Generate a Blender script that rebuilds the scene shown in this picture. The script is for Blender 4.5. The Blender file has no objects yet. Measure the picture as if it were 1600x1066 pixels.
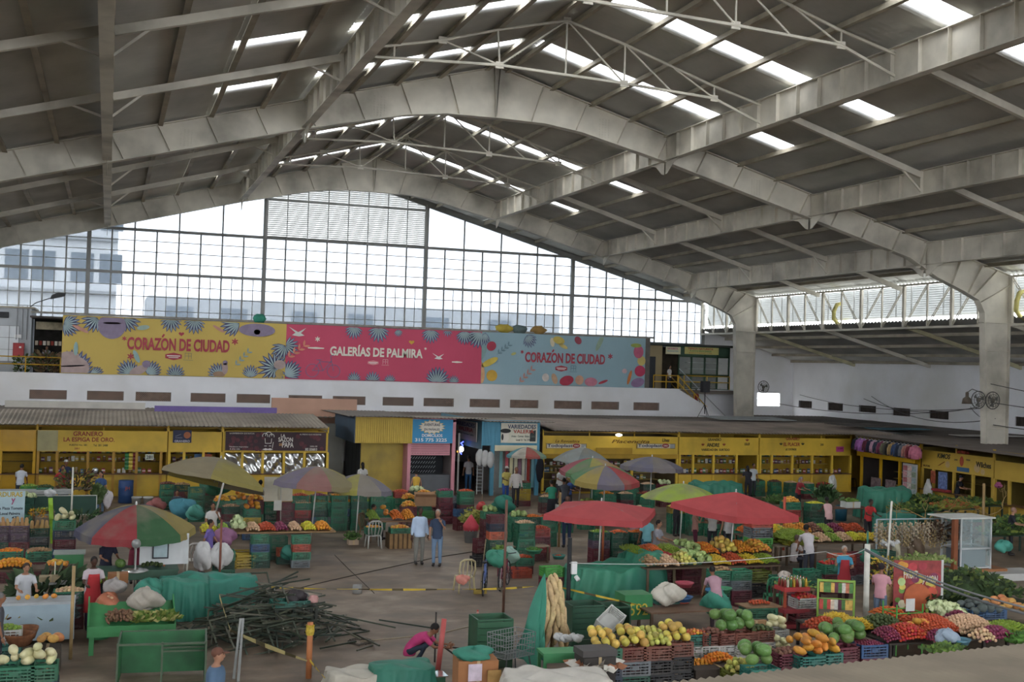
import bpy, bmesh, math, random
from mathutils import Vector, Matrix, Euler
random.seed(7)
sc = bpy.context.scene
COL = sc.collection
R = math.radians
# ---------------------------------------------------------------- camera (calibrated on the photograph)
F_PX, CX, CY, CAM_Z = 1853.0, 800.0, 533.0, 6.3
ROLL, PITCH, YAW = R(1.7756), R(1.1607), R(18.7778)
def _axes():
    fw = Vector((math.sin(YAW)*math.cos(PITCH), math.cos(YAW)*math.cos(PITCH), math.sin(PITCH)))
    rt = Vector((math.cos(YAW), -math.sin(YAW), 0)); up = rt.cross(fw)
    return rt*math.cos(ROLL)+up*math.sin(ROLL), up*math.cos(ROLL)-rt*math.sin(ROLL), fw
AX, AU, AF = _axes()
cam_d = bpy.data.cameras.new('camera'); cam = bpy.data.objects.new('camera', cam_d); COL.objects.link(cam)
cam_d.sensor_width = 36; cam_d.lens = F_PX*36/1600; cam_d.clip_end = 600
m = Matrix((AX, AU, -AF)).transposed().to_4x4(); m.translation = (0, 0, CAM_Z); cam.matrix_world = m
sc.camera = cam
def at(px, py, z=0.0, X=None, Y=None):
    "a point of the place seen at a pixel, on the level z (or on the plane X / Y)"
    r = AX*(px-CX) - AU*(py-CY) + AF*F_PX
    t = X/r.x if X is not None else (Y/r.y if Y is not None else (z-CAM_Z)/r.z)
    return Vector((r.x*t, r.y*t, CAM_Z+r.z*t))
# ---------------------------------------------------------------- light, sky, exposure
sc.view_settings.view_transform = 'Standard'; sc.view_settings.look = 'None'
sc.view_settings.gamma = 1; sc.view_settings.use_curve_mapping = False
sc.view_settings.exposure = 1.6
w = bpy.data.worlds.new('overcast_sky'); sc.world = w; w.use_nodes = True
wn = w.node_tree; bg = wn.nodes['Background']
tc = wn.nodes.new('ShaderNodeTexCoord'); nz = wn.nodes.new('ShaderNodeTexNoise'); nz.inputs['Scale'].default_value = 1.6
rp = wn.nodes.new('ShaderNodeValToRGB'); rp.color_ramp.elements[0].color = (.80, .86, .97, 1); rp.color_ramp.elements[1].color = (1, 1, 1, 1)
wn.links.new(tc.outputs['Generated'], nz.inputs['Vector']); wn.links.new(nz.outputs['Fac'], rp.inputs['Fac'])
wn.links.new(rp.outputs['Color'], bg.inputs['Color']); bg.inputs['Strength'].default_value = 3.3

# ---------------------------------------------------------------- materials
def lin(h):
    h = h.lstrip('#'); c = [int(h[i:i+2], 16)/255 for i in (0, 2, 4)]; g = sum(c)/3; c = [x*.88+g*.12 for x in c]  # every colour mixed towards grey, standing in for the haze in the hall
    return tuple((x/12.92 if x <= .04045 else ((x+.055)/1.055)**2.4) for x in c)
MATS = {}
def mat(hexc, rough=.65, var=.14, scale=3.0, metal=0.0, bump=0.0, per=0.0, emit=0.0, trans=0.0, spec=.35, dirt=None, stretch=None, alpha=1.0):
    key = (hexc, rough, var, scale, metal, bump, per, emit, trans, spec, dirt, stretch, alpha)
    if key in MATS: return MATS[key]
    c = lin(hexc); M_ = bpy.data.materials.new('paint_'+hexc.lstrip('#')); M_.use_nodes = True
    nt = M_.node_tree; p = nt.nodes['Principled BSDF']
    def N(t): return nt.nodes.new(t)
    L = nt.links.new
    p.inputs['Roughness'].default_value = rough; p.inputs['Metallic'].default_value = metal
    p.inputs['Specular IOR Level'].default_value = spec
    tcn = N('ShaderNodeTexCoord'); src = tcn.outputs['Object']
    if stretch:
        mp = N('ShaderNodeMapping'); mp.inputs['Scale'].default_value = stretch; L(src, mp.inputs['Vector']); src = mp.outputs['Vector']
    n = N('ShaderNodeTexNoise'); n.inputs['Scale'].default_value = scale; n.inputs['Detail'].default_value = 4; L(src, n.inputs['Vector'])
    r = N('ShaderNodeValToRGB'); e = r.color_ramp.elements
    e[0].position = .3; e[1].position = .7
    e[0].color = (*[x*(1-var) for x in c], 1); e[1].color = (*[min(1, x*(1+var)) for x in c], 1)
    L(n.outputs['Fac'], r.inputs['Fac']); out = r.outputs['Color']
    if dirt:
        d = lin(dirt); n2 = N('ShaderNodeTexNoise'); n2.inputs['Scale'].default_value = scale*.35; n2.inputs['Detail'].default_value = 6; L(src, n2.inputs['Vector'])
        r2 = N('ShaderNodeValToRGB'); r2.color_ramp.elements[0].position = .48; r2.color_ramp.elements[1].position = .75; L(n2.outputs['Fac'], r2.inputs['Fac'])
        mx = N('ShaderNodeMix'); mx.data_type = 'RGBA'; L(r2.outputs['Color'], mx.inputs['Factor']); L(out, mx.inputs['A']); mx.inputs['B'].default_value = (*d, 1); out = mx.outputs['Result']
    if per:
        oi = N('ShaderNodeObjectInfo'); hs = N('ShaderNodeHueSaturation'); m1 = N('ShaderNodeMapRange'); m2 = N('ShaderNodeMapRange')
        L(oi.outputs['Random'], m1.inputs['Value']); m1.inputs['To Min'].default_value = .5-per*.04; m1.inputs['To Max'].default_value = .5+per*.04
        mu = N('ShaderNodeMath'); mu.operation = 'MULTIPLY'; mu.inputs[1].default_value = 7.31; fr = N('ShaderNodeMath'); fr.operation = 'FRACT'
        L(oi.outputs['Random'], mu.inputs[0]); L(mu.outputs[0], fr.inputs[0]); L(fr.outputs[0], m2.inputs['Value'])
        m2.inputs['To Min'].default_value = 1-per*.45; m2.inputs['To Max'].default_value = 1+per*.3
        L(m1.outputs[0], hs.inputs['Hue']); L(m2.outputs[0], hs.inputs['Value']); L(out, hs.inputs['Color']); out = hs.outputs['Color']
    L(out, p.inputs['Base Color'])
    if bump:
        b = N('ShaderNodeBump'); b.inputs['Strength'].default_value = bump; L(n.outputs['Fac'], b.inputs['Height']); L(b.outputs['Normal'], p.inputs['Normal'])
    if emit: L(out, p.inputs['Emission Color']); p.inputs['Emission Strength'].default_value = emit
    if trans or alpha < 1:
        o = nt.nodes['Material Output']; cur = p.outputs[0]
        if trans:
            t = N('ShaderNodeBsdfTranslucent'); L(out, t.inputs['Color']); x = N('ShaderNodeMixShader'); x.inputs[0].default_value = trans
            L(cur, x.inputs[1]); L(t.outputs[0], x.inputs[2]); cur = x.outputs[0]
        if alpha < 1:
            t = N('ShaderNodeBsdfTransparent'); x = N('ShaderNodeMixShader'); x.inputs[0].default_value = alpha
            L(t.outputs[0], x.inputs[1]); L(cur, x.inputs[2]); cur = x.outputs[0]
        L(cur, o.inputs['Surface'])
    MATS[key] = M_; return M_
# ---------------------------------------------------------------- mesh building
class MB:
    def __init__(s): s.v = []; s.f = []; s.mi = []; s.cur = 0; s.T = None
    def add(s, vs, fs):
        b = len(s.v)
        s.v += [tuple(s.T @ Vector(v)) for v in vs] if s.T is not None else [tuple(v) for v in vs]
        s.f += [tuple(b+i for i in f) for f in fs]; s.mi += [s.cur]*len(fs); return s
    def box(s, x0, x1, y0, y1, z0, z1):
        return s.add([(x0,y0,z0),(x1,y0,z0),(x1,y1,z0),(x0,y1,z0),(x0,y0,z1),(x1,y0,z1),(x1,y1,z1),(x0,y1,z1)],
                     [(0,3,2,1),(4,5,6,7),(0,1,5,4),(1,2,6,5),(2,3,7,6),(3,0,4,7)])
    def cb(s, c, d):
        return s.box(c[0]-d[0]/2, c[0]+d[0]/2, c[1]-d[1]/2, c[1]+d[1]/2, c[2]-d[2]/2, c[2]+d[2]/2)
    def bar(s, p, q, w, h=None, up=(0, 0, 1)):
        "a rectangular bar from p to q"
        p, q = Vector(p), Vector(q); h = h or w; d = (q-p).normalized(); u = Vector(up)
        if abs(d.dot(u)) > .98: u = Vector((0, 1, 0))
        a = d.cross(u).normalized()*w/2; b = a.cross(d).normalized()*h/2
        return s.add([p-a-b, p+a-b, p+a+b, p-a+b, q-a-b, q+a-b, q+a+b, q-a+b],
                     [(3,2,1,0),(4,5,6,7),(0,1,5,4),(1,2,6,5),(2,3,7,6),(3,0,4,7)])
    def tube(s, pts, r, n=8, cap=True):
        pts = [Vector(p) for p in pts]; rs = r if isinstance(r, (list, tuple)) else [r]*len(pts)
        vs = []; prev = None
        for i, p in enumerate(pts):
            d = (pts[min(i+1, len(pts)-1)]-pts[max(i-1, 0)])
            d = d.normalized() if d.length > 1e-9 else Vector((0, 0, 1))
            if prev is None: a = d.orthogonal().normalized()
            else:
                a = prev-d*prev.dot(d); a = a.normalized() if a.length > 1e-6 else d.orthogonal().normalized()
            prev = a; b = d.cross(a)
            vs += [p+(a*math.cos(2*math.pi*k/n)+b*math.sin(2*math.pi*k/n))*rs[i] for k in range(n)]
        fs = [(i*n+k, i*n+(k+1)%n, (i+1)*n+(k+1)%n, (i+1)*n+k) for i in range(len(pts)-1) for k in range(n)]
        if cap: fs += [tuple(range(n))[::-1], tuple((len(pts)-1)*n+k for k in range(n))]
        return s.add(vs, fs)
    def lathe(s, prof, n=16, c=(0, 0, 0), sx=1, sy=1):
        vs = [(c[0]+r*math.cos(2*math.pi*k/n)*sx, c[1]+r*math.sin(2*math.pi*k/n)*sy, c[2]+z) for r, z in prof for k in range(n)]
        fs = [(i*n+k, i*n+(k+1)%n, (i+1)*n+(k+1)%n, (i+1)*n+k) for i in range(len(prof)-1) for k in range(n)]
        if prof[0][0] > 1e-4: fs.append(tuple(range(n))[::-1])
        if prof[-1][0] > 1e-4: fs.append(tuple((len(prof)-1)*n+k for k in range(n)))
        return s.add(vs, fs)
    def ball(s, c, r, n=10, m_=7, jit=0, rnd=random):
        rr = r if isinstance(r, (tuple, list)) else (r, r, r)
        vs = [(c[0], c[1], c[2]-rr[2])]
        for i in range(1, m_):
            t = math.pi*i/m_
            for k in range(n):
                p = 2*math.pi*k/n; j = 1+rnd.uniform(-jit, jit)
                vs.append((c[0]+rr[0]*math.sin(t)*math.cos(p)*j, c[1]+rr[1]*math.sin(t)*math.sin(p)*j, c[2]-rr[2]*math.cos(t)*j))
        vs.append((c[0], c[1], c[2]+rr[2])); e = len(vs)-1
        fs = [(0, 1+(k+1)%n, 1+k) for k in range(n)]
        fs += [(1+i*n+k, 1+i*n+(k+1)%n, 1+(i+1)*n+(k+1)%n, 1+(i+1)*n+k) for i in range(m_-2) for k in range(n)]
        fs += [(e, 1+(m_-2)*n+k, 1+(m_-2)*n+(k+1)%n) for k in range(n)]
        return s.add(vs, fs)
    def prism(s, poly, y0, y1, axis='y'):
        "a 2D outline (x, z) given a depth along y (or, with axis x / z, another plane)"
        def P(a, b, t): return (a, t, b) if axis == 'y' else ((t, a, b) if axis == 'x' else (a, b, t))
        n = len(poly); vs = [P(a, b, y0) for a, b in poly]+[P(a, b, y1) for a, b in poly]
        return s.add(vs, [tuple(range(n)), tuple(range(2*n-1, n-1, -1))]+[(i, i+n, (i+1) % n+n, (i+1) % n) for i in range(n)])
    def grid(s, fn, nu, nv):
        vs = [fn(i/nu, j/nv) for j in range(nv+1) for i in range(nu+1)]
        return s.add(vs, [(j*(nu+1)+i, j*(nu+1)+i+1, (j+1)*(nu+1)+i+1, (j+1)*(nu+1)+i) for j in range(nv) for i in range(nu)])
    def mesh(s, name, mats, smooth=False):
        me = bpy.data.meshes.new(name); me.from_pydata(s.v, [], s.f)
        for m_ in (mats if isinstance(mats, (list, tuple)) else [mats]): me.materials.append(m_)
        me.polygons.foreach_set('material_index', s.mi)
        if smooth: me.polygons.foreach_set('use_smooth', [True]*len(me.polygons))
        me.update(); return me
    def build(s, name, mats, parent=None, smooth=False, fix=True):
        me = s.mesh(name, mats, smooth)
        if fix:
            b = bmesh.new(); b.from_mesh(me); bmesh.ops.recalc_face_normals(b, faces=b.faces); b.to_mesh(me); b.free()
        o = bpy.data.objects.new(name, me); COL.objects.link(o)
        if parent is not None: o.parent = parent
        return o
def solid(o, t, off=0):
    md = o.modifiers.new('thickness', 'SOLIDIFY'); md.thickness = t; md.offset = off; return o
def short(s):
    while len(s.split()) > 16 and ' the ' in s: s = ' '.join(s.rsplit(' the ', 1))
    return s
def tag(o, label, cat, group=None, kind=None):
    if label: label = short(label)
    if label: o['label'] = label
    if cat: o['category'] = cat
    if group: o['group'] = group
    if kind: o['kind'] = kind
    return o
def thing(name, label, cat, loc=(0, 0, 0), rz=0.0, group=None):
    o = bpy.data.objects.new(name, None); o.empty_display_size = .1; COL.objects.link(o)
    o.location = loc; o.rotation_euler = (0, 0, rz); return tag(o, label, cat, group)
def struct(o): o['kind'] = 'structure'; return o
KIDS = {}
def kids(r):
    if r.name not in KIDS: KIDS[r.name] = list(r.children)
    return KIDS[r.name]
def dup(root, loc, rz=0.0, label=None, group=None, scale=None, rot=None):
    c = root.copy(); COL.objects.link(c); c.location = loc; c.rotation_euler = rot or (0, 0, rz)
    if scale: c.scale = scale if isinstance(scale, tuple) else (scale,)*3
    if label: c['label'] = short(label)
    if group: c['group'] = group
    for ch in kids(root):
        d = ch.copy(); COL.objects.link(d); d.parent = c
        for g in kids(ch):
            e = g.copy(); COL.objects.link(e); e.parent = d
    return c
class Proto:
    "first use hands out the original, later uses copies"
    def __init__(s, maker): s.mk = maker; s.first = None
    def put(s, loc, rz=0.0, label=None, group=None, scale=None, rot=None):
        if s.first is None:
            s.first = s.mk(); kids(s.first)
            for k in kids(s.first): kids(k)
            o = s.first; o.location = loc; o.rotation_euler = rot or (0, 0, rz)
            if scale: o.scale = scale if isinstance(scale, tuple) else (scale,)*3
            if label: o['label'] = short(label)
            if group: o['group'] = group
            return o
        o = dup(s.first, loc, rz, label, group, scale if scale else (1, 1, 1), rot)
        if not group and 'group' in o: del o['group']
        return o
def text(s, size, mt, parent, loc, rot=(math.pi/2, 0, 0), sx=1.0, bold=0.0, name='lettering', align='CENTER', depth=.006, shear=0.0):
    cu = bpy.data.curves.new(name, 'FONT'); cu.body = s; cu.size = size; cu.align_x = align; cu.align_y = 'CENTER'
    cu.offset = bold*size; cu.extrude = depth; cu.shear = shear; cu.resolution_u = 3
    t = bpy.data.objects.new('tmp', cu); COL.objects.link(t)
    dg = bpy.context.evaluated_depsgraph_get(); me = bpy.data.meshes.new_from_object(t.evaluated_get(dg))
    bpy.data.objects.remove(t); me.materials.clear(); me.materials.append(mt)
    o = bpy.data.objects.new(name, me); COL.objects.link(o); o.parent = parent
    o.location = loc; o.rotation_euler = rot; o.scale = (sx, 1, 1); return o
# ================================================================ THE HALL
RX, RZ, SL = 15.2, 19.12, .2745          # ridge, its height, slope
def roofz(x): return RZ-SL*abs(x-RX)
M_STEEL = mat('#cbc5b4', .6, .10, 1.3, dirt='#8e897b')
M_STEEL2 = mat('#a89f8a', .6, .12, 1.6, dirt='#7e7868')
M_SHEET = mat('#b9b8b0', .3, .2, .5, metal=.4, spec=.6, stretch=(1, .6, 1))
M_WHITE = mat('#e3e4e6', .8, .05, .6, dirt='#cfcdc6')
M_SKYL = mat('#ffffff', .4, .03, 2, trans=.55, alpha=.35)
M_CONC = mat('#6f675d', .8, .16, .8, dirt='#4f4437')
def floor_mat():
    M_ = bpy.data.materials.new('stained_concrete'); M_.use_nodes = True; nt = M_.node_tree; p = nt.nodes['Principled BSDF']; L = nt.links.new
    t = nt.nodes.new('ShaderNodeTexCoord'); mp = nt.nodes.new('ShaderNodeMapping'); mp.inputs['Scale'].default_value = (.3, .5, 1); L(t.outputs['Object'], mp.inputs['Vector'])
    a = nt.nodes.new('ShaderNodeTexNoise'); a.inputs['Scale'].default_value = 1.3; a.inputs['Detail'].default_value = 8; a.inputs['Roughness'].default_value = .65; L(mp.outputs[0], a.inputs['Vector'])
    r = nt.nodes.new('ShaderNodeValToRGB'); e = r.color_ramp.elements; e[0].position = .34; e[0].color = (*lin('#5f5140'), 1); e[1].position = .68; e[1].color = (*lin('#9c8d7a'), 1)
    x = e.new(.52); x.color = (*lin('#7d6b57'), 1); L(a.outputs['Fac'], r.inputs['Fac'])
    b = nt.nodes.new('ShaderNodeTexNoise'); b.inputs['Scale'].default_value = 1.1; b.inputs['Detail'].default_value = 9; L(t.outputs['Object'], b.inputs['Vector'])
    r2 = nt.nodes.new('ShaderNodeValToRGB'); r2.color_ramp.elements[0].position = .38; r2.color_ramp.elements[0].color = (.55, .5, .45, 1); r2.color_ramp.elements[1].position = .6; r2.color_ramp.elements[1].color = (1, 1, 1, 1); L(b.outputs['Fac'], r2.inputs['Fac'])
    mx = nt.nodes.new('ShaderNodeMix'); mx.data_type = 'RGBA'; mx.blend_type = 'MULTIPLY'; mx.inputs['Factor'].default_value = .7
    L(r.outputs['Color'], mx.inputs['A']); L(r2.outputs['Color'], mx.inputs['B']); L(mx.outputs['Result'], p.inputs['Base Color'])
    rr = nt.nodes.new('ShaderNodeMapRange'); rr.inputs['To Min'].default_value = .38; rr.inputs['To Max'].default_value = .8; L(a.outputs['Fac'], rr.inputs['Value']); L(rr.outputs[0], p.inputs['Roughness'])
    return M_
Y0, Y1 = -30.0, 80.3
struct(MB().box(-20, 50.8, -34, 80.6, -.3, 0).build('floor', floor_mat()))
struct(MB().box(-200, 260, -60, 260, -.6, -.32).build('ground', mat('#9a9a94', .9, .1, .3)))
# ---- corrugated roof with openings for the skylights
SKY_Y = [(-20.6, -19.6), (-12.5, -11.5), (-4.4, -3.4), (3.9, 4.9), (12.3, 13.3), (19.9, 21.0), (28.3, 29.3), (36.6, 37.55), (43.3, 44.3), (50.6, 51.5), (58.2, 59.1), (67.2, 68.1)]
SKY_D = [(.25, 8.3), (9.6, 11.9)]        # distance from the ridge
def corrugated(mb, P, ylo, yhi, pitch=.32, amp=.055):
    "P(x01) -> point on the two borders; ripples run along y"
    n = max(2, int((yhi-ylo)/pitch*4)); n += n % 2; vs = []; fs = []
    (xa, za), (xb, zb) = P
    for i in range(n+1):
        y = ylo+(yhi-ylo)*i/n; h = (amp, 0, -amp, 0)[i % 4]
        vs += [(xa, y, za+h), (xb, y, zb+h)]
    mb.add(vs, [(2*i, 2*i+1, 2*i+3, 2*i+2) for i in range(n)])
rf = MB()
DB = [0, .25, 8.3, 9.6, 11.9, 27.4]
for sgn in (-1, 1):
    for a, b in zip(DB, DB[1:]):
        ys = [Y0]
        if (a, b) in SKY_D:
            for y0, y1 in SKY_Y: ys += [y0, y1]
        ys.append(Y1+.2)
        for k in range(0, len(ys), 2):
            corrugated(rf, ((RX+sgn*a, roofz(RX+a)), (RX+sgn*b, roofz(RX+b))), ys[k], ys[k+1])
solid(struct(rf.build('ceiling', M_SHEET)), .008)
n_ = 0
for y0, y1 in SKY_Y:
    for sgn in (-1, 1):
        for a, b in SKY_D:
            g = MB(); corrugated(g, ((RX+sgn*a, roofz(RX+a)+.03), (RX+sgn*b, roofz(RX+b)+.03)), y0-.05, y1+.05)
            n_ += 1; struct(g.build('window_%d' % n_, M_SKYL))
# ridge cap of translucent sheet
g = MB()
for sgn in (-1, 1): g.add([(RX, Y0, RZ+.12), (RX, Y1, RZ+.12), (RX+sgn*.5, Y1, RZ-.06), (RX+sgn*.5, Y0, RZ-.06)], [(0, 1, 2, 3)])
struct(g.build('trim_1', mat('#8c8c8a', .35, .1, 2, metal=.6)))
# ---- portal frames: plate girders with flanges and stiffeners
TOP = [(0, 18.93), (27, 11.5)]
BOT = [(0, 16.75), (2.2, 16.72), (3.9, 16.5), (8, 15.55), (15.3, 13.6), (21, 12.05), (22.6, 11.2), (24.2, 10.6), (25.1, 10.2), (25.45, 9.6), (25.85, 0)]
def botz(d):
    for (a, za), (b, zb) in zip(BOT, BOT[1:]):
        if a <= d <= b: return za+(zb-za)*(d-a)/(b-a)
def frame(y):
    o = MB()
    for sgn in (-1, 1):
        X = lambda d: RX+sgn*d
        poly = [(X(0), 18.93), (X(27), 11.5), (X(27), 0)]+[(X(d), z) for d, z in BOT[::-1]]
        o.prism(poly, y-.02, y+.02)
        fl = [(X(0), 18.93), (X(27), 11.5), (X(27), 0)]; fb = [(X(d), z) for d, z in BOT]
        for ch in (fl, fb):
            for (xa, za), (xb, zb) in zip(ch, ch[1:]):
                o.bar((xa, y, za), (xb, y, zb), .035, .42, up=(0, 1, 0))
        ds = [2.0, 4.05, 6.0, 8, 9.9, 11.8, 13.6, 15.3, 17, 18.7, 20.4, 22]
        for d in ds+[0.01]:                     # stiffener plates leaning with the slope
            zt = 18.93-.2752*(d-.12*(d > 1)); zb = botz(d-.45*(d > 1) if d < 20 else d-.1)
            o.bar((X(d+.12), y, zt-.02), (X(d-.4 if d > 1 else d), y, zb), .02, .36, up=(0, 1, 0))
        for (da, za), (db, zb) in [((22.6, 12.7), (22.3, 11.3)), ((24.1, 12.3), (23.5, 10.85)), ((25.3, 11.9), (24.5, 10.5)), ((26.2, 11.7), (24.8, 10.35)), ((27, 11.0), (25.2, 10.05))]:
            o.bar((X(da), y, za), (X(db), y, zb), .02, .36, up=(0, 1, 0))
        for z in (9.1, 7.7, 6.2, 4.7, 3.9, 2.2): o.box(min(X(25.4+.05*(9-z)), X(27)), max(X(25.4+.05*(9-z)), X(27)), y-.19, y+.19, z, z+.02)
        for d in (5.0, 12.6, 19.5):             # riveted splice plates
            for i in range(4):
                for k in range(8):
                    dd = d+i*.14-.2; z = botz(d)+.15+k*(18.5-.2752*d-botz(d))/8
                    o.cb((X(dd), y-.03, z), (.04, .03, .04))
    return struct(o.build('beam', M_STEEL))
for y in (-1.1+24.4, 47.8, 72.2): frame(y)
# ---- longitudinal girders
def girder(d, sgn, y0, y1):
    x = RX+sgn*d; zt = roofz(x)-.25 if d > 1 else roofz(x)-.3; zb = {8: 15.6, 15.5: 13.65, 22: 11.78}[d]; dp = .22
    o = MB()
    o.box(x-.012, x+.012, y0, y1, zb, zt)
    o.box(x-.17, x+.17, y0, y1, zb-.03, zb); o.box(x-.17, x+.17, y0, y1, zt-.03, zt)
    n = int((y1-y0)/1.355)
    for i in range(1, n+1):
        y = y0+i*1.355
        if y < y1: o.box(x-.15, x+.15, y-.012, y+.012, zb, zt)
    for yy in (y0, y1):                          # curved haunch where it meets the frame
        s_ = 1 if yy == y0 else -1
        o.prism([(yy, zb), (yy+s_*1.5, zb), (yy+s_*.8, zb-.15), (yy+s_*.2, zb-.55), (yy, zb-.6)], x-.012, x+.012, 'x')
    return struct(o.build('beam', M_STEEL))
for d in (8, 15.5, 22):
    for s_ in (-1, 1):
        for a, b in ((3.2, 23.2), (23.4, 47.7), (47.9, 72.1)): girder(d, s_, a, b)
# ---- purlins
PD = [.45, 2.5, 4.35, 6.2, 9.75, 11.7, 13.6, 17.3, 19.1, 20.7, 23.9, 25.6]
for d in PD:
    for s_ in (-1, 1):
        x = RX+s_*d; z = roofz(x)-.04; o = MB()
        o.box(x-.05, x+.05, Y0, Y1, z-.2, z-.03); o.box(x-.09, x+.09, Y0, Y1, z-.22, z-.19)
        struct(o.build('beam', M_STEEL2))
# ---- light rafters across, at the thirds of each bay, with knee braces
for y in (7.0, 15.1, 31.5, 39.65, 55.9, 64.0):
    for s_ in (-1, 1):
        o = MB()
        for a, b in ((8, 15.5), (15.5, 22), (22, 26.9)):
            o.bar((RX+s_*(a+.15), y, roofz(RX+a)-.42-.03*a/8), (RX+s_*(b-.15), y, roofz(RX+b)-.42-.03*a/8), .17, .24)
        for d, zb in ((8, 15.7), (15.5, 13.75), (22, 11.85)):
            for q in (-1, 1):
                if d == 8 and q < 0: continue
                o.bar((RX+s_*(d+q*.1), y, zb), (RX+s_*(d+q*1.15), y, roofz(RX+d+q*1.15)-.5), .07, .07)
        struct(o.build('beam', M_STEEL))
    # light tubular truss under the ridge, girder to girder
    t = MB(); top = [(-8, 16.75), (-4.6, 17.5), (-2.6, 18.1), (0, 18.75), (2.3, 18.15), (6, 17.0), (8, 16.5)]
    bot = [(-8, 16.6), (-2.5, 16.86), (2.3, 16.72), (6, 16.55), (8, 15.8)]
    for ch in (top, bot):
        for (a, za), (b, zb) in zip(ch, ch[1:]): t.tube([(RX+a, y, za), (RX+b, y, zb)], .055, 6)
    for a, b in [((-6.3, 17.1), (-6.3, 16.7)), ((-2.6, 18.1), (-2.5, 16.86)), ((0, 18.75), (0, 16.8)), ((2.3, 18.15), (2.3, 16.72)), ((6, 17), (6, 16.55)),
                 ((-4.6, 17.5), (-2.5, 16.86)), ((0, 18.75), (2.3, 16.72)), ((2.3, 18.15), (4.2, 16.64)), ((4.3, 17.5), (6, 16.55)), ((0, 18.75), (-2.5, 16.86))]:
        t.tube([(RX+a[0], y, a[1]), (RX+b[0], y, b[1])], .035, 6)
    for a, z in ((0, 18.75), (2.3, 16.72), (-2.5, 16.86), (-4.6, 17.5), (6, 16.55)): t.cb((RX+a, y, z), (.3, .05, .24))
    struct(t.build('beam', M_STEEL))
# ---- gable glazing at the far end
GY = Y1
posts = [RX-27.3, RX-16.6, RX-5.55, RX+5.55, RX+16.6, RX+27.3]
M_FR = mat('#8f908c', .6, .08, 2)
M_GLASS = mat('#e9eef2', .15, .05, 1.0, alpha=.16)
for n_ in M_GLASS.node_tree.nodes:
    if n_.type == 'BSDF_TRANSPARENT': n_.inputs['Color'].default_value = (.5, .52, .54, 1)      # dusty panes, greyed further to dim the bright sky
fr = MB()
for x in posts: fr.box(x-.13, x+.13, GY-.13, GY+.13, 0, roofz(x)-.25)
for z in (14.3, 11.5):
    for a, b in zip(posts, posts[1:]):
        b2, a2 = b, a
        if z > 14: a2 = max(a, RX-17); b2 = min(b, RX+17)
        if b2 > a2: fr.box(a2, b2, GY-.1, GY+.1, z-.09, z+.09)
fr.box(-12, 42.4, GY-.1, GY+.1, 8.15, 8.35)
for s_ in (-1, 1): fr.bar((RX, GY, RZ-.2), (RX+s_*27.3, GY, roofz(RX+27.3)-.2), .5, .24, up=(0, 1, 0))
struct(fr.build('beam', M_FR))
k = 100
for a, b in zip(posts, posts[1:]):
    wt = bpy.data.objects.new('window_%d' % k, None); COL.objects.link(wt); wt['kind'] = 'structure'; k += 1
    mu = MB(); n = 8
    for i in range(1, n):
        x = a+(b-a)*i/n; zt = min(14.3, roofz(x)-.3) if i % 2 else roofz(x)-.3
        if a == posts[2]: zt = 14.3
        mu.box(x-.05, x+.05, GY-.04, GY+.04, 5, zt)
        if i < n: mu.box(x+(b-a)/n/2-.024, x+(b-a)/n/2+.024, GY-.02, GY+.02, 5, 11.4)
    for z in (6.6, 7.4, 9.1, 10.0, 10.7, 12.2, 12.9, 13.6):
        xs = [x for x in (a, b) if roofz(x)-.3 > z]
        if xs: mu.box(a if roofz(a) > z+.3 else RX-(RZ-.3-z)/SL, b if roofz(b) > z+.3 else RX+(RZ-.3-z)/SL, GY-.02, GY+.02, z-.024, z+.024)
    mu.build('window_frame', M_FR, wt)
    gl = MB(); mid = [RX] if a < RX < b else []
    xs = [a]+mid+[b]; tops = [(x, (14.3 if a == posts[2] else roofz(x)-.1)) for x in xs]
    gl.prism([(a, 5), (b, 5)]+tops[::-1], GY-.006, GY+.006); gl.build('window_glass', M_GLASS, wt)
# louvre panel in the middle
lv = MB(); z = 14.4
while z < 18.6:
    hw = min(5.5, (RZ-.35-z)/SL); lv.bar((RX-hw, GY, z), (RX+hw, GY, z), .16, .012, up=(0, .9, 1)); z += .135
for i in range(9): x = RX-5.5+i*1.375; lv.box(x-.03, x+.03, GY-.14, GY-.08, 14.3, roofz(x)-.3)
lv.box(RX-5.5, RX+5.5, GY-.16, GY-.08, 16.8, 16.95)
struct(lv.build('window_110', mat('#b4b6b4', .5, .08, 2, metal=.2)))
# ---- gable part in the aisle, mezzanine and its parapet with meshed vents
def wall_holes(name, x0, x1, z0, z1, y0, y1, holes, mt, axis='y'):
    o = MB(); xs = sorted({x0, x1, *[h[0] for h in holes], *[h[1] for h in holes]}); zs = sorted({z0, z1, *[h[2] for h in holes], *[h[3] for h in holes]})
    for a, b in zip(xs, xs[1:]):
        run = None
        for c, d in zip(zs, zs[1:]):
            if any(h[0] <= a and b <= h[1] and h[2] <= c and d <= h[3] for h in holes): continue
            if axis == 'y': o.box(a, b, y0, y1, c, d)
            else: o.box(y0, y1, a, b, c, d)
    return struct(o.build(name, mt))
wall_holes('wall_back', 42.45, 50.8, 0, 9.2, GY-.1, GY+.15, [(47.3, 49.3, 3.75, 4.75)], M_WHITE)
VP = [(-4.2, -2.18), (-1.08, .96), (1.62, 3.64), (4.76, 6.8), (7.46, 9.47), (10.58, 12.65), (13.31, 15.38), (16.47, 18.48), (19.13, 21.14), (22.2, 24.26), (24.95, 26.92), (28.03, 30.0), (30.69, 32.71), (33.78, 35.71)]
wall_holes('wall_front', -14, 36.3, 0, 5.02, 73.4, 73.62, [(a, b, 3.5, 4.04) for a, b in VP], M_WHITE)
wd = MB().box(-14, 36.3, 73.9, 74.0, 3.2, 4.4).build('wall_vent_back', mat('#3a2f2a', .9, .3, 3)); struct(wd)
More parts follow.
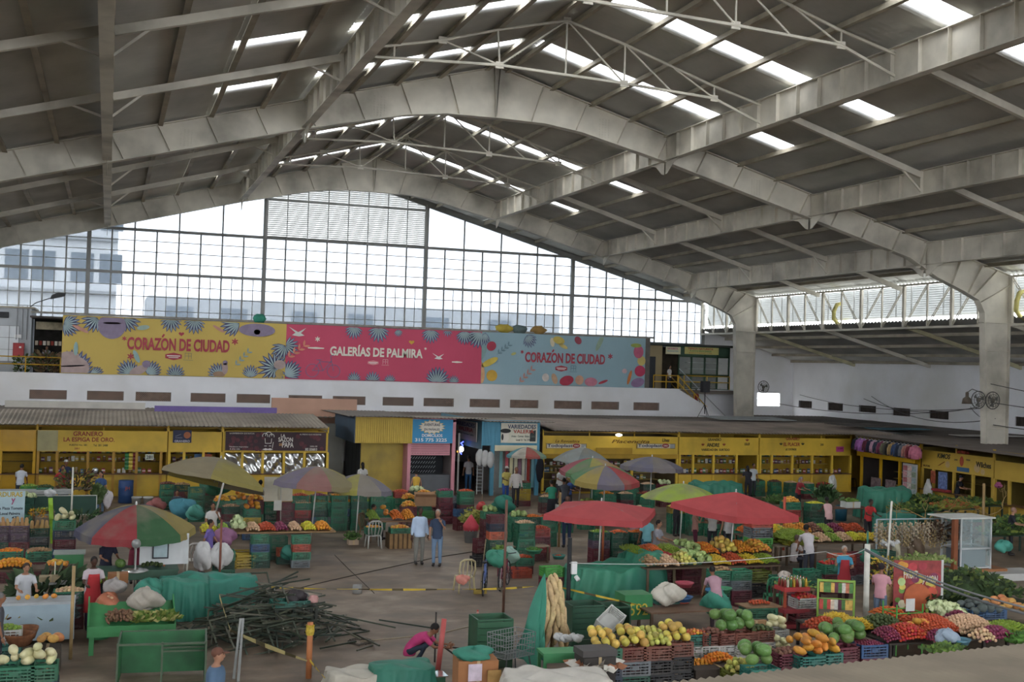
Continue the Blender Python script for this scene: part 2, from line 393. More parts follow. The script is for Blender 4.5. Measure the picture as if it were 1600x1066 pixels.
def mesh_panel(w, h, step=.1, r=.008):
    o = MB(); n = int((w+h)/step)
    for i in range(n+1):
        t = i*step
        a = (max(0, t-h), min(t, h)); b = (min(t, w), max(0, t-w))
        if abs(a[0]-b[0]) > .02:
            o.bar((a[0], 0, a[1]), (b[0], 0, b[1]), r*2, r*2, up=(0, 1, 0)); o.bar((a[0], .01, h-a[1]), (b[0], .01, h-b[1]), r*2, r*2, up=(0, 1, 0))
    return o
for i, (a, b) in enumerate(VP):
    v = thing('vent_grille', 'wire mesh grille in the white upper wall, %s from the end with the hose cabinet' % ['first', 'second', 'third', 'fourth', 'fifth', 'sixth', 'seventh', 'eighth', 'ninth', 'tenth', 'eleventh', 'twelfth', 'thirteenth', 'fourteenth'][i], 'grille', (a, 73.42, 3.5), 0, 'mesh vents in the white wall')
    mesh_panel(b-a, .54, .11, .011).build('wire_mesh', mat('#9b8577', .7, .2, 4), v)
    f = MB(); W = b-a
    for q in ((0, W, 0, .03), (0, W, .51, .54), (0, .03, 0, .54), (W-.03, W, 0, .54)): f.box(q[0], q[1], -.02, .05, q[2], q[3])
    f.build('frame', mat('#8a847c', .7, .1, 3), v)
    MB().box(0.03, W-.03, .2, .23, 0.03, .51).build('panel', mat('#7b5a48' if i not in (7, 8) else '#302f30', .9, .35, 2.5), v)
struct(MB().box(-14, 42.2, 73.62, 80.2, 4.72, 4.95).build('floor_mezzanine', M_CONC))
# ---- wall of the right aisle with its small openings; lean-to roof; clerestory louvres and truss
RV = [(77.5, 79.3, 3.74, 4.26), (73.5, 75.4, 3.7, 4.26), (69.6, 71.6, 3.76, 4.23), (65.9, 67.8, 3.7, 4.22), (62.1, 64.0, 3.7, 4.2), (54.6, 56.3, 3.65, 4.2)]
wall_holes('wall_right', -32, 80.6, 0, 7.35, 50.4, 50.65, RV, M_WHITE, 'x')
o = MB()
for y0, y1, z0, z1 in RV:
    o.box(50.55, 50.6, y0, y1, z0, z1); y = y0
    while y < y1: o.box(50.42, 50.46, y, y+.03, z0, z1); y += .16
struct(o.build('trim_2', mat('#4d443e', .9, .25, 3)))
lt = MB(); corrugated(lt, ((42.3, 9.45), (50.6, 7.3)), -30, 80.3); solid(struct(lt.build('ceiling_aisle', M_SHEET)), .008)
for x in (44.4, 46.5, 48.5, 50.2):
    z = 9.45-.259*(x-42.3)-.06; struct(MB().box(x-.05, x+.05, 3, 80.2, z-.18, z).build('beam', M_STEEL2))
for y in (7, 15.1, 23.3, 31.5, 39.65, 47.8, 55.9, 64, 72.2):
    struct(MB().bar((42.4, y, 9.1), (50.4, y, 7.05), .16, .22).build('beam', mat('#b7b08a', .6, .15, 2) if abs(y-72.2) < 1 or abs(y-55.9) < 1 else M_STEEL))
lv = MB(); z = 9.75
while z < 11.45: lv.bar((42.75, 3, z), (42.75, 80, z), .16, .012, up=(.95, 0, 1)); z += .125
for i in range(57):
    y = 3+i*1.355; lv.box(42.6, 42.66, y-.025, y+.025, 9.7, 11.5)
struct(lv.build('window_120', mat('#b9bcbb', .5, .08, 2, metal=.2)))
for a, b in ((23.5, 47.6), (48, 72), (72.4, 80)):
    t = MB(); x = 42.25
    t.box(x-.06, x+.06, a, b, 9.0, 9.12); t.box(x-.06, x+.06, a, b, 11.4, 11.52)
    n = max(2, round((b-a)/4.06)); st = (b-a)/n
    for i in range(n+1):
        y = a+i*st; t.box(x-.07, x+.07, y-.09, y+.09, 9.0, 11.5)
        if i < n:
            t.box(x-.04, x+.04, y+st/2-.04, y+st/2+.04, 9.0, 11.5)
            for q in (-.07, .07):
                (A, B) = ((9.1, 11.4) if (i >= n/2) else (11.4, 9.1))
                t.bar((x, y+q, A), (x, y+st/2+q, B), .03, .05); t.bar((x, y+st/2+q, A), (x, y+st+q, B), .03, .05)
            for j in range(6):
                yy = y+st/2*(j+.5)/6; zz = A+(B-A)*(j+.5)/6; t.box(x-.02, x+.02, yy-.1, yy+.1, zz-.02, zz+.02); t.box(x-.02, x+.02, yy+st/2-.1, yy+st/2+.1, zz-.02, zz+.02)
    struct(t.build('beam', M_STEEL))
# yellow drain pipes that bend out of the eaves gutter beside each column
for y, nm in ((72.9, 'yellow drain pipe bending out under the louvres beside the far column'), (62.4, 'yellow drain pipe bending down at the middle of the clerestory truss'), (47.0, 'yellow drain pipe bending down beside the near column')):
    q = [(42.5, y, 10.7), (42.1, y-.1, 10.6), (41.85, y-.2, 10.2), (41.9, y-.1, 9.75), (42.3, y+.1, 9.5), (43.2, y+.5, 9.3)]
    tag(MB().tube(q, .12, 10).build('drain_pipe', mat('#c9bf6a', .5, .15, 3), None, True), nm, 'pipe')
# plain walls of the side and the end behind the camera (light comes in above them)
struct(MB().box(-20.3, -20, -32, 80.6, 0, 7.3).build('wall_left', M_WHITE))
struct(MB().box(-20, 50.8, -32.2, -32, 0, 5).build('wall_rear', M_WHITE))
lt = MB(); corrugated(lt, ((-11.9, 9.45), (-20.2, 7.3)), -30, 80.3, .4); solid(struct(lt.build('ceiling_left_aisle', M_SHEET)), .008)
# the pale building across the street, seen through the dusty panes
bo_ = thing('apartment_building', 'pale building with dark windows across the street, seen through the glazing', 'building', (-14, 112, 0))
MB().box(-22, 14.5, 0, 12, 0, 26).build('walls', mat('#c4c6c6', .8, .05, .3), bo_)
for x in (-6.5, -2.5, 5.2, 7.4, 10.6, 13.0):
    for z in (12.5, 17.2, 21.5):
        if x < 0 or z != 21.5: MB().box(x, x+1.9, -.06, .0, z, z+2.6).build('window', mat('#66727c', .4, .2, 3), bo_)
for z in (11.4, 16.2, 20.6): MB().box(-22, 14.5, -.4, 0, z, z+.35).build('ledge', mat('#8d9091', .8, .05, .3), bo_)
bo_ = thing('apartment_building', 'low pale building with a blue door across the street, seen through the glazing', 'building', (6, 104, 0))
MB().box(-3, 34, 0, 10, 0, 11.2).build('walls', mat('#b4b8ba', .8, .05, .3), bo_)
for x in (-1.5, 3, 9, 14, 21, 27): MB().box(x, x+2.2, -.06, 0, 8.2, 10.4).build('window', mat('#74828e', .4, .2, 3), bo_)
# ================================================================ BANNER, UPPER FLOOR, SHOPS
def fit(s, w_, h_, mt, parent, loc, rot=(math.pi/2, 0, 0), bold=.02, depth=.004, shear=0.0, name='lettering'):
    "lettering scaled to a real width and height, centred on loc"
    o = text(s.replace('Ó', 'O').replace('Á', 'A'), 1, mt, parent, loc, rot, 1, bold, name, 'CENTER', depth, shear)
    xs = [v.co.x for v in o.data.vertices]; ys = [v.co.y for v in o.data.vertices]
    cx, cy = (max(xs)+min(xs))/2, (max(ys)+min(ys))/2
    for v in o.data.vertices: v.co.x -= cx; v.co.y -= cy
    o.scale = (w_/(max(xs)-min(xs)), h_/(max(ys)-min(ys)), 1); return o
def flat(poly, y): m_ = MB(); m_.add([(a, y, b) for a, b in poly], [tuple(range(len(poly)))]); return m_
def disc(m_, cx, cz, r, y, n=20, sx=1.0, sz=1.0, rot=0.0):
    c, s = math.cos(rot), math.sin(rot)
    m_.add([(cx+r*(sx*math.cos(t)*c-sz*math.sin(t)*s), y, cz+r*(sx*math.cos(t)*s+sz*math.sin(t)*c)) for t in [2*math.pi*i/n for i in range(n)]], [tuple(range(n))])
def leaf(m_, bx, bz, ang, L, W, y):
    c, s = math.cos(ang), math.sin(ang)
    P = [(0, 0), (.25, .7), (.5, 1), (.8, .6), (1, 0), (.8, -.6), (.5, -1), (.25, -.7)]
    m_.add([(bx+L*a*c-W/2*b*s, y, bz+L*a*s+W/2*b*c) for a, b in P], [tuple(range(8))])
def clipz(o, x0, x1, z0, z1):
    for v in o.data.vertices: v.co.x = min(max(v.co.x, x0), x1); v.co.z = min(max(v.co.z, z0), z1)
BY = 73.36; K_ = (at(900, 560, Y=BY)-at(899, 560, Y=BY)).x
def bx_(px): return at(px, 560, Y=BY).x
def bz_(px, py): return at(px, py, Y=BY).z
ZB0, ZB1 = 5.03, 8.38
def banner(label, x0, x1, col, tw, txt, tcol, tx, tz, th, fronds, discs, extra=()):
    b = thing('banner', label, 'banner', (0, BY, 0))
    if 'Ó' in txt:
        f_ = (.215 if len(txt) > 6 else 0); MB().bar((tx-tw/2+tw*.333, -.055, tz+th*.56), (tx-tw/2+tw*.352, -.055, tz+th*.8), .1, .01, up=(0, 1, 0)).build('accent_mark', mat(tcol, .7, .04, 1), b)
    cl = MB().grid(lambda u, v: (x0+(x1-x0)*u, .012*math.sin(u*23)+.006*math.sin(u*61+v*5), ZB0+(ZB1-ZB0)*v+.03*(v-.5)*math.sin(u*9)), 60, 8)
    solid(cl.build('cloth', mat(col, .7, .06, .35), b), .01)
    Y = -.035
    for px, py, a0, a1, L, n in fronds:
        X_, Z_ = bx_(px), bz_(px, py); dk, lt_ = MB(), MB()
        for i in range(n):
            a = R(a0+(a1-a0)*i/(n-1)); l = L*(.75+.25*math.sin(math.pi*i/(n-1)))
            leaf(dk, X_, Z_, a, l, l*.24, Y); leaf(lt_, X_+.04*math.cos(a), Z_+.04*math.sin(a), a, l*.86, l*.085, Y-.006)
        for m_, c in ((dk, '#5d6185'), (lt_, '#9fb6ba')):
            clipz(m_.build('printed_leaf', mat(c, .7, .05, 1), b, fix=False), x0, x1, ZB0+.03, ZB1-.03)
    for px, py, r, c, sx, sz, rot in discs:
        m_ = MB(); disc(m_, bx_(px), bz_(px, py), r, Y-.012-.0004*(px % 7), 22, sx, sz, R(rot)); o = m_.build('printed_figure', mat(c, .7, .12, 2.5), b, fix=False); clipz(o, x0, x1, ZB0+.03, ZB1-.03)
    fit(txt, tw, th, mat(tcol, .7, .04, 1), b, (tx, Y-.02, tz), bold=.035)
    for s, px, py, w_, h_, c in extra:
        m_ = mat(c, .7, .04, 1); X_, Z_ = bx_(px), bz_(px, py)
        if s == 'heart':
            g = [(16*math.sin(t)**3, 13*math.cos(t)-5*math.cos(2*t)-2*math.cos(3*t)-math.cos(4*t)) for t in [2*math.pi*i/24 for i in range(24)]]
            flat([(X_+a/32*w_, Z_+c_/32*h_) for a, c_ in g], Y-.02).build('heart_print', m_, b, fix=False)
        elif s == 'bird':
            flat([(X_+a*w_, Z_+c_*h_) for a, c_ in [(-.5, .45), (-.1, .0), (-.3, -.2), (.1, -.28), (.4, -.2), (.2, -.02), (.5, .4), (.05, .05)]], Y-.02).build('bird_print', m_, b, fix=False)
        elif s == 'hex':
            flat([(X_-w_/2, Z_-h_*.25), (X_, Z_-h_/2), (X_+w_/2, Z_-h_*.25), (X_+w_/2, Z_+h_*.25), (X_, Z_+h_/2), (X_-w_/2, Z_+h_*.25)], Y-.02).build('badge_print', m_, b, fix=False)
            q = MB(); q.box(X_-w_*.4, X_+w_*.4, Y-.03, Y-.026, Z_-.0, Z_+h_*.12).box(X_-w_*.3, X_+w_*.3, Y-.03, Y-.026, Z_-h_*.2, Z_-h_*.12); q.build('badge_lines', mat('#e8e4dc', .7, .03, 1), b)
        elif s == 'seal':
            q = MB(); t_ = w_*.07
            q.box(X_-w_/2, X_-w_/2+t_, Y-.02, Y-.016, Z_-h_*.4, Z_+h_/2).box(X_+w_/2-t_, X_+w_/2, Y-.02, Y-.016, Z_-h_*.4, Z_+h_/2).box(X_-w_/2, X_+w_/2, Y-.02, Y-.016, Z_+h_/2-t_, Z_+h_/2).box(X_-w_/2, X_+w_/2, Y-.02, Y-.016, Z_, Z_+t_).box(X_, X_+t_, Y-.02, Y-.016, Z_-h_*.4, Z_+h_/2).box(X_-w_*.7, X_+w_*.7, Y-.02, Y-.016, Z_-h_*.6, Z_-h_*.54)
            q.build('seal_print', m_, b)
        elif s == '*':
            q = MB()
            for i in range(6): leaf(q, X_, Z_, R(60*i+30), w_/2, w_*.2, Y-.02)
            q.build('star_print', m_, b, fix=False)
        elif s == 'branch':
            q = MB()
            for i in range(4):
                f = i/4
                for sd in (-1, 1): leaf(q, X_+w_*(f-.4), Z_+h_*(f-.4), R(45+sd*38), w_*.34, w_*.12, Y-.02)
            q.bar((X_-w_/2, Y-.02, Z_-h_/2), (X_+w_*.45, Y-.02, Z_+h_*.45), .02, .01); q.build('branch_print', m_, b, fix=False)
        elif s == 'bike':
            q = MB()
            for dx in (-.33, .33):
                pts = [(X_+dx*w_+.2*w_*math.cos(t), Y-.022, Z_-.12*h_+.2*w_*math.sin(t)) for t in [2*math.pi*i/18 for i in range(19)]]
                for p, r_ in zip(pts, pts[1:]): q.bar(p, r_, .035, .01, up=(0, 1, 0))
            for p, r_ in [((-.33, -.12), (0, -.12)), ((0, -.12), (.25, .3)), ((-.33, -.12), (-.1, .25)), ((-.1, .25), (.25, .25)), ((0, -.12), (-.13, .32)), ((.33, -.12), (.22, .5)), ((.22, .5), (.33, .55)), ((-.22, .33), (-.05, .33))]:
                q.bar((X_+p[0]*w_, Y-.022, Z_+p[1]*h_), (X_+r_[0]*w_, Y-.022, Z_+r_[1]*h_), .035, .01, up=(0, 1, 0))
            q.build('bicycle_print', m_, b)
    return b
xa, xb, xc, xd = bx_(96), bx_(446), bx_(752), bx_(1008)
PU, SKN, PK = '#8d7f97', '#b09a94', '#b3434f'
banner('long yellow banner printed with leaves and masks, slogan in red letters', xa, xb, '#cfb255', bx_(358)-bx_(198), 'CORAZÓN DE CIUDAD', PK, (bx_(198)+bx_(358))/2, bz_(278, 539), .75,
       [(97, 506, -80, 60, 1.0, 11), (150, 497, 150, 290, 1.0, 9), (192, 497, -100, 40, 1.0, 9), (265, 497, 200, 345, .9, 9), (302, 500, 195, 340, .9, 9), (372, 505, 150, 250, 1.2, 8), (112, 590, 20, 130, 1.7, 12), (140, 588, -10, 60, .9, 8),
        (205, 585, 60, 190, .95, 10), (232, 586, 0, 110, .95, 10), (275, 589, 20, 160, .8, 9), (345, 588, 60, 190, .9, 10), (392, 590, 30, 150, .8, 9), (430, 575, 30, 330, 1.1, 15), (445, 540, 180, 300, 1.1, 8)],
       [(173, 509, .78, PU, 1, 1, 0), (173, 505, .5, '#a09058', 1, .12, 0), (113, 575, .95, SKN, 1, .75, 0), (108, 556, .5, SKN, 1.1, .5, 0), (113, 572, .75, PU, 1, .06, 4), (400, 516, .95, PU, 1.15, .42, 0), (400, 519, .2, '#b3a276', 1, .8, 0),
        (217, 579, .42, SKN, 1.3, .6, 25), (229, 569, .24, PU, 1, .9, 0), (352, 576, .25, SKN, .7, 1.4, 0), (352, 567, .15, PU, 1, 1, 0), (343, 585, .3, '#a3846a', 1.2, .6, 0), (437, 570, .35, SKN, 1, .8, 0), (437, 584, .3, '#b39a5c', .8, .9, 0), (222, 512, .4, '#9db3a4', .9, .35, 10), (340, 514, .4, '#c68e7c', 1, .22, -30), (124, 514, .5, '#c68e7c', 1, .2, -25), (213, 557, .4, '#8fb0ac', .35, 1, 25), (118, 545, .4, '#8fb0ac', .3, 1, 0)],
       [('heart', 282, 522, .32, .28, PK), ('*', 193, 529, .3, .3, PK), ('*', 366, 534, .45, .45, PK), ('*', 204, 557, .45, .45, PK), ('hex', 271, 557, .95, .45, PK), ('seal', 294, 557, .4, .4, '#8f8b6c'), ('branch', 378, 560, .9, 1.0, '#8aa3a0')])
banner('long pink banner with a bicycle, birds and palm fronds, lettering in white', xb, xc, '#cf4a66', bx_(660)-bx_(515), 'GALERÍAS DE PALMIRA', '#e5e0cf', (bx_(515)+bx_(660))/2, bz_(587, 549), .72,
       [(445, 540, -80, 60, .9, 8), (446, 588, -5, 90, 1.2, 9), (552, 510, 200, 330, .85, 9), (590, 512, 200, 340, 1.0, 9), (620, 515, 230, 330, .5, 7), (672, 515, 205, 330, .95, 9), (698, 515, 200, 340, .5, 7), (724, 517, 215, 330, .95, 9), (750, 518, 180, 300, 1.2, 10), (554, 596, 20, 160, .65, 9), (583, 598, 20, 160, .75, 9), (610, 599, 20, 160, .6, 9), (683, 600, 10, 150, 1.15, 11), (710, 600, 30, 150, .6, 8)],
       [], [('heart', 642, 535, .36, .3, '#d9a83c'), ('*', 495, 530, .36, .36, '#e5e0cf'), ('*', 664, 545, .2, .2, '#e5e0cf'), ('bird', 463, 520, 1.1, .8, '#c9cdc4'), ('bird', 684, 558, .8, .55, '#dfe0d8'), ('branch', 463, 549, 1.2, .9, '#d98a6c'), ('bike', 505, 575, 2.0, 1.5, '#6f7392'), ('hex', 583, 567, .7, .3, '#dc8a8e'), ('seal', 602, 566, .34, .34, '#e0b7b0'),
            ('hex', 493, 544, 1.0, .12, '#e5e0cf'), ('hex', 714, 566, .7, .12, '#e5e0cf')])
banner('long pale blue banner printed with papaya, fruit and vegetables, slogan in red letters', xc, xd, '#90b0ba', bx_(945)-bx_(820), 'CORAZÓN DE CIUDAD', PK, (bx_(820)+bx_(945))/2, bz_(882, 560), .68,
       [(822, 524, 250, 350, .9, 8), (757, 520, 230, 300, .9, 6)],
       [(744, 580, .85, '#dba878', .68, 1.2, 12), (745, 581, .42, '#5b4a6e', .5, 1.1, 12), (765, 566, .62, '#d6bc4c', 1, .33, 28), (769, 587, .37, '#d6a93c', 1, 1, 0), (767, 541, .33, '#b23a4e', 1, .9, 30), (723, 587, .5, '#7f9f9d', 1, .5, 20), (751, 552, .5, '#7f9f9d', .6, 1.2, -25),
        (872, 532, .42, '#c9b355', 1, .6, -15), (862, 535, .3, '#d6c8a4', .5, 1, 10), (879, 541, .35, '#d1bb6a', 1, .35, -25), (902, 532, .32, '#a34a57', .7, .9, 40), (936, 536, .55, '#92a98f', .3, 1.1, -25), (993, 540, .2, '#9aa84e', 2, .7, 0), (997, 550, .46, '#c05a78', .8, .95, 0), (1002, 564, .3, '#cdb866', 1, 1.1, 0), (1000, 580, .42, '#c0395a', .95, .9, 0), (984, 590, .25, '#d07a3c', .45, 2.0, -15), (997, 598, .5, '#94759c', 1, .62, 15),
        (853, 590, .27, '#cbbfb4', .9, 1, 0), (867, 592, .28, '#caa480', .7, 1.3, 20), (886, 595, .46, '#b8384e', 1.1, .7, 15), (906, 594, .3, '#cb9a7c', 1, 1.05, 0), (924, 597, .42, '#c77a8a', 1.1, .7, 0), (943, 597, .3, '#b63a48', 1.2, .3, 20), (976, 580, .2, '#c9a5a6', .9, .8, 0), (802, 553, .18, '#b9b76c', 1, .5, 20)],
       [('*', 815, 550, .28, .28, PK), ('*', 953, 557, .42, .42, PK), ('hex', 877, 576, .85, .4, PK), ('seal', 896, 576, .38, .38, '#5f7f8c'), ('branch', 822, 587, 1.0, 1.0, '#c98c7d'), ('branch', 786, 546, .9, .7, '#6f8f98')])
# ---- things on the upper floor
YEL = mat('#c79a1d', .55, .1, 3)
def rail(x0, x1, y, label, z=4.96, h=.95):
    r = thing('handrail', label, 'railing', (x0, y, z)); L_ = x1-x0
    for zz in (h, h*.55): MB().tube([(0, 0, zz), (L_, 0, zz)], .035, 8).build('rail', YEL, r, True)
    n = max(2, round(L_/1.9))
    for i in range(n+1): MB().tube([(L_*i/n, 0, 0), (L_*i/n, 0, h)], .035, 8).build('post', YEL, r, True)
rail(-12, -2.6, 73.75, 'yellow pipe handrail on the white parapet beside the yellow banner')
rail(35.4, 37.3, 73.75, 'short yellow pipe handrail between the blue banner and the stair head')
rail(38.4, 42.0, 75.1, 'yellow pipe handrail in front of the glazed green upper shop', 4.98, .95)
# block with the hose cabinet
bl = MB().box(-14, -4.35, 75.5, 80.0, 4.95, 8.75); struct(bl.build('wall_upper_block', mat('#a8adb0', .8, .08, .8, dirt='#8c8f90')))
struct(MB().box(-14, -4.2, 75.3, 80, 8.75, 8.85).build('ceiling_upper_block', M_STEEL2))
pn = thing('glazed_window', 'white framed panel of six panes in the grey upper block', 'window', (-6.6, 75.46, 5.6))
MB().box(0, 1.6, 0, .03, 0, 2.1).build('pane', mat('#c9ced0', .3, .05, 2), pn)
o = MB()
for i in range(4): o.box(i*.53-.015, i*.53+.015, -.03, 0, 0, 2.1); o.box(0, 1.6, -.03, 0, i*.7-.015, i*.7+.015)
o.build('frame', mat('#8d8f8c', .6, .1, 3), pn)
hc = thing('hose_cabinet', 'red fire hose cabinet on the grey upper block', 'cabinet', (-5.3, 75.48, 5.9))
MB().box(0, .62, -.2, 0, 0, .8).build('body', mat('#8e1f22', .5, .1, 3), hc); MB().box(.05, .57, -.23, -.2, .06, .74).build('door', mat('#a32a2b', .45, .1, 3), hc); MB().box(.34, .46, -.24, -.23, .5, .6).build('sticker', mat('#d8d2cc', .6, .05, 3), hc)
tag(MB().box(-5.25, -4.85, 75.42, 75.49, 7.0, 7.2).build('notice_plate', mat('#d5d6d2', .6, .05, 3)), 'small white notice plate above the red hose cabinet', 'sign')
tag(MB().box(-7.2, -5.6, 75.42, 75.49, 8.15, 8.5).build('grille_box', mat('#2c2e30', .7, .2, 5)), 'dark vent box near the top of the grey upper block', 'vent')
for x in (-5.15, -4.85, -4.6): tag(MB().tube([(x, 75.44, 6.9), (x, 75.44, 8.9)], .03, 6).build('conduit_pipe', mat('#8b8d8e', .6, .1, 3)), 'thin grey conduit running up the grey upper block', 'pipe', 'conduits on the grey upper block')
fl = thing('floodlight', 'black street lamp on an arm above the grey upper block', 'lamp', (-4.45, 75.4, 8.85))
MB().tube([(0, 0, 0), (.3, 0, .25), (1.2, 0, .62)], .03, 6).build('arm', mat('#4c4d4d', .5, .1, 3), fl)
MB().prism([(1.1, .5), (1.9, .72), (1.95, .9), (1.5, .92), (1.15, .74)], -.14, .14).build('lamp_head', mat('#2a2b2c', .5, .1, 3), fl)
# recess with the plant and craft stall
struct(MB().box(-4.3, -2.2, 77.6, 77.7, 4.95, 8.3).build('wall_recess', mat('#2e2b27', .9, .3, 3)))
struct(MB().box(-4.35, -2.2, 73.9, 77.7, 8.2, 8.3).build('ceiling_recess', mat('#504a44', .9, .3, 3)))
tag(MB().box(-4.1, -2.3, 75.6, 75.64, 7.55, 8.0).build('sign_board', mat('#8a7f66', .8, .25, 4)), 'brown hanging sign over the craft recess', 'sign')
for i in range(9):
    tag(MB().cb((-4.1+.22*i, 76.8, 6.75), (.16, .02, .26)).build('picture_card', mat(['#c9b9a1', '#9b3b2e', '#dcd6c8'][i % 3], .8, .1, 3)), 'small card pinned in the row of the craft recess', 'card', 'cards in the upper craft recess')
def bush(name, label, cat, x, y, z, r, h, cols, n=60, leafs=.12, kind=None, seed=1):
    rnd = random.Random(seed); o = MB()
    for i in range(n):
        a = rnd.uniform(0, 6.28); q = r*math.sqrt(rnd.random()); zz = rnd.uniform(0, h); o.cur = rnd.randrange(len(cols))
        d = Vector((math.cos(a), math.sin(a), rnd.uniform(-.2, 1.4))).normalized()*leafs*2.2; s = d.orthogonal().normalized()*leafs*.5
        p = Vector((q*math.cos(a), q*math.sin(a), zz)); o.add([p, p+d*.5+s, p+d, p+d*.5-s], [(0, 1, 2, 3)])
    ob = o.build(name, [mat(c, .8, .2, 5) for c in cols], fix=False); ob.location = (x, y, z); return tag(ob, label, cat, kind=kind)
bush('dried_plants', 'heap of dried brown palm leaves behind the yellow rail upstairs', 'plants', -3.35, 74.55, 4.97, .7, 1.2, ['#6d5238', '#57442f', '#7d6748', '#45542c'], 260, .16)
bush('potted_fern', 'green fern beside the dried leaves upstairs', 'plant', -4.75, 74.5, 4.97, .35, 1.0, ['#4d5f2b', '#39491f'], 90, .13, seed=3)
# heaps lying on top of the banner edge
for px, w_, c, lb, nm in ((404, .5, '#2f8a70', 'small green tarp bundle on the top edge of the banner', 'tarp_bundle'), (788, .8, '#b7a13a', 'yellow bundle on the top edge of the blue banner', 'bundle'), (812, .7, '#5d6f6c', 'grey green bundle on the banner edge beside the yellow one', 'bundle'), (842, .7, '#97763c', 'brown bundle on the top edge of the blue banner', 'bundle')):
    tag(MB().ball((bx_(px), 73.6, 8.62+.02), (w_*.8, .3, .3), 14, 8, .15).build(nm, mat(c, .8, .2, 3), None, True), lb, 'bundle')
struct(MB().box(-2.45, 34.95, 73.5, 73.62, 5.0, 8.42).build('wall_banner_backing', mat('#6b6660', .9, .2, 1.5)))
struct(MB().bar((-4.3, 73.6, 8.5), (35.3, 73.6, 8.46), .22, .12).build('beam', mat('#8d8a80', .8, .25, 2)))
# upper shops at the stair
struct(MB().box(35.2, 36.9, 75.6, 80, 4.95, 8.0).build('wall_upper_shop', mat('#a3926c', .8, .1, 1)))
struct(MB().box(35.35, 36.35, 75.5, 75.6, 4.98, 7.2).build('door_1', mat('#35393f', .6, .1, 3, stretch=(12, 1, 1))))
struct(MB().box(36.9, 43.2, 79.0, 79.1, 4.95, 8.0).build('wall_upper_shop_back', mat('#4e4638', .9, .3, 2)))
struct(MB().box(35.0, 42.9, 75.2, 79.8, 8.02, 8.16).build('ceiling_upper_shop', mat('#3f4440', .9, .2, 2)))
us = thing('glazed_shopfront', 'dark green glazed shopfront upstairs with shelves of goods behind it', 'shopfront', (38.25, 75.7, 4.96))
GRN = mat('#2c4a34', .6, .1, 3)
f = MB()
for x in (0, 1.0, 2.05, 3.05, 4.0): f.box(x-.05, x+.05, -.05, .05, 0, 3.05)
for z in (.02, 1.05, 2.35, 3.0): f.box(0, 4.0, -.05, .05, z-.05, z+.05)
f.build('frame', GRN, us); MB().box(0, 4.0, -.01, .01, 0, 2.4).build('glass', mat('#c6d2cc', .1, .05, 1, alpha=.22), us)
MB().box(0, 4.0, -.02, .02, 2.4, 3.0).build('fascia_panel', mat('#3b5a48', .6, .15, 2), us)
def sign(name, label, x, y, z, w_, h_, col, texts, rz=0, t=.04, edge=None):
    s = thing(name, label, 'sign', (x, y, z), rz)
    MB().box(-w_/2, w_/2, 0, t, -h_/2, h_/2).build('board', mat(col, .55, .07, 1.5), s)
    if edge:
        e = MB(); q = .03
        e.box(-w_/2, w_/2, -.012, .0, h_/2-q, h_/2).box(-w_/2, w_/2, -.012, 0, -h_/2, -h_/2+q).box(-w_/2, -w_/2+q, -.012, 0, -h_/2, h_/2).box(w_/2-q, w_/2, -.012, 0, -h_/2, h_/2)
        e.build('border', mat(edge, .6, .05, 2), s)
    for tx_, cx_, cz_, tw_, th_, c_ in texts: fit(tx_, tw_, th_, mat(c_, .6, .03, 1), s, (cx_, -.012, cz_), bold=.02)
    return s
sign('shop_sign', 'yellow sign with red and green lettering on the green upper shopfront', 40.0, 75.6, 7.72, 2.7, .5, '#c9c070', [('TIENDA NATURISTA', -.1, .14, 2.0, .13, '#b5323c'), ('PLANTAS MEDICINALES', -.1, -.02, 1.7, .1, '#5c8a54'), ('ESOTERICOS', -.1, -.16, 1.8, .07, '#b96a3a')])
sign('shop_sign', 'pale sign with pink lettering over the open upper doorway', 37.7, 75.5, 7.68, 1.15, .52, '#d8d3a8', [('NATURISTA', -.05, .13, .8, .12, '#c44a86'), ('PRODUCTOS', -.05, -.05, .85, .09, '#6f9fb8')])
for i, z in enumerate((.1, .55, 1.0, 1.45, 1.9)):
    tag(MB().box(39.3, 42.1, 76.4, 76.8, 4.97+z, 5.0+z).build('shelf_board', mat('#bdb8ac', .7, .1, 3)), 'white shelf board inside the green upper shopfront', 'shelf', 'shelves of the upper shop')
# the stair
st = MB(); n = 18
for i in range(n): st.box(37.2+i*.29, 37.2+(i+1)*.29+.02, 73.65, 74.85, 0, 4.9-i*.27)
struct(st.build('floor_stair', mat('#b9b4a8', .8, .1, 2)))
struct(MB().prism([(36.3, 0), (36.3, 5.02), (37.1, 5.02), (40.7, 3.1), (43.4, .6), (43.4, 0)], 73.4, 73.62).build('wall_stair', M_WHITE))
struct(MB().box(37.2, 43.3, 74.9, 75.1, 0, 5.0).build('wall_behind_stair', M_WHITE))
for yy, lb, c in ((73.5, 'yellow sloping handrail of the stair, on the hall side', YEL), (74.8, 'yellow sloping handrail of the stair, on the wall side', mat('#9a7c24', .6, .1, 3))):
    r = thing('stair_handrail', lb, 'railing', (37.1, yy, 5.0))
    MB().tube([(0, 0, .95), (5.4, 0, -4.1)], .035, 8).build('rail', c, r, True); MB().tube([(0, 0, .5), (5.4, 0, -4.55)], .03, 8).build('rail', c, r, True)
    for i in range(5): MB().tube([(i*1.3, 0, .93-i*1.22), (i*1.3, 0, -.1-i*1.22)], .03, 6).build('post', c, r, True)
tag(MB().tube([(37.4, 73.9, 6.4), (42.9, 73.9, 1.6)], .03, 6).build('stair_rail', mat('#b9bbbb', .4, .1, 3, metal=.5)), 'thin grey pipe rail along the middle of the stair', 'railing')
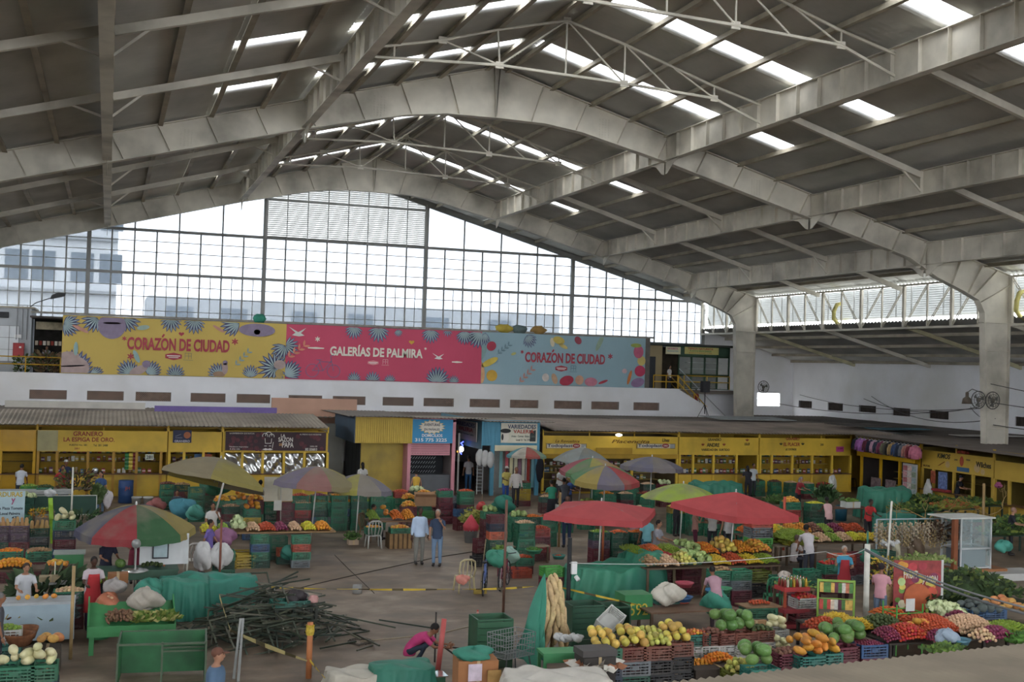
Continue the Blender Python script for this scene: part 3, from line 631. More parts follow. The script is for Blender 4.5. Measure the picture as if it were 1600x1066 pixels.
# ---- roofs over the shops
def sheet(label, x0, x1, y0, y1, z0, z1, col='#8a7f70', pitch=.18, rz=0, grp=None, ampl=.02):
    o = MB(); n = int((x1-x0)/pitch*4); n -= n % 4; vs = []; fs = []
    for i in range(n+1):
        x = x0+(x1-x0)*i/n; h = (ampl, 0, -ampl, 0)[i % 4]; vs += [(x, y0, z0+h), (x, y1, z1+h)]
    o.add(vs, [(2*i, 2*i+1, 2*i+3, 2*i+2) for i in range(n)])
    ob = solid(o.build('corrugated_roof_sheet', mat(col, .85, .16, .9, dirt='#5f564b')), .012)
    return tag(ob, label, 'roof sheet', grp)
sheet('long dusty corrugated awning over the yellow shops and the maroon sign', -9, 9.5, 53.2, 57.6, 3.22, 3.62, '#8f8474')
sheet('dusty corrugated roof behind the awning, beside the peach wall', -9, 7.9, 57.9, 73.3, 3.5, 3.1, '#776c60', .25)
sheet('corrugated roof over the yellow shutter and the blue side wall', 10.4, 13.6, 53.7, 60.5, 3.74, 3.7, '#6f675d')
sheet('corrugated roof over the pink kiosk with the light blue sign', 13.4, 17.2, 53.6, 62, 3.72, 3.4, '#8b8173')
sheet('corrugated roof over the light blue corner shop', 17.0, 20.6, 53.6, 62, 3.6, 3.35, '#8a8072')
sheet('brown corrugated awning over the yellow shops with two plastic ware signs', 20.4, 28.4, 53.4, 60, 3.22, 3.5, '#85776a')
sheet('brown corrugated awning over the two yellow grain shops', 28.2, 40.2, 53.4, 60, 3.2, 3.45, '#85776a')
sheet('flat corrugated roof at the foot of the white wall, behind the pink kiosk', 8.2, 28.4, 60.2, 73.3, 3.34, 3.12, '#736a5f', .25)
sheet('flat corrugated roof at the foot of the stair and the speaker stand', 28.2, 42.9, 60.2, 73.3, 3.4, 3.1, '#6f675e', .25)
o = sheet('grey brown corrugated roof around the near column and the clothes stall', 37.2, 50.3, 38.5, 53.2, 3.0, 3.2, '#6e655d', .3)
sheet('grey corrugated roof in the aisle beyond the near column', 42.7, 50.3, 53.3, 76, 3.15, 3.2, '#676059', .3)
for x, y, w_, d, c, lb in ((36.5, 63, 5, 3, '#8d9292', 'loose pale grey metal sheet lying on the shop roofs below the aisle window'), (43.6, 58, 4, 1.2, '#4b7d8f', 'strip of blue sheet lying on the aisle roof'), (41, 56.6, 5.5, 2.0, '#4f4a45', 'dark loose sheet lying on the roof behind the grain shops'), (45, 52.2, 4.5, 1.0, '#b7b4ad', 'long white strip lying on the roof before the near column'), (46, 66, 5, 3, '#5b554f', 'brown loose sheet lying on the aisle roof near the right wall')):
    ob = MB().box(-w_/2, w_/2, -d/2, d/2, 0, .03).build('loose_roof_panel', mat(c, .8, .2, 2)); ob.location = (x, y, 3.53 if x < 42 else 3.28); ob.rotation_euler = (.02, .0, R(random.uniform(-8, 8))); tag(ob, lb, 'roof panel')
struct(MB().box(8.0, 12.4, 61.3, 61.5, 2.6, 4.25).build('wall_peach', mat('#b98f78', .8, .08, 1)))
tag(MB().box(2.2, 8.0, 59.3, 59.5, 3.55, 3.82).build('purple_beam', mat('#6d5a9c', .6, .1, 2)), 'purple painted beam lying behind the corrugated awning', 'beam')
tag(MB().box(-4.5, 1.8, 60.3, 60.6, 3.6, 3.9).build('white_beam', mat('#bdb9ae', .7, .1, 2)), 'long white beam lying on the roof behind the awning', 'beam')
struct(MB().box(36.6, 41.5, 57.4, 57.5, 0, 3.0).build('wall_corner', mat('#a8841c', .7, .12, 2)))
struct(MB().box(41.4, 41.5, 54.6, 57.4, 0, 3.0).build('wall_corner_side', mat('#a8841c', .7, .12, 2)))
# ---- kiosks
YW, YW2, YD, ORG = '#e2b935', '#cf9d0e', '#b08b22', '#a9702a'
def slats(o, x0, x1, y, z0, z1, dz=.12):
    z = z0
    while z < z1-.01: o.box(x0, x1, y, y+.03, z, min(z+dz-.015, z1)); z += dz
    o.box(x0, x1, y+.02, y+.04, z0, z1); return o
def kiosk(label, W, loc, rz=0, z=(.95, 1.95, 2.87), col=YW, posts=(), openings=None, depth=2.6, back=None, upper=None, shelf=True, pcol=None):
    k = thing('shop_kiosk', label, 'shop', loc, rz); mt = mat(col, .55, .08, 1.2, dirt='#a08430' if col == YW else None)
    bt = mat(back or YD, .75, .15, 1.5)
    MB().box(0, W, 0, .05, z[1], z[2]).build('fascia', mt, k)
    slats(MB(), 0, W, 0, 0, z[0]).build('counter_front', mt, k)
    MB().box(-.02, W+.02, -.14, .35, z[0], z[0]+.05).build('counter_top', mat('#6d4a28', .6, .15, 3), k)
    for x in posts: MB().box(x-.055, x+.055, -.06, .06, 0, z[1]+.02).build('post', mat(pcol or col, .55, .1, 2), k)
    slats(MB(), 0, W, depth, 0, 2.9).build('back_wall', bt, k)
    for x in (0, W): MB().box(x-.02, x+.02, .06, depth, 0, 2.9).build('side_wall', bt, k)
    if shelf:
        for zz in (z[0]+.38, z[0]+.75, z[0]+1.1): MB().box(.05, W-.05, depth-.55, depth-.02, zz-.02, zz).build('shelf', mat('#b39a4a', .7, .15, 3), k)
    MB().box(0, W, -.05, .05, 3.02, 3.08).build('top_rail', mat(pcol or '#97792e', .7, .15, 3), k)
    for x in [W*i/max(1, round(W/2.2)) for i in range(round(W/2.2)+1)]: MB().box(x-.03, x+.03, -.03, .03, z[2], 3.15).build('strut', mt, k)
    return k
FY = 55.0
def fx(px): return at(px, 700, Y=FY).x
KX = {}
def krow(key, label, p0, p1, posts, **kw):
    x0, x1 = fx(p0), fx(p1); k = kiosk(label, x1-x0-.03, (x0, FY, 0), posts=[fx(p)-x0 for p in posts], **kw); KX[key] = (k, x0); return k
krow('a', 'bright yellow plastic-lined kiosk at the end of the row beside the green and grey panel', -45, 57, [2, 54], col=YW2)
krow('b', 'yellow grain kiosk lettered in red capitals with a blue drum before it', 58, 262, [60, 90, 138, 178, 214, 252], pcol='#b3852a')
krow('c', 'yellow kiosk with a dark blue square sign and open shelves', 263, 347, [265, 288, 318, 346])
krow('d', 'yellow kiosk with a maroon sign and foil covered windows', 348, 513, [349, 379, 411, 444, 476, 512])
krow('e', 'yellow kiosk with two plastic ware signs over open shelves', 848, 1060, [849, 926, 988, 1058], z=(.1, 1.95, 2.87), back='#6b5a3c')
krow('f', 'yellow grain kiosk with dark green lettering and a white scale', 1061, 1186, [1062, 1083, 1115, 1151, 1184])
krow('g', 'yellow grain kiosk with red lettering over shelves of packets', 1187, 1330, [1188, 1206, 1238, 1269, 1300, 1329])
def onk(key, s, px, pz, w_, h_, c, **kw):
    k, x0 = KX[key]; return fit(s, w_, h_, mat(c, .6, .04, 2), k, (fx(px)-x0, -.012, pz), **kw)
RED, DGR = '#96302a', '#3a3f24'
def fz(px, py): return at(px, py, Y=FY).z
onk('b', 'GRANERO', 137, fz(137, 678), 1.22, .2, RED); onk('b', 'LA ESPIGA DE ORO.', 139, fz(139, 687), 2.1, .19, RED)
onk('b', 'PUESTO No. 281', 122, fz(122, 695.5), .72, .07, DGR); onk('b', 'Tel. 281 2488', 157, fz(157, 696), .6, .09, DGR); onk('b', '281', 120, fz(120, 701), .2, .08, RED)
MB().box(fx(58)-KX['b'][1], fx(90)-KX['b'][1], -.02, 0, 1.97, 2.86).build('plastic_sheet', mat('#a39a62', .3, .15, 2), KX['b'][0])
MB().box(fx(2)-KX['a'][1], fx(54)-KX['a'][1], -.03, 0, 1.97, 2.86).build('plastic_sheet', mat('#d09c08', .22, .1, 2, bump=.4), KX['a'][0])
for s, px, py, w_, h_, c in (('GRANERO', 1116, 687, .78, .15, DGR), ('ANDRE', 1114, 695.5, .74, .2, DGR), ('VARIEDAD EN  SURTIDO', 1118, 703, 1.65, .12, DGR), ('LOCAL 239', 1167, 694, .3, .14, DGR)): onk('f', s, px, fz(px, py), w_, h_, c)
for s, px, py, w_, h_, c in (('GRANERO', 1238, 686, .82, .15, RED), ('EL PLACER', 1237, 694.5, 1.0, .19, RED), ('# 2 DONDE', 1236, 702.5, .65, .13, DGR), ('200', 1284, 695, .2, .12, DGR)): onk('g', s, px, fz(px, py), w_, h_, c)
for key, px, py in (('f', 1098, 695), ('f', 1131, 695), ('f', 1167, 688), ('g', 1220, 694), ('g', 1254, 694)):
    q = MB()
    for a in (50, 90, 130): leaf(q, fx(px)-KX[key][1], fz(px, py)-.06, R(a), .16, .06, -.013)
    q.build('leaf_motif', mat('#a04a2a' if key == 'f' else DGR, .6, .05, 2), KX[key][0], fix=False)
onk('e', 'La Revueltica', 886, fz(886, 689.5), 1.3, .14, '#7c5a12', shear=.3); onk('e', 'Placencita', 985, fz(985, 690), 2.1, .18, '#7c5a12', shear=.3); onk('e', 'Unes', 1040, fz(1040, 688), .4, .18, '#2a261c', shear=.3)
o = MB(); slats(o, fx(929)-KX['e'][1], fx(985)-KX['e'][1], -.25, 2.0, 2.3); slats(o, 0, fx(1058)-KX['e'][1], -.12, 1.75, 1.97, .1); o.build('roller_shutter_box', mat('#b18a1c', .5, .1, 2), KX['e'][0])
for px in (884, 1024):
    s = sign('shop_sign', 'white plastic ware sign with outlined letters, %s' % ('beside the light blue corner shop' if px < 900 else 'beside the grain kiosk with dark green lettering'), fx(px), FY-.1, fz(px, 697), 2.15, .27, '#cfc9b2', [('Todoplast', -.35, 0, 1.35, .2, '#3c4468')], edge='#b7963c')
    q = MB(); disc(q, .52, .02, .2, -.014, 20, 1.0, .55); q.build('oval_badge', mat('#9c3a40', .6, .05, 2), s, fix=False); fit('ORO', .24, .08, mat('#d8cfc6', .6, .05, 2), s, (.52, -.02, .02))
    q = MB()
    for i in range(4): q.box(.78, 1.05, -.016, -.012, -.11+i*.06, -.08+i*.06)
    q.build('stripes', mat('#4a6a90', .6, .05, 2), s)
sign('shop_sign', 'maroon sign of the food counter with a chef hat drawing and white lettering', fx(431), FY-.09, fz(431, 689.5), fx(510)-fx(351), .92, '#3b2129',
     [('LA', .3, .26, .2, .14, '#e0dcd4'), ('SAZÓN', .42, .08, .66, .2, '#e0dcd4'), ('DE', .2, -.15, .13, .11, '#d9a05c'), ('PAPÁ', .53, -.16, .52, .24, '#e0dcd4'), ('LA EXPERIENCIA QUE BUSCAS', -1.55, .34, 1.1, .075, '#cfc6c0'), ('AL PRECIO QUE NECESITAS', 1.55, .32, 1.0, .075, '#cfc6c0'), ('Tenderos mayoristas', -1.68, -.27, .85, .075, '#cfc6c0'), ('& algo más', -1.85, -.37, .45, .075, '#cfc6c0'), ('302 3336013', 1.6, -.36, .55, .12, '#e0dcd4'), ('LINEA: 300', 1.72, -.22, .33, .06, '#cfc6c0')], edge='#c9a52a')
hat = thing('chef_emblem', 'white outline drawing of a chef hat and moustache on the maroon sign', 'emblem', (fx(418), FY-.11, fz(418, 690)))
q = MB()
for cx_, cz_, r_ in ((-.14, .26, .12), (.02, .3, .14), (.16, .24, .11)):
    pts = [(cx_+r_*math.cos(t), 0, cz_+r_*math.sin(t)) for t in [math.pi*(-.1+1.2*i/10) for i in range(11)]]
    for a, b in zip(pts, pts[1:]): q.bar(a, b, .025, .01, up=(0, 1, 0))
for a, b in [((-.14, .15), (-.12, -.08)), ((.16, .14), (.14, -.08)), ((-.12, -.08), (.14, -.08)), ((-.16, -.2), (-.05, -.2)), ((.04, -.2), (.15, -.2)), ((.24, -.02), (.2, -.3))]: q.bar((a[0], 0, a[1]), (b[0], 0, b[1]), .025, .01, up=(0, 1, 0))
q.add([(-.26, 0, -.36), (-.1, 0, -.3), (0, 0, -.33), (.1, 0, -.3), (.24, 0, -.36), (.1, 0, -.4), (0, 0, -.38), (-.1, 0, -.4)], [tuple(range(8))]); q.build('outline', mat('#e0dcd4', .6, .03, 2), hat)
rnd = random.Random(4); q = MB()
for i in range(46):
    x = rnd.uniform(-2.1, 2.1)
    if abs(x-.2) < .6: continue
    disc(q, x, rnd.uniform(-.38, .38), rnd.uniform(.06, .12), -.004-.0002*i, 10)
mo = q.build('spot_pattern', mat('#5e2a33', .6, .3, 6), None, fix=False); mo.parent = bpy.data.objects[hat.name]; mo.location = (fx(431)-fx(418), .018, -.02)
for i, px in enumerate((364, 395, 427, 460, 494)):
    f_ = thing('foil_sheet', ['crumpled silver foil over the window beside the big tan umbrella', 'crumpled silver foil in the second window under the maroon sign', 'crumpled silver foil in the middle window under the maroon sign', 'darker crumpled foil in the fourth window under the maroon sign', 'crumpled silver foil in the last window under the maroon sign, by the grey shutter'][i], 'foil', (fx(px), FY+.08, 1.42))
    rr = random.Random(i); ph = [rr.uniform(0, 6) for _ in range(6)]
    MB().grid(lambda u, v: ((u-.5)*.82, .03*(math.sin(u*7+v*4+ph[0]+2*math.sin(v*5+ph[3]))+math.sin(u*4-v*8+ph[1]+2*math.sin(u*3+ph[4]))+.4*math.sin(u*17+v*13+ph[2])), (v-.5)*.95), 24, 24).build('foil', mat('#c9cac8', .22, .06, 4, metal=.85), f_, True)
sg = sign('shop_sign', 'dark blue square sign with an orange round emblem on the yellow kiosk', fx(284), FY-.07, fz(284, 682), .8, .56, '#2c3352', [('GRANERO', 0, -.21, .66, .1, '#d8d4dc')]); q = MB(); disc(q, .21, .06, .15, -.01); q.build('round_emblem', mat('#b96a42', .6, .1, 3), sg, fix=False); q = MB().bar((-.3, -.01, .0), (-.05, -.01, .1), .02, .01).bar((-.3, -.01, -.06), (-.0, -.01, -.06), .02, .01); q.build('drawn_lines', mat('#b9bac6', .6, .05, 2), sg)
sign('number_card', 'white card with a stall number hanging in the yellow window', fx(234), FY-.03, fz(234, 714.5), .36, .25, '#c4cbb9', [('281', 0, 0, .26, .15, '#22242a')])
sign('price_card', 'bright pink card on the corner of the yellow grain kiosk', fx(1312), FY-.05, fz(1312, 702), .45, .28, '#c73f8c', [('$ 2000', 0, .03, .3, .09, '#8a2050')])
# grey shutter, blue box over dark doors, yellow shutter
def shutter(name, label, x0, x1, y, z0, z1, col, frame_col=None):
    s = thing(name, label, 'shutter', (x0, y, 0)); W = x1-x0
    o = MB(); z = z0
    while z < z1: o.box(0, W, 0, .03, z, z+.085); o.box(0, W, .015, .04, z+.08, z+.1); z += .1
    o.build('slat_curtain', mat(col, .55, .08, 2, dirt='#7b6a38' if col != '#8b8a80' else None), s)
    for x in (0, W): MB().box(x-.05, x+.05, -.04, .06, 0, z1).build('guide_rail', mat(frame_col or col, .6, .1, 2), s)
    return s
shutter('roller_shutter', 'grey roller shutter between the maroon sign and the dark doors', 10.0, 11.3, 59.0, 0, 3.1, '#8b8a80')
shutter('roller_shutter', 'closed yellow roller shutter beside the pink kiosk', 11.5, 13.7, 55.35, 0, 2.5, '#b59a3a')
o = MB()
for i in range(27): o.box(10.95+i*.101, 10.95+i*.101+.09, 54.3, 54.34, 2.47, 3.68)
o.box(10.95, 13.66, 54.33, 54.36, 2.47, 3.68); yb = thing('shutter_housing', 'yellow ribbed metal housing above the yellow roller shutter', 'housing'); o.build('ribbed_front', mat('#c2a237', .55, .08, 2), yb)
o = MB()
for i in range(50): o.box(10.9, 10.94, 54.3+i*.1, 54.3+i*.1+.085, 2.47, 3.7)
o.build('side_panel', mat('#3c5264', .6, .1, 2), yb); MB().box(10.95, 13.6, 54.36, 59.3, 2.5, 2.55).build('underside', mat('#55514a', .8, .1, 2), yb)
dd = thing('double_door', 'dark blue grey folding door beside the yellow roller shutter', 'door', (11.45, 55.4, 0), 0)
for i in range(4): MB().box(-.03, .03, i*.9, i*.9+.86, 0, 2.45).build('door_leaf', mat('#30373d', .55, .08, 3), dd)
struct(MB().box(13.66, 13.8, 55.3, 59, 0, 3.6).build('wall_partition', mat('#b4707c', .7, .08, 2)))
# pink kiosk
pk = thing('shop_kiosk', 'pink kiosk with a light blue sign and hanging jewellery', 'shop', (13.5, 54.5, 0)); PK_ = mat('#d18a94', .6, .06, 2)
for x in (.08, 2.25): MB().box(x-.08, x+.08, -.05, .1, 0, 3.6).build('post', PK_, pk)
MB().box(-.0, 2.33, -.05, .1, 3.5, 3.66).build('lintel', PK_, pk)
o = MB(); z = 1.9
while z < 2.45: o.box(.12, 2.1, .1, .14, z, z+.085); z += .1
o.build('rolled_shutter', PK_, pk)
MB().box(.1, 2.2, 1.6, 1.65, 0, 3.5).build('back_wall', mat('#24282c', .7, .2, 2), pk); MB().box(.1, 2.2, .3, .9, 0, .95).build('counter', mat('#5b5f63', .4, .1, 2), pk); MB().box(.0, .06, .1, 1.6, 0, 3.5).build('side_wall', PK_, pk); MB().box(2.27, 2.33, .1, 4.6, 0, 3.5).build('side_wall', mat('#9a8d88', .7, .1, 2), pk)
for r_ in range(5):
    for c_ in range(12):
        tag(MB().bar((13.75+c_*.13, 55.98, .95+r_*.22), (13.84+c_*.13, 55.95, 1.06+r_*.22), .075, .02).build('display_card', mat('#c4c9cc', .5, .1, 6)), 'small white display card hanging inside the pink kiosk', 'card', 'cards on the dark wall of the pink kiosk')
sg = sign('shop_sign', 'light blue sign with a white burst and a phone number on the pink kiosk', 14.62, 54.36, 3.05, 2.06, 1.12, '#2f8fc4', [('AVENTURAS', .0, .31, .78, .13, '#4a4a4c'), ('EN PAÑALES', 0, .1, .76, .13, '#4a4a4c'), ('DOMICILIOS', .02, -.2, 1.0, .14, '#ece8dc'), ('315 775 3225', -.03, -.41, 1.55, .16, '#ece8dc')])
pts = []
for i in range(32):
    t = 2*math.pi*i/32; r_ = 1.0 if i % 2 else .78; pts.append((.62*r_*math.cos(t), .2+.31*r_*math.sin(t)))
flat([(a*1.08, .2+(b-.2)*1.1) for a, b in pts], -.005).build('burst_edge', mat('#d8b94a', .6, .04, 2), sg, fix=False); flat(pts, -.009).build('burst', mat('#ddd8c8', .6, .04, 2), sg, fix=False)
# light blue corner shop and its dark interior
vb = thing('shop_kiosk', 'light blue corner shop with two white signs and striped towels', 'shop', (17.1, 54.3, 0)); BL = mat('#4f93ad', .6, .07, 2)
o = MB()
for i in range(11): o.box(.1+i*.08, .1+i*.08+.07, 0, .05, 2.4, 3.62)
o.box(0, 2.9, .05, .1, 2.4, 3.62); o.build('fascia', BL, vb)
for x in (.55, 2.85): MB().box(x-.09, x+.09, -.02, .15, 0, 3.62).build('post', BL, vb)
MB().box(.65, 2.8, -.05, .3, 2.15, 2.42).build('shutter_box', mat('#d7cda8', .5, .05, 2), vb); MB().box(.0, .06, .1, 7.5, 2.2, 3.6).build('side_fascia', mat('#54808f', .7, .1, 2), vb)
MB().box(.6, 2.9, 2.4, 2.45, 0, 3.3).build('back_wall', mat('#6b6660', .8, .2, 2), vb); MB().box(.7, 2.8, .5, .6, .0, 2.1).build('glass_front', mat('#d5dad4', .1, .05, 2, alpha=.25), vb)
MB().box(.5, 2.9, .1, 7.5, 3.3, 3.34).build('ceiling_panel', mat('#6b6660', .8, .2, 2), vb)
sg = sign('shop_sign', 'white variety shop sign with a hat-wearing face on the light blue front', 18.95, 54.22, 3.02, 1.85, .95, '#cfcbb6', [('VARIEDADES', .13, .31, 1.45, .2, '#2b3a5c'), ('VALERIA', .22, .08, 1.05, .18, '#b2402e'), ('Aretes - Correas - Bolsos - Gafas', .2, -.15, 1.2, .1, '#5c6a5e'), ('Local 12  Tel. 2739608', .3, -.33, .9, .09, '#3a3a38')])
q = MB(); disc(q, -.7, -.18, .22, -.008, 18, .85, 1.2); q.build('face_drawing', mat('#d9d2c4', .6, .05, 2), sg, fix=False); q = MB(); disc(q, -.7, .1, .27, -.012, 18, 1, .4); disc(q, -.85, -.2, .08, -.012, 12, .7, 2); q.build('hair_drawing', mat('#2c2b2c', .6, .1, 2), sg, fix=False)
MB().box(.55, .85, -.012, -.008, -.4, .15).build('figure_drawing', mat('#33393a', .6, .3, 8), sg); disc(q := MB(), .72, .2, .09, -.013); q.build('figure_head', mat('#b9a58c', .6, .1, 2), sg, fix=False)
sg = sign('shop_sign', 'shaded variety shop sign facing the alley beside the pink kiosk', 17.02, 57.2, 2.98, 4.4, .95, '#a59f90', [('VARIEDADES', .2, .3, 3.5, .2, '#2b3a5c'), ('VALERIA', .4, .06, 2.5, .2, '#8c3328'), ('Bolsos Correas Gafas', .4, -.16, 2.8, .1, '#5c6a5e')], rz=R(-90))  # alley shade put into the colours: board and red letters darker than the front sign
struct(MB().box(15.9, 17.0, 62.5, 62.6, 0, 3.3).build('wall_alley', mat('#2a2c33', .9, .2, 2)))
nl = thing('neon_tube', 'glowing blue and white neon light in the dark alley', 'light', (16.75, 56.5, 1.95))
pts = [(.0, 0, -.15), (-.1, 0, 0), (0, 0, .12), (.05, 0, .3), (-.05, 0, .4), (.08, 0, .48)]
MB().tube(pts, .025, 6).build('blue_tube', mat('#2a36ff', .4, .02, 2, emit=5.0), nl, True); MB().ball((-.02, 0, .1), (.13, .04, .14), 10, 8).build('white_glow', mat('#fff3e0', .4, .02, 2, emit=3.0), nl, True); MB().ball((-.15, 0, -.02), (.09, .04, .05), 8, 6).build('orange_glow', mat('#ff9a2a', .4, .02, 2, emit=4.0), nl, True)
tag(MB().box(16.3, 16.38, 55.6, 55.68, 0, 2.9).build('alley_post', mat('#b4b2aa', .6, .1, 2)), 'grey metal post at the mouth of the alley', 'post')
for i in range(11): tag(MB().box(15.95+.07*i, 15.97+.07*i, 55.5+.1*i, 55.9+.1*i, 2.05, 2.75).build('hanging_belt', mat(['#4b4746', '#3c3b44', '#5f5a52'][i % 3], .6, .2, 4)), 'dark belt hanging under the shaded alley sign', 'belt', 'belts hanging in the alley')
for i, x in enumerate((16.95, 17.2, 17.45)):
    b_ = MB().ball((0, 0, 0), (.21, .1, .4), 10, 8, .06).build('plastic_bag', mat('#b3b3b0', .35, .1, 3), None, True); b_.location = (x, 54.1-.05*i, 1.85-.05*i); tag(b_, 'pale plastic bag hanging at the alley corner of the light blue shop', 'bag', 'bags hanging at the light blue corner')
lad = thing('wire_ladder_rack', 'white wire rack standing at the alley corner', 'rack', (17.1, 54.9, 0))
o = MB()
for x in (0, .28): o.box(x-.02, x+.02, 0, .04, 0, 1.7)
o.build('side_rails', mat('#b5bab9', .5, .1, 3), lad)
for i in range(9): MB().box(0, .28, 0, .25, .15+i*.17, .17+i*.17).build('shelf', mat('#b5bab9', .5, .1, 3), lad)
for i, (px, c) in enumerate(((783, '#7fb4b8'), (792, '#c45a62'), (799, '#cfc79a'), (806, '#c9c4a4'), (812, '#8a6a78'), (818, '#cfcab2'), (826, '#a3352c'), (833, '#7ab2bd'), (838, '#c79650'), (841, '#4d4f50'))):
    x = at(px, 720, Y=54.6).x; tag(MB().grid(lambda u, v: (x+(u-.5)*.16, 54.6+.015*math.sin(u*14+i), .35+1.75*v), 6, 2).build('hanging_towel', mat(c, .9, .08, 3), None, True), 'narrow %s towel hanging in the light blue shop window' % ['pale turquoise', 'rose red', 'straw', 'cream', 'mauve', 'ivory', 'dark red', 'sky blue', 'orange', 'charcoal'][i], 'towel')
tag(MB().ball((19.95, 53.9, 1.3), (.2, .18, .6), 10, 10, .1).build('hanging_jacket', mat('#23242c', .9, .1, 3), None, True), 'black jacket hanging at the corner of the light blue shop', 'jacket')
# ---- wing on the other side: local x runs towards the camera
WX = 38.3
def wy(px): return at(px, 740, X=WX).y
KW = {}
def wing(key, label, p0, p1, posts, **kw):
    y0, y1 = wy(p0), wy(p1); k = kiosk(label, y0-y1-.03, (WX, y0, 0), R(-90), posts=[y0-wy(p) for p in posts], **kw); KW[key] = (k, y0); return k
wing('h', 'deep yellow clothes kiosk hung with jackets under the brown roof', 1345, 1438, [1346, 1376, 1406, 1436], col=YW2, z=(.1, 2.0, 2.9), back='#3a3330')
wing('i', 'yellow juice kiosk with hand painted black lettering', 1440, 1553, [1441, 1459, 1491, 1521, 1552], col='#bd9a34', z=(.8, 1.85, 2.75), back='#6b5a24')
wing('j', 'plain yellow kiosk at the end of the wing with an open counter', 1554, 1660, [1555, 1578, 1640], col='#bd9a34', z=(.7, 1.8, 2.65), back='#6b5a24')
def onw(key, s, px, py, w_, h_, c, roll=0, **kw):
    k, y0 = KW[key]; p = at(px, py, X=WX); return fit(s, w_, h_, mat(c, .6, .04, 2), k, (y0-p.y, -.015, p.z), rot=(R(90), 0, 0), **kw)
onw('i', 'KIMOS', 1475, 713, .95, .24, '#2f3126', shear=.25); onw('i', 'Wilches', 1537, 727, 1.0, .26, '#2f3126', shear=-.1); onw('i', 'FRUTAS', 1448, 728, .5, .1, '#5a4320')
onw('i', 'LAS FRUTAS', 1505, 707, .85, .12, '#a83a2c'); onw('i', 'JUGOS', 1494, 719, .2, .08, '#5a5040'); onw('i', 'SALPICON', 1513, 719, .25, .07, '#5a5040')
k, y0 = KW['i']; p = at(1503, 721, X=WX); q = MB(); disc(q, y0-p.y, p.z, .2, -.016, 16, .7, 1.2); q.build('fruit_painting', mat('#a8452a', .6, .25, 5), k, fix=False)
p = at(1505, 734, X=WX); MB().box(y0-p.y-.42, y0-p.y+.42, -.02, -.01, p.z-.1, p.z+.1).build('blue_strip', mat('#3a6186', .6, .1, 3), k)
for px, py, r_ in ((1481, 726, .16), (1527, 732, .2), (1536, 738, .14)):
    p = at(px, py, X=WX); q = MB(); disc(q, y0-p.y, p.z, r_, -.016); q.build('painted_spot', mat('#b79a6a', .6, .1, 5), k, fix=False)
p = at(1472, 725, X=WX); MB().bar((y0-p.y-.22, -.018, p.z-.1), (y0-p.y+.2, -.018, p.z+.12), .07, .01).build('painted_churro', mat('#8f4a24', .6, .2, 5), k)
k, y0 = KW['h']; MB().box(.1, y0-wy(1437), -.35, -.3, 2.05, 2.35).build('shutter_box', mat('#c99a10', .5, .08, 2), k)
JC = ['#2b2d3a', '#9a5c9e', '#a263a8', '#5c2735', '#24263a', '#b58aa0', '#33394a', '#7f3a55', '#6b6a52', '#3c3b35', '#a38450', '#36486a', '#2c3648', '#6a6d74', '#b3786a', '#7b3038', '#b8657a']
JN = ['black', 'mauve print', 'violet dotted', 'wine red', 'navy', 'dusty pink', 'slate', 'raspberry', 'camouflage', 'dark green', 'mustard', 'denim blue', 'midnight blue', 'grey', 'salmon', 'brick red', 'rose pink']
def jacket(col):
    t = thing('hanging_jacket', '', 'jacket'); o = MB(); M1 = mat(col, .9, .2, 9)
    o.lathe([(.06, 0), (.1, -.06), (.2, -.1), (.21, -.35), (.2, -.68), (.02, -.7)], 14, (0, 0, 0), 1, .45); o.build('body', M1, t, True)
    for s in (-1, 1): MB().tube([(s*.17, 0, -.12), (s*.26, 0, -.35), (s*.27, -.03, -.62)], [.075, .065, .05], 8).build('sleeve', M1, t, True)
    MB().tube([(-.16, 0, -.06), (0, 0, .03), (.16, 0, -.06)], .012, 6).build('hanger', mat('#c9c9c4', .5, .05, 3), t); return t
for i in range(17):
    px = 1339+i*5.7; p = at(px, 684+i*.75, X=37.55); j = jacket(JC[i]); j.location = p; j.rotation_euler = (0, 0, R(random.uniform(-70, -20))); j['label'] = JN[i]+' jacket on a hanger under the roof edge of the clothes kiosk'
hr = at(1336, 683, X=37.55); h2 = at(1436, 696, X=37.55); tag(MB().tube([hr+Vector((0, 0, .06)), h2+Vector((0, 0, .06))], .02, 6).build('clothes_rail', mat('#8a8a86', .4, .1, 3, metal=.6)), 'metal clothes rail along the roof edge of the clothes kiosk', 'rail')
# poster door of the clothes kiosk
p = at(1421, 757, X=37.9); pd_ = thing('poster_door', 'glass door covered with small pictures at the clothes kiosk', 'door', (37.9, p.y, 0), R(-90))
MB().box(-.55, .55, 0, .04, .1, 2.0).build('door_leaf', mat('#a5a3a0', .5, .1, 3), pd_)
for r_ in range(6):
    for c_ in range(3): MB().box(-.5+c_*.34, -.2+c_*.34, -.02, 0, .2+r_*.29, .45+r_*.29).build('picture', mat(['#b9878c', '#8b9c9e', '#c2b9ae', '#a35a60', '#7f8f76', '#c9a8a0'][(r_*3+c_*2) % 6], .6, .35, 9), pd_)
for i, y in enumerate((at(1372, 700, X=37.6).y, at(1395, 700, X=37.6).y)):
    tag(MB().box(37.5, 37.54, y-.4, y+.4, .1, 1.1).build('magazine_rack', mat('#6f5f60', .6, .5, 9)), ['dark rack of small packets under the hanging jackets', 'second dark rack of packets under the hanging jackets, nearer the picture door'][i], 'rack')
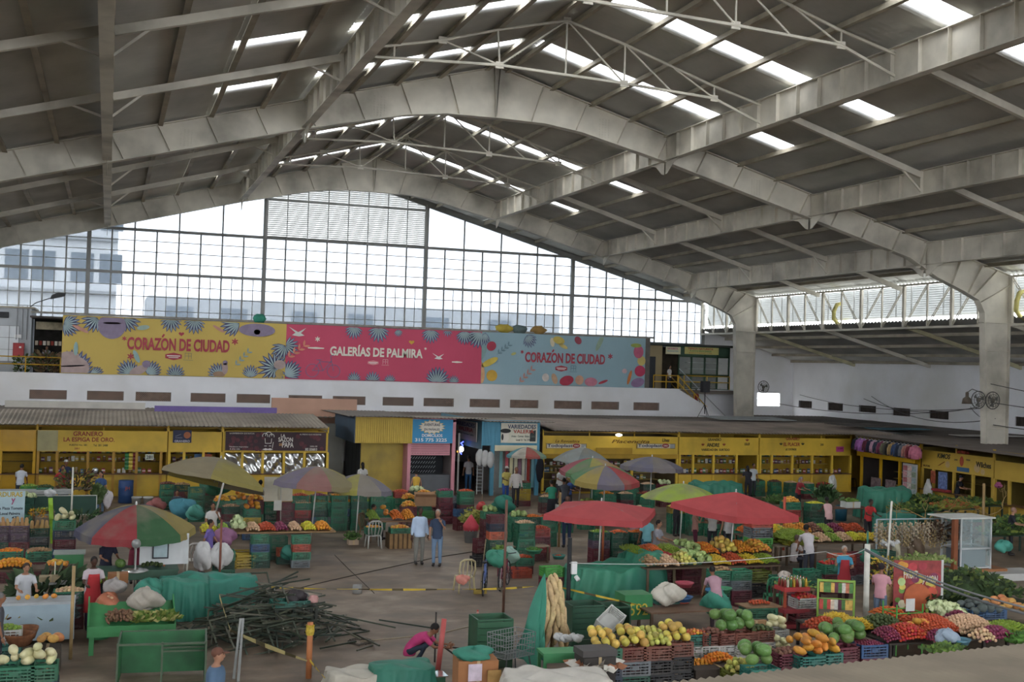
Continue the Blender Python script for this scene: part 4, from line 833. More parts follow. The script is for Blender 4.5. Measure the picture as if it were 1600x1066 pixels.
# ================================================================ MARKET: kinds of things
# ---- crates
def crate_mesh(name='crate', w=.6, d=.4, h=.26, col='#1f6b4a', slit=4):
    o = MB(); t = .018
    o.box(-w/2+.01, w/2-.01, -d/2+.01, d/2-.01, 0, .02)
    for sx in (-1, 1):
        for sy in (-1, 1): o.cb((sx*(w/2-.025), sy*(d/2-.025), h/2), (.05, .05, h))
    bh = (h-.04)/slit
    for i in range(slit+1):
        z = min(h-.02, .015+i*bh); hh = .04 if i in (0, slit) else .026
        for sy in (-1, 1): o.cb((0, sy*(d/2-t/2), z), (w, t, hh))
        for sx in (-1, 1): o.cb((sx*(w/2-t/2), 0, z), (t, d, hh))
    for k in range(1, 6):
        x = -w/2+w*k/6
        for sy in (-1, 1): o.cb((x, sy*(d/2-t/2), h/2), (.016, t*.9, h-.02))
    for k in range(1, 4):
        y = -d/2+d*k/4
        for sx in (-1, 1): o.cb((sx*(w/2-t/2), y, h/2), (t*.9, .016, h-.02))
    for sy in (-1, 1): o.cb((0, sy*(d/2), h*.55), (.14, .012, h*.28))
    return o
CC = dict(green='#2c7858', dgreen='#1d5240', lgreen='#3f9c3a', teal='#2b7466', red='#a83a36', maroon='#6e2e38', orange='#c4553a', blue='#2f557e', dblue='#26364a', grey='#6a7276', purple='#5d4a5c', yellow='#b59a2c', black='#26282b', olive='#6f7a2c', white='#b9bab4', brown='#7b4434')
CN = dict(green='green', dgreen='dark green', lgreen='bright green', teal='teal', red='red', maroon='maroon', orange='orange', blue='blue', dblue='dark blue', grey='grey', purple='purple grey', yellow='yellow', black='black', olive='olive', white='white', brown='brown')
def mk_crate(c):
    def f():
        t = crate_mesh(col=CC[c]).build('plastic_crate', mat(CC[c], .5, .1, 3, dirt='#4b463f', per=.15)); return tag(t, '', 'crate')
    return f
CRATE = {c: Proto(mk_crate(c)) for c in CC}
ORD = ['bottom', 'second', 'third', 'fourth', 'fifth', 'sixth']
PILES = []; CRATES = []
def place_crates():
    CRATES.sort(key=lambda t: t[1].length); rest = MB(); cs = list(CC); me = crate_mesh()
    for k, (col, p, a, lb, s) in enumerate(CRATES):
        if k < 268: CRATE[col].put(p, a, lb, scale=(s, s, s)); continue
        rest.T = Matrix.Translation(p) @ Matrix.Rotation(a, 4, 'Z') @ Matrix.Scale(s, 4); rest.cur = cs.index(col); rest.add(me.v, me.f)
    if rest.v: tag(rest.build('more_plastic_crates', [mat(CC[c], .5, .1, 3, dirt='#4b463f') for c in cs], fix=False), 'the many crates stacked on the stalls farthest back, before the shops', 'crates', kind='stuff')
def pile(kind, c, w, d, rz=0, where='', layers=1, dome=.08, dens=1.0, tilt=0.0):
    PILES.append((kind, Vector(c), w, d, rz, where, layers, dome, dens, tilt))
def stack(px, py, cols, where, prod=None, rz=0.0, sc_=1.0, deep=.0, z0=0.0, n_w=1):
    "cols from the top down; (px, py) = middle of the front edge of the top crate's rim; where = a phrase that singles the stack out"
    n = len(cols); H = .26*sc_; z = z0+n*H; p = at(px, py, z); a = R(rz)
    c = p+Vector((-math.sin(a)*-.2*sc_*0, .2*sc_, 0)); c.z = 0
    wh = where[4:] if where.startswith('the ') else where
    for i, col in enumerate(cols[::-1]):
        pos = ('top' if i == n-1 else ORD[i]) if n > 1 else ''
        lb = '%s crate, %s' % (CN[col], (pos+' of '+wh) if pos else wh)
        CRATES.append((col, Vector((c.x+random.uniform(-.012, .012), c.y+random.uniform(-.012, .012), z0+i*H)), a+R(random.uniform(-2, 2)), lb, sc_))
    if prod:
        big = prod in ('melon', 'guava', 'watermelon', 'pale_squash', 'papaya', 'mango')
        pile(prod, (c.x, c.y, z-.07*sc_), .56*sc_, .38*sc_, a, 'on top of '+wh, 2 if big else 1, .12 if big else .08)
    return c
# ---- produce
def m_ball(r, s=(1, 1, 1), n=10, k=7, jit=0): return lambda: MB().ball((0, 0, 0), (r*s[0], r*s[1], r*s[2]), n, k, jit, random.Random(3))
def m_lathe(prof, n=10):
    def f():
        o = MB(); o.T = Matrix.Rotation(math.pi/2, 4, 'X'); o.lathe(prof, n); o.T = None; return o
    return f
def m_cabbage():
    o = MB().ball((0, 0, 0), .085, 10, 8); rnd = random.Random(2)
    for i in range(9):
        a = i*2.4; b = rnd.uniform(-.3, 1.0); d = Vector((math.cos(a)*math.cos(b), math.sin(a)*math.cos(b), math.sin(b))); s = d.orthogonal().normalized(); t = d.cross(s)
        o.add([d*.088-s*.07, d*.1-t*.07, d*.12+s*.07, d*.1+t*.07], [(0, 1, 2, 3)])
    return o
def m_banana():
    return MB().tube([(math.sin(t)*.11-.0, 0, .0+(1-math.cos(t))*.11) for t in [-.9, -.6, -.2, .2, .6, .9]], [.008, .019, .024, .024, .018, .007], 7)
def m_carrot():
    o = MB(); o.T = Matrix.Rotation(math.pi/2, 4, 'X'); o.lathe([(.004, -.09), (.014, -.03), (.022, .06), (.008, .08)], 7); o.T = None; return o
# kind: (object name, category, mesh, material, radius for packing, height above base)
PR = {
 'orange': ('orange', 'fruit', m_ball(.045), mat('#d98a1e', .5, .08, 8, per=.35), .045),
 'mandarin': ('mandarin', 'fruit', m_ball(.038, (1, 1, .85)), mat('#dd7a1c', .5, .08, 8, per=.35), .038),
 'lemon': ('lemon', 'fruit', m_ball(.036, (1.2, 1, 1)), mat('#c9c02a', .5, .1, 8, per=.5), .04),
 'lime': ('lime', 'fruit', m_ball(.036), mat('#7d9a35', .5, .1, 8, per=.5), .038),
 'tomato': ('tomato', 'vegetable', m_ball(.04, (1, 1, .85)), mat('#b0351f', .4, .1, 8, per=.4), .04),
 'green_tomato': ('tomato', 'vegetable', m_ball(.04, (1, 1, .85)), mat('#c87a2c', .35, .25, 14, per=.9), .04),
 'onion': ('onion', 'vegetable', m_ball(.042, (1, 1, .9)), mat('#c8a47c', .5, .15, 8, per=.5), .042),
 'red_onion': ('red_onion', 'vegetable', m_ball(.042, (1, 1, .9)), mat('#7d2b4a', .4, .15, 8, per=.3), .042),
 'potato': ('potato', 'vegetable', m_ball(.045, (1.3, 1, .8), 9, 6, .06), mat('#a07c56', .8, .15, 8, per=.4), .046),
 'beet': ('potato', 'vegetable', m_ball(.05, (1.2, 1, .85), 9, 6, .06), mat('#7a5140', .8, .2, 8, per=.4), .05),
 'carrot': ('carrot', 'vegetable', m_carrot, mat('#d8652a', .5, .1, 8, per=.3), .03),
 'pepper': ('pepper', 'vegetable', m_ball(.05, (1, 1, 1.15), 9, 7, .08), mat('#b3341f', .3, .1, 8, per=.5), .048),
 'cabbage': ('cabbage', 'vegetable', m_cabbage, mat('#9db56a', .6, .2, 9, per=.4), .1),
 'white_cabbage': ('cabbage', 'vegetable', m_cabbage, mat('#c3cf9a', .6, .15, 9, per=.3), .1),
 'papaya': ('papaya', 'fruit', m_lathe([(.01, -.17), (.06, -.13), (.085, -.02), (.07, .1), (.03, .16), (.008, .175)]), mat('#cf8a2e', .5, .25, 7, per=.5), .085),
 'green_papaya': ('papaya', 'fruit', m_lathe([(.01, -.16), (.06, -.12), (.085, -.02), (.07, .1), (.01, .165)]), mat('#7d8c3a', .5, .25, 7, per=.5), .085),
 'mango': ('mango', 'fruit', m_ball(.055, (1.25, 1, .9)), mat('#d99a34', .4, .3, 7, per=.6), .055),
 'watermelon': ('watermelon', 'fruit', m_ball(.12, (1.2, 1, 1), 14, 10), mat('#5f8440', .35, .3, 16, per=.4, stretch=(1, 4, 4)), .125),
 'melon': ('melon', 'fruit', m_ball(.085, (1.05, 1, 1), 12, 9), mat('#cdb04a', .5, .2, 9, per=.7), .088),
 'guava': ('guava', 'fruit', m_ball(.06, (1, 1, 1), 10, 8), mat('#b9b552', .5, .2, 9, per=.8), .062),
 'pale_squash': ('pale_squash', 'vegetable', m_lathe([(.01, -.18), (.075, -.14), (.085, -.02), (.07, .09), (.06, .15), (.01, .18)], 12), mat('#d3cd9a', .5, .1, 7, per=.3), .085),
 'tan_squash': ('tan_squash', 'vegetable', m_lathe([(.01, -.2), (.07, -.17), (.08, -.08), (.05, .04), (.045, .16), (.01, .2)], 10), mat('#c79e66', .6, .12, 7, per=.3), .07),
 'pumpkin': ('pumpkin', 'vegetable', m_ball(.11, (1, 1, .75), 14, 9), mat('#c98a4a', .6, .25, 9, per=.6), .115),
 'dark_squash': ('squash', 'vegetable', m_ball(.11, (1.1, 1, .85), 12, 9, .04), mat('#4c5552', .7, .25, 9, per=.3), .11),
 'avocado': ('avocado', 'fruit', m_ball(.045, (1.35, .9, .9)), mat('#3f4f22', .5, .2, 8, per=.4), .05),
 'apple': ('apple', 'fruit', m_ball(.04, (1, 1, .92)), mat('#b0362c', .35, .25, 9, per=.6), .04),
 'plum': ('plum', 'fruit', m_ball(.03), mat('#7b2740', .4, .2, 9, per=.4), .032),
 'banana': ('banana', 'fruit', m_banana, mat('#d6b32c', .5, .12, 7, per=.3), .034),
 'plantain': ('plantain', 'fruit', m_banana, mat('#7f9a2c', .5, .15, 7, per=.4), .034),
 'yucca': ('yucca_root', 'vegetable', m_lathe([(.008, -.16), (.03, -.12), (.035, 0), (.028, .12), (.008, .17)], 8), mat('#7a5a40', .9, .2, 8, per=.3), .036),
 'loofah': ('loofah', 'sponge', m_lathe([(.02, -.25), (.05, -.2), (.055, 0), (.045, .2), (.02, .25)], 10), mat('#cdb588', .9, .2, 14, per=.3), .055),
}
PLUR = dict(tomato='tomato', potato='potato')
def grow_piles():
    counts = {}; meshes = {}; rest = {}
    order = sorted(PILES, key=lambda p: p[1].length)
    for kind, c, w, d, rz, where, layers, dome, dens, tilt in order:
        nm, cat, mk, mt, r = PR[kind]
        if kind not in meshes: meshes[kind] = mk().build(nm, mt, None, True)
        src = meshes[kind]; rnd = random.Random(int(c.x*97+c.y*31)); st = r*1.86/math.sqrt(dens)
        ca, sa = math.cos(rz), math.sin(rz); first = True; lb = '%s %s' % (nm.replace('_', ' '), where)
        long_ = kind in ('papaya', 'green_papaya', 'pale_squash', 'tan_squash', 'yucca', 'carrot')
        sy = st*(1.7 if long_ else .9); sx = st
        for L in range(layers):
            W, D = w-L*st*1.1, d-L*st*1.1; nx, ny = max(1, int(W/sx)), max(1, int(D/sy))
            for j in range(ny):
                for i in range(nx):
                    u = (i+.5+(.5 if (j+L) % 2 else 0)*.6)/nx-.5; v = (j+.5)/ny-.5
                    if abs(u) > .5: continue
                    x = u*W+rnd.uniform(-.12, .12)*r; y = v*D+rnd.uniform(-.12, .12)*r
                    z = r+dome*(1-(2*u)**2)*(1-(2*v)**2*.7)+L*r*1.5+rnd.uniform(-.15, .25)*r+tilt*(y+d/2)
                    p = (c.x+x*ca-y*sa, c.y+x*sa+y*ca, c.z+z)
                    if kind in ('banana', 'plantain'): rot = (rnd.uniform(-.3, .3), rnd.uniform(-.3, .3), rz+R(90)+rnd.uniform(-.45, .45))
                    elif kind == 'tan_squash': rot = (R(-62)+rnd.uniform(-.15, .15), rnd.uniform(-.2, .2), rz+rnd.uniform(-.3, .3))
                    elif long_: rot = (rnd.uniform(-.25, .25), rnd.uniform(-.5, .5), rz+rnd.uniform(-.4, .4))
                    else: rot = (rnd.uniform(-.5, .5), rnd.uniform(-.5, .5), rnd.uniform(0, 6.28))
                    s = rnd.uniform(.88, 1.1); k = counts.get(nm, 0)
                    if k < 290:
                        counts[nm] = k+1
                        o = src if not src.get('used') else src.copy()
                        if o is not src: COL.objects.link(o)
                        src['used'] = 1; o['used'] = 1
                        o.location = p; o.rotation_euler = rot; o.scale = (s, s, s); tag(o, lb, cat, nm.replace('_', ' ')+'s '+where)
                    else: rest.setdefault((nm, kind), []).append((p, rot, s))
    bynm = {}
    for (nm, kind), L in rest.items(): bynm.setdefault(nm, []).append((kind, L))
    for nm, groups in bynm.items():
        o = MB(); mats = []
        for kind, L in groups:
            me = meshes[kind].data; mats.append(PR[kind][3]); o.cur = len(mats)-1
            vs = [v.co.copy() for v in me.vertices]; fs = [tuple(p.vertices) for p in me.polygons]
            for p, rot, s in L:
                T = Matrix.Translation(p) @ Euler(rot).to_matrix().to_4x4() @ Matrix.Scale(s, 4)
                b = len(o.v); o.v += [tuple(T @ v) for v in vs]; o.f += [tuple(b+i for i in f) for f in fs]; o.mi += [o.cur]*len(fs)
        ob = o.build('more_%s' % nm, mats, None, True, False); tag(ob, 'the many %ss heaped on the stalls farther back in the hall' % nm.replace('_', ' '), PR[groups[0][0]][1], kind='stuff')
    for o in bpy.data.objects:
        if 'used' in o: del o['used']
# ---- greens: leafy heaps nobody could count
def greens(label, c, w, d, h, cols=('#3c5a22', '#4f7030', '#2c441c'), n=220, leafs=.09, name='leafy_greens', seed=1, cat='vegetables', up=.5):
    rnd = random.Random(seed+int(c[0]*7)); o = MB()
    for i in range(n):
        u, v = rnd.uniform(-1, 1), rnd.uniform(-1, 1); z = h*(1-.6*u*u)*(1-.6*v*v)*rnd.uniform(.5, 1); o.cur = rnd.randrange(len(cols)); a = rnd.uniform(0, 6.28)
        dr = Vector((math.cos(a), math.sin(a), rnd.uniform(-.1, up*2))).normalized()*leafs*2; s = dr.orthogonal().normalized()*leafs*.55; p = Vector((u*w/2, v*d/2, z))
        o.add([p, p+dr*.5+s, p+dr, p+dr*.5-s], [(0, 1, 2, 3)])
    o.cur = 0; o.ball((0, 0, h*.3), (w*.46, d*.46, h*.45), 12, 6)
    ob = o.build(name, [mat(x, .75, .2, 5) for x in cols], fix=False); ob.location = c; return tag(ob, label, cat, kind='stuff')
# ---- parasols
def parasol(label, apex, Rad, cols, drop=.45, val=.16, tilt=(0, 0), n=8, square=False, pole_len=2.4, rz=0, polecol='#b9bab6', pole=True, bulge=1.75):
    P_ = thing('parasol', label, 'parasol', apex, R(rz)); P_.rotation_euler = (R(tilt[0]), R(tilt[1]), R(rz))
    if square: n = 4
    o = MB(); mats = [mat(c, .75, .08, 2.5, trans=.25, dirt='#8a8270' if not square else None) for c in cols]; K = 8; S = 4
    for k in range(n):
        o.cur = k % len(cols)
        def fn(u, v, k=k):
            t = 2*math.pi*(k+u)/n+math.pi/n
            if square:
                a0, a1 = 2*math.pi*k/n+math.pi/n, 2*math.pi*(k+1)/n+math.pi/n
                q = Vector((math.cos(a0), math.sin(a0))).lerp(Vector((math.cos(a1), math.sin(a1))), u)*Rad*1.0
            else:
                a0, a1 = 2*math.pi*k/n, 2*math.pi*(k+1)/n
                q = Vector((math.cos(a0), math.sin(a0))).lerp(Vector((math.cos(a1), math.sin(a1))), u)*Rad
            sag = math.sin(math.pi*u)*v*(.05 if square else .03)
            return (q.x*v, q.y*v, -drop*v**(1.15 if square else bulge)-sag)
        o.grid(fn, 6, K)
        if val:
            def fv(u, v, k=k):
                x, y, z = fn(u, 1); return (x*(1+.02*v), y*(1+.02*v), z-val*v+.012*math.sin(u*12)*v)
            o.grid(fv, 6, 2)
    solid(o.build('canopy', mats, P_, False, False), .006)
    if pole: MB().tube([(0, 0, .06), (0, 0, -pole_len)], .024, 10).build('pole', mat(polecol, .4, .08, 3, metal=.3), P_, True)
    MB().lathe([(.0, .1), (.025, .07), (.02, .0), (.05, -.02)], 10).build('finial', mat('#c9cac4', .4, .05, 3), P_, True)
    for k in range(n):
        a = 2*math.pi*k/n+(math.pi/n if square else 0); e = Vector((math.cos(a)*Rad, math.sin(a)*Rad, -drop))
        MB().tube([(0, 0, -.04), tuple(e*.5+Vector((0, 0, drop*.04 if square else drop*.18))), tuple(e-Vector((0, 0, .012)))], .009, 5).build('rib', mat('#8d8f8c', .4, .1, 3, metal=.4), P_, True)
        MB().tube([(0, 0, -.04-drop*1.1), tuple(Vector((e.x*.5, e.y*.5, -drop*.42)))], .008, 5).build('strut', mat('#8d8f8c', .4, .1, 3, metal=.4), P_, True)
    return P_
# ---- draped tarps
def cat_green(c): return int(c[1:3], 16) < 0x45
def tarp(label, c, w, d, h, col, rz=0, seed=1, flare=.25, top=None, name='draped_tarp', folds=11, rough=.55):
    "a sheet thrown over something w x d x h: an uneven top, then sides falling in folds to the ground"
    rnd = random.Random(seed); ph = [rnd.uniform(0, 6.28) for _ in range(9)]; N, K1, K2 = 150, 14, 16
    def hump(x, y): return (top(x/w, y/d) if top else 1)*h*(1+.07*math.sin(x*3.1+ph[0])*math.sin(y*3.7+ph[1])+.03*math.sin(x*9+y*4+ph[2]))
    vs = []
    for j in range(K1+K2+1):
        for i in range(N):
            t = 2*math.pi*i/N; ct, st_ = math.cos(t), math.sin(t); p = 4.5; rr = 1/((abs(ct)**p+abs(st_)**p)**(1/p))
            if j <= K1:
                f = j/K1; x, y = w/2*rr*ct*f, d/2*rr*st_*f; z = hump(x, y)*(1-.03*f**6); z += .05*abs(math.sin(4*x+3*y+ph[3]+math.sin(3*y)))-.04*abs(math.sin(5*y-2*x+ph[4]))
            else:
                f = (j-K1)/K2; fo = (1-2*abs(math.sin(t*folds+ph[5]+1.1*math.sin(t*3+ph[6])+f*1.5)))*.8+.5*math.sin(t*folds*2.3+ph[7]-f*2)
                g = 1+f*flare*.35+(.25+.75*f)*.085*fo; x, y = w/2*rr*ct*g, d/2*rr*st_*g; z0_ = hump(w/2*rr*ct, d/2*rr*st_)*.97
                z = z0_*(1-f)+.02*f+.05*math.sin(t*5+ph[8])*f*(1-f)
            vs.append((x, y, max(z, .01)))
    o = MB(); M_ = K1+K2+1; o.add(vs, [(j*N+i, j*N+(i+1) % N, (j+1)*N+(i+1) % N, (j+1)*N+i) for j in range(M_-1) for i in range(N)])
    ob = o.build(name, mat(col, rough, .16, 2.2, dirt='#256f60' if cat_green(col) else None, bump=.35), None, True, False); ob.location = c; ob.rotation_euler = (0, 0, R(rz)); return tag(ob, label, 'tarp')
def sack(label, c, r, col, seed=1, name='cloth_bundle', cat='bundle', sq=(1, .8, .7)):
    rnd = random.Random(seed); ph = [rnd.uniform(0, 6) for _ in range(5)]; o = MB(); n, m_ = 40, 26; vs = []
    for j in range(m_+1):
        t = math.pi*j/m_
        for i in range(n):
            p = 2*math.pi*i/n; k = .9+.2*math.sin(2*p+ph[0]+2*t)+.13*math.sin(4*p+ph[1]+t)*math.sin(3*t+ph[2])+.1*abs(math.sin(6*p+ph[3]+5*t))*math.sin(t)+.07*abs(math.sin(9*p-7*t+ph[4]))
            vs.append((r*sq[0]*math.sin(t)*math.cos(p)*k, r*sq[1]*math.sin(t)*math.sin(p)*k, r*sq[2]*(1-math.cos(t)*k)))
    o.add(vs, [(j*n+i, j*n+(i+1) % n, (j+1)*n+(i+1) % n, (j+1)*n+i) for j in range(m_) for i in range(n)])
    ob = o.build(name, mat(col, .6, .12, 4, bump=.2), None, True); ob.location = c; return tag(ob, label, cat)
# ---- tables
def table(label, c, w, d, h, rz=0, col='#6f6150', leg='#5d4a38', name='stall_table', shelf=False, apron=0.0, n_leg=4, t=.04):
    T = thing(name, label, 'table', (c[0], c[1], 0), R(rz))
    MB().box(-w/2, w/2, -d/2, d/2, h-t, h).build('tabletop', mat(col, .6, .15, 2.5), T)
    for sx in (-1, 1):
        for sy in (-1, 1): MB().box(sx*(w/2-.05)-.03, sx*(w/2-.05)+.03, sy*(d/2-.05)-.03, sy*(d/2-.05)+.03, 0, h-t).build('leg', mat(leg, .6, .15, 3), T)
    if apron:
        for sy in (-1, 1): MB().box(-w/2+.02, w/2-.02, sy*(d/2-.03)-.012, sy*(d/2-.03)+.012, h-t-apron, h-t).build('apron', mat(col, .6, .15, 3), T)
    if shelf: MB().box(-w/2+.05, w/2-.05, -d/2+.05, d/2-.05, .2, .23).build('lower_shelf', mat(col, .6, .15, 3), T)
    return T
def mono_chair(label, c, rz, col):
    "moulded plastic armchair"
    T = thing('plastic_chair', label, 'chair', c, R(rz)); M1 = mat(col, .4, .06, 2)
    MB().grid(lambda u, v: ((u-.5)*.44, (v-.5)*.42, .44-.03*math.sin(math.pi*u)*math.sin(math.pi*v)), 8, 8).build('seat', M1, T, True)
    solid(T.children[0], .03, -1) if T.children else None
    for sx in (-1, 1):
        MB().tube([(sx*.2, -.2, .43), (sx*.24, -.24, 0)], [.03, .022], 8).build('leg', M1, T, True)
        MB().tube([(sx*.2, .2, .43), (sx*.23, .27, 0)], [.03, .022], 8).build('leg', M1, T, True)
        MB().tube([(sx*.2, .2, .42), (sx*.23, .27, .66), (sx*.2, .3, .88)], .025, 8).build('back_post', M1, T, True)
    MB().tube([(-.2, .3, .87), (-.1, .31, .93), (.1, .31, .93), (.2, .3, .87)], .03, 8).build('top_rail', M1, T, True)
    for x in (-.1, 0, .1): MB().tube([(x, .21, .44), (x*1.3, .27, .66), (x*.9, .31, .92)], .016, 6).build('back_slat', M1, T, True)
    return T
def bicycle(label, c, rz, col):
    B = thing('bicycle', label, 'bicycle', c, R(rz)); dk = mat('#26272a', .6, .1, 5)
    for x in (-.5, .5):
        w_ = MB(); pts = [(x+.33*math.cos(t), 0, .35+.33*math.sin(t)) for t in [2*math.pi*i/24 for i in range(25)]]; w_.tube(pts, .02, 7, False); ww = w_.build('tyre', dk, B, True)
        s = MB()
        for i in range(14): t = 2*math.pi*i/14; s.tube([(x, 0, .35), (x+.32*math.cos(t), 0, .35+.32*math.sin(t))], .0035, 4)
        s.build('spokes', mat('#b9bcbd', .3, .05, 5, metal=.7), ww)
    f = MB(); M1 = mat(col, .4, .1, 4)
    for a, b in [((-.5, .35), (-.1, .33)), ((-.5, .35), (-.18, .78)), ((-.1, .33), (-.2, .82)), ((-.1, .33), (.33, .72)), ((-.19, .74), (.3, .8)), ((.3, .88), (.36, .66)), ((.36, .66), (.5, .35))]: f.tube([(a[0], 0, a[1]), (b[0], 0, b[1])], .018, 7)
    f.build('frame', M1, B, True); MB().tube([(.24, -.27, .98), (.3, -.1, .94), (.3, .1, .94), (.24, .27, .98)], .014, 7).build('handlebar', dk, B, True)
    MB().ball((-.21, 0, .88), (.13, .07, .035), 10, 6).build('saddle', dk, B, True); MB().lathe([(.09, -.01), (.09, .01)], 14, (-.1, 0, .33)).build('crank', dk, B); return B
# ---- people
def person(label, c, face=0, pose='stand', H=1.65, shirt='#8899aa', pants='#33405a', skin='#8a5a3c', hair='#1d1a18', apron=None, cap=None, hat=None, longhair=False, sleeve='short', skirt=None, shoes='#2a2523', fat=1.0, sx=1, band=None, lean=None, arms=None, z=0.0):
    s = H/1.7; P = thing('person', label, 'person', (c[0], c[1], z), R(face)); P.scale = (s*sx, s, s)
    V = Vector; pel = V((0, 0, .93)); ln = 0; kz = None
    hips = [V((q*.09, 0, .92)) for q in (-1, 1)]; knee = [V((q*.1, -.03, .5)) for q in (-1, 1)]; ank = [V((q*.1, .02, .08)) for q in (-1, 1)]
    a_ = [('d', (q*.06, .0, -.28), (q*.03, -.07, -.25)) for q in (-1, 1)]
    if pose == 'walk': knee = [V((-.1, -.16, .52)), V((.1, .06, .5))]; ank = [V((-.1, -.26, .1)), V((.1, .3, .14))]; a_ = [('d', (-.07, .1, -.26), (-.03, -.04, -.25)), ('d', (.07, -.1, -.26), (.03, -.14, -.22))]
    if pose == 'work': ln = 14; a_ = [('d', (q*.06, -.12, -.24), (-q*.04, -.25, -.03)) for q in (-1, 1)]
    if pose == 'bend': ln = 42; a_ = [('d', (q*.04, -.12, -.25), (0, -.14, -.2)) for q in (-1, 1)]
    if pose == 'hips': a_ = [('d', (q*.16, .05, -.22), (-q*.16, -.09, -.14)) for q in (-1, 1)]
    if pose == 'face': a_ = [('d', (-.06, -.04, -.27), (.02, -.14, -.2)), ('d', (.07, -.14, -.22), (-.1, -.1, .2))]
    if pose == 'raise': a_ = [('d', (-.1, -.16, -.2), (-.03, -.1, .24)), ('d', (.06, -.1, -.25), (-.1, -.22, .02))]
    if pose == 'sit':
        pel = V((0, .0, .48)); ln = 8; hips = [V((q*.1, 0, .48)) for q in (-1, 1)]; knee = [V((q*.12, -.42, .5)) for q in (-1, 1)]; ank = [V((q*.12, -.44, .08)) for q in (-1, 1)]; a_ = [('d', (q*.05, -.14, -.24), (-q*.06, -.22, -.04)) for q in (-1, 1)]
    if pose == 'crouch':
        pel = V((0, .08, .3)); ln = 48; hips = [V((q*.1, .08, .3)) for q in (-1, 1)]; knee = [V((q*.14, -.3, .48)) for q in (-1, 1)]; ank = [V((q*.12, -.08, .09)) for q in (-1, 1)]; a_ = [('d', (q*.02, -.2, -.18), (-q*.05, -.24, -.0)) for q in (-1, 1)]
    if lean is not None: ln = lean
    if arms: a_ = arms
    rot = Matrix.Rotation(R(ln), 3, 'X')
    def tor(x, y, dz, bend=1.0):
        f = min(1, max(0, dz/.5))**.6; return pel+Matrix.Rotation(R(ln*f if ln else 0), 3, 'X') @ V((x, y, dz))
    rings = [(-.08, .115, .085), (0, .155, .115), (.1, .145, .1), (.2, .135, .092), (.33, .16, .108), (.43, .175, .108), (.5, .165, .09), (.545, .1, .07), (.57, .06, .058)]
    def torso(o, g=0.0, top=len(rings), lo=0):
        n = 14; vs = []; R_ = rings[lo:top]
        for dz, a, b in R_:
            if g > .01 and dz < 0: a, b = .155, .118
            a, b = a*fat+g, b*fat+g
            for k in range(n): t = 2*math.pi*k/n; vs.append(tor(a*math.cos(t), b*math.sin(t), dz))
        o.add(vs, [(j*n+k, j*n+(k+1) % n, (j+1)*n+(k+1) % n, (j+1)*n+k) for j in range(len(R_)-1) for k in range(n)]+[tuple(range(n))[::-1], tuple((len(R_)-1)*n+k for k in range(n))])
    sh = [tor(q*.17, 0, .48) for q in (-1, 1)]; el = [sh[i]+V(a_[i][1]) for i in (0, 1)]; wr = [el[i]+V(a_[i][2]) for i in (0, 1)]
    nb, hc = tor(0, 0, .55), tor(0, -.015, .55)+rot.lerp(Matrix.Identity(3), .35) @ V((0, -.02, .17))
    hr = Matrix.Rotation(R(ln*.75), 3, 'X')
    def finish(o, name, col, vox, rough=.75, post=None, var=.1):
        ob = o.build(name, mat(col, rough, var, 5), None); m_ = ob.modifiers.new('r', 'REMESH'); m_.mode = 'VOXEL'; m_.voxel_size = vox
        sm = ob.modifiers.new('s', 'SMOOTH'); sm.factor = .6; sm.iterations = 3
        me = bpy.data.meshes.new_from_object(ob.evaluated_get(bpy.context.evaluated_depsgraph_get())); ob.modifiers.clear(); old = ob.data; ob.data = me; bpy.data.meshes.remove(old)
        me.polygons.foreach_set('use_smooth', [True]*len(me.polygons)); ob.parent = P
        return ob
    b = MB(); torso(b, -.012)
    for i in (0, 1):
        b.tube([sh[i], el[i], wr[i]], [.048, .038, .026], 10); b.tube([hips[i], knee[i], ank[i]], [.08, .052, .036], 10); b.ball(el[i], .038, 8, 6); b.ball(knee[i], .052, 8, 6)
    b.tube([nb-V((0, 0, .04)), hc], [.052, .048], 10)
    def H_(x, y, z_): return hc+hr @ V((x, y, z_))
    b2 = MB(); b2.T = Matrix.Translation(hc) @ hr.to_4x4(); b2.ball((0, 0, .0), (.075, .092, .108), 16, 12); b2.ball((0, -.03, -.06), (.052, .058, .05), 12, 8); b2.ball((0, -.096, -.01), (.014, .022, .026), 8, 6)
    for q in (-1, 1): b2.ball((q*.077, .005, -.005), (.012, .02, .028), 8, 6)
    b2.T = None; b.add(b2.v, b2.f)
    body = finish(b, 'body', skin, .02, .6)
    # hands: palm, four fingers, thumb
    hm = MB()
    for i, q in ((0, -1), (1, 1)):
        dr = (wr[i]-el[i]).normalized(); sd = dr.cross(V((0, 1, 0))); sd = (sd if sd.length > .2 else dr.cross(V((0, 0, 1)))).normalized(); nn = dr.cross(sd)
        hm.tube([wr[i], wr[i]+dr*.04, wr[i]+dr*.085], [.026, .036, .034], 8)
        for k in range(4):
            f0 = wr[i]+dr*.08+sd*(k-1.5)*.017; L_ = (.06, .075, .07, .052)[k]; hm.tube([f0, f0+dr*L_*.5+nn*.004, f0+dr*L_*.9+nn*.02], [.009, .0085, .006], 6)
        t0 = wr[i]+dr*.03+sd*(-q)*.028; hm.tube([t0, t0+sd*(-q)*.025+dr*.025, t0+sd*(-q)*.03+dr*.055], [.011, .01, .007], 6)
    hm.build('hands', mat(skin, .6, .1, 5), P, True)
    fc = MB(); fc.T = Matrix.Translation(hc) @ hr.to_4x4()
    for q in (-1, 1): fc.ball((q*.03, -.083, .018), (.011, .008, .007), 8, 6)
    fc.build('eyes', mat('#1c1715', .3, .05, 5), P, True); fm = MB(); fm.T = fc.T; fm.ball((0, -.086, -.052), (.024, .008, .007), 8, 6); fm.build('mouth', mat('#7a3f38', .5, .05, 5), P, True)
    hm = MB(); hm.T = fc.T
    if not cap: hm.ball((0, .018, .022), (.084, .094, .1), 14, 10)
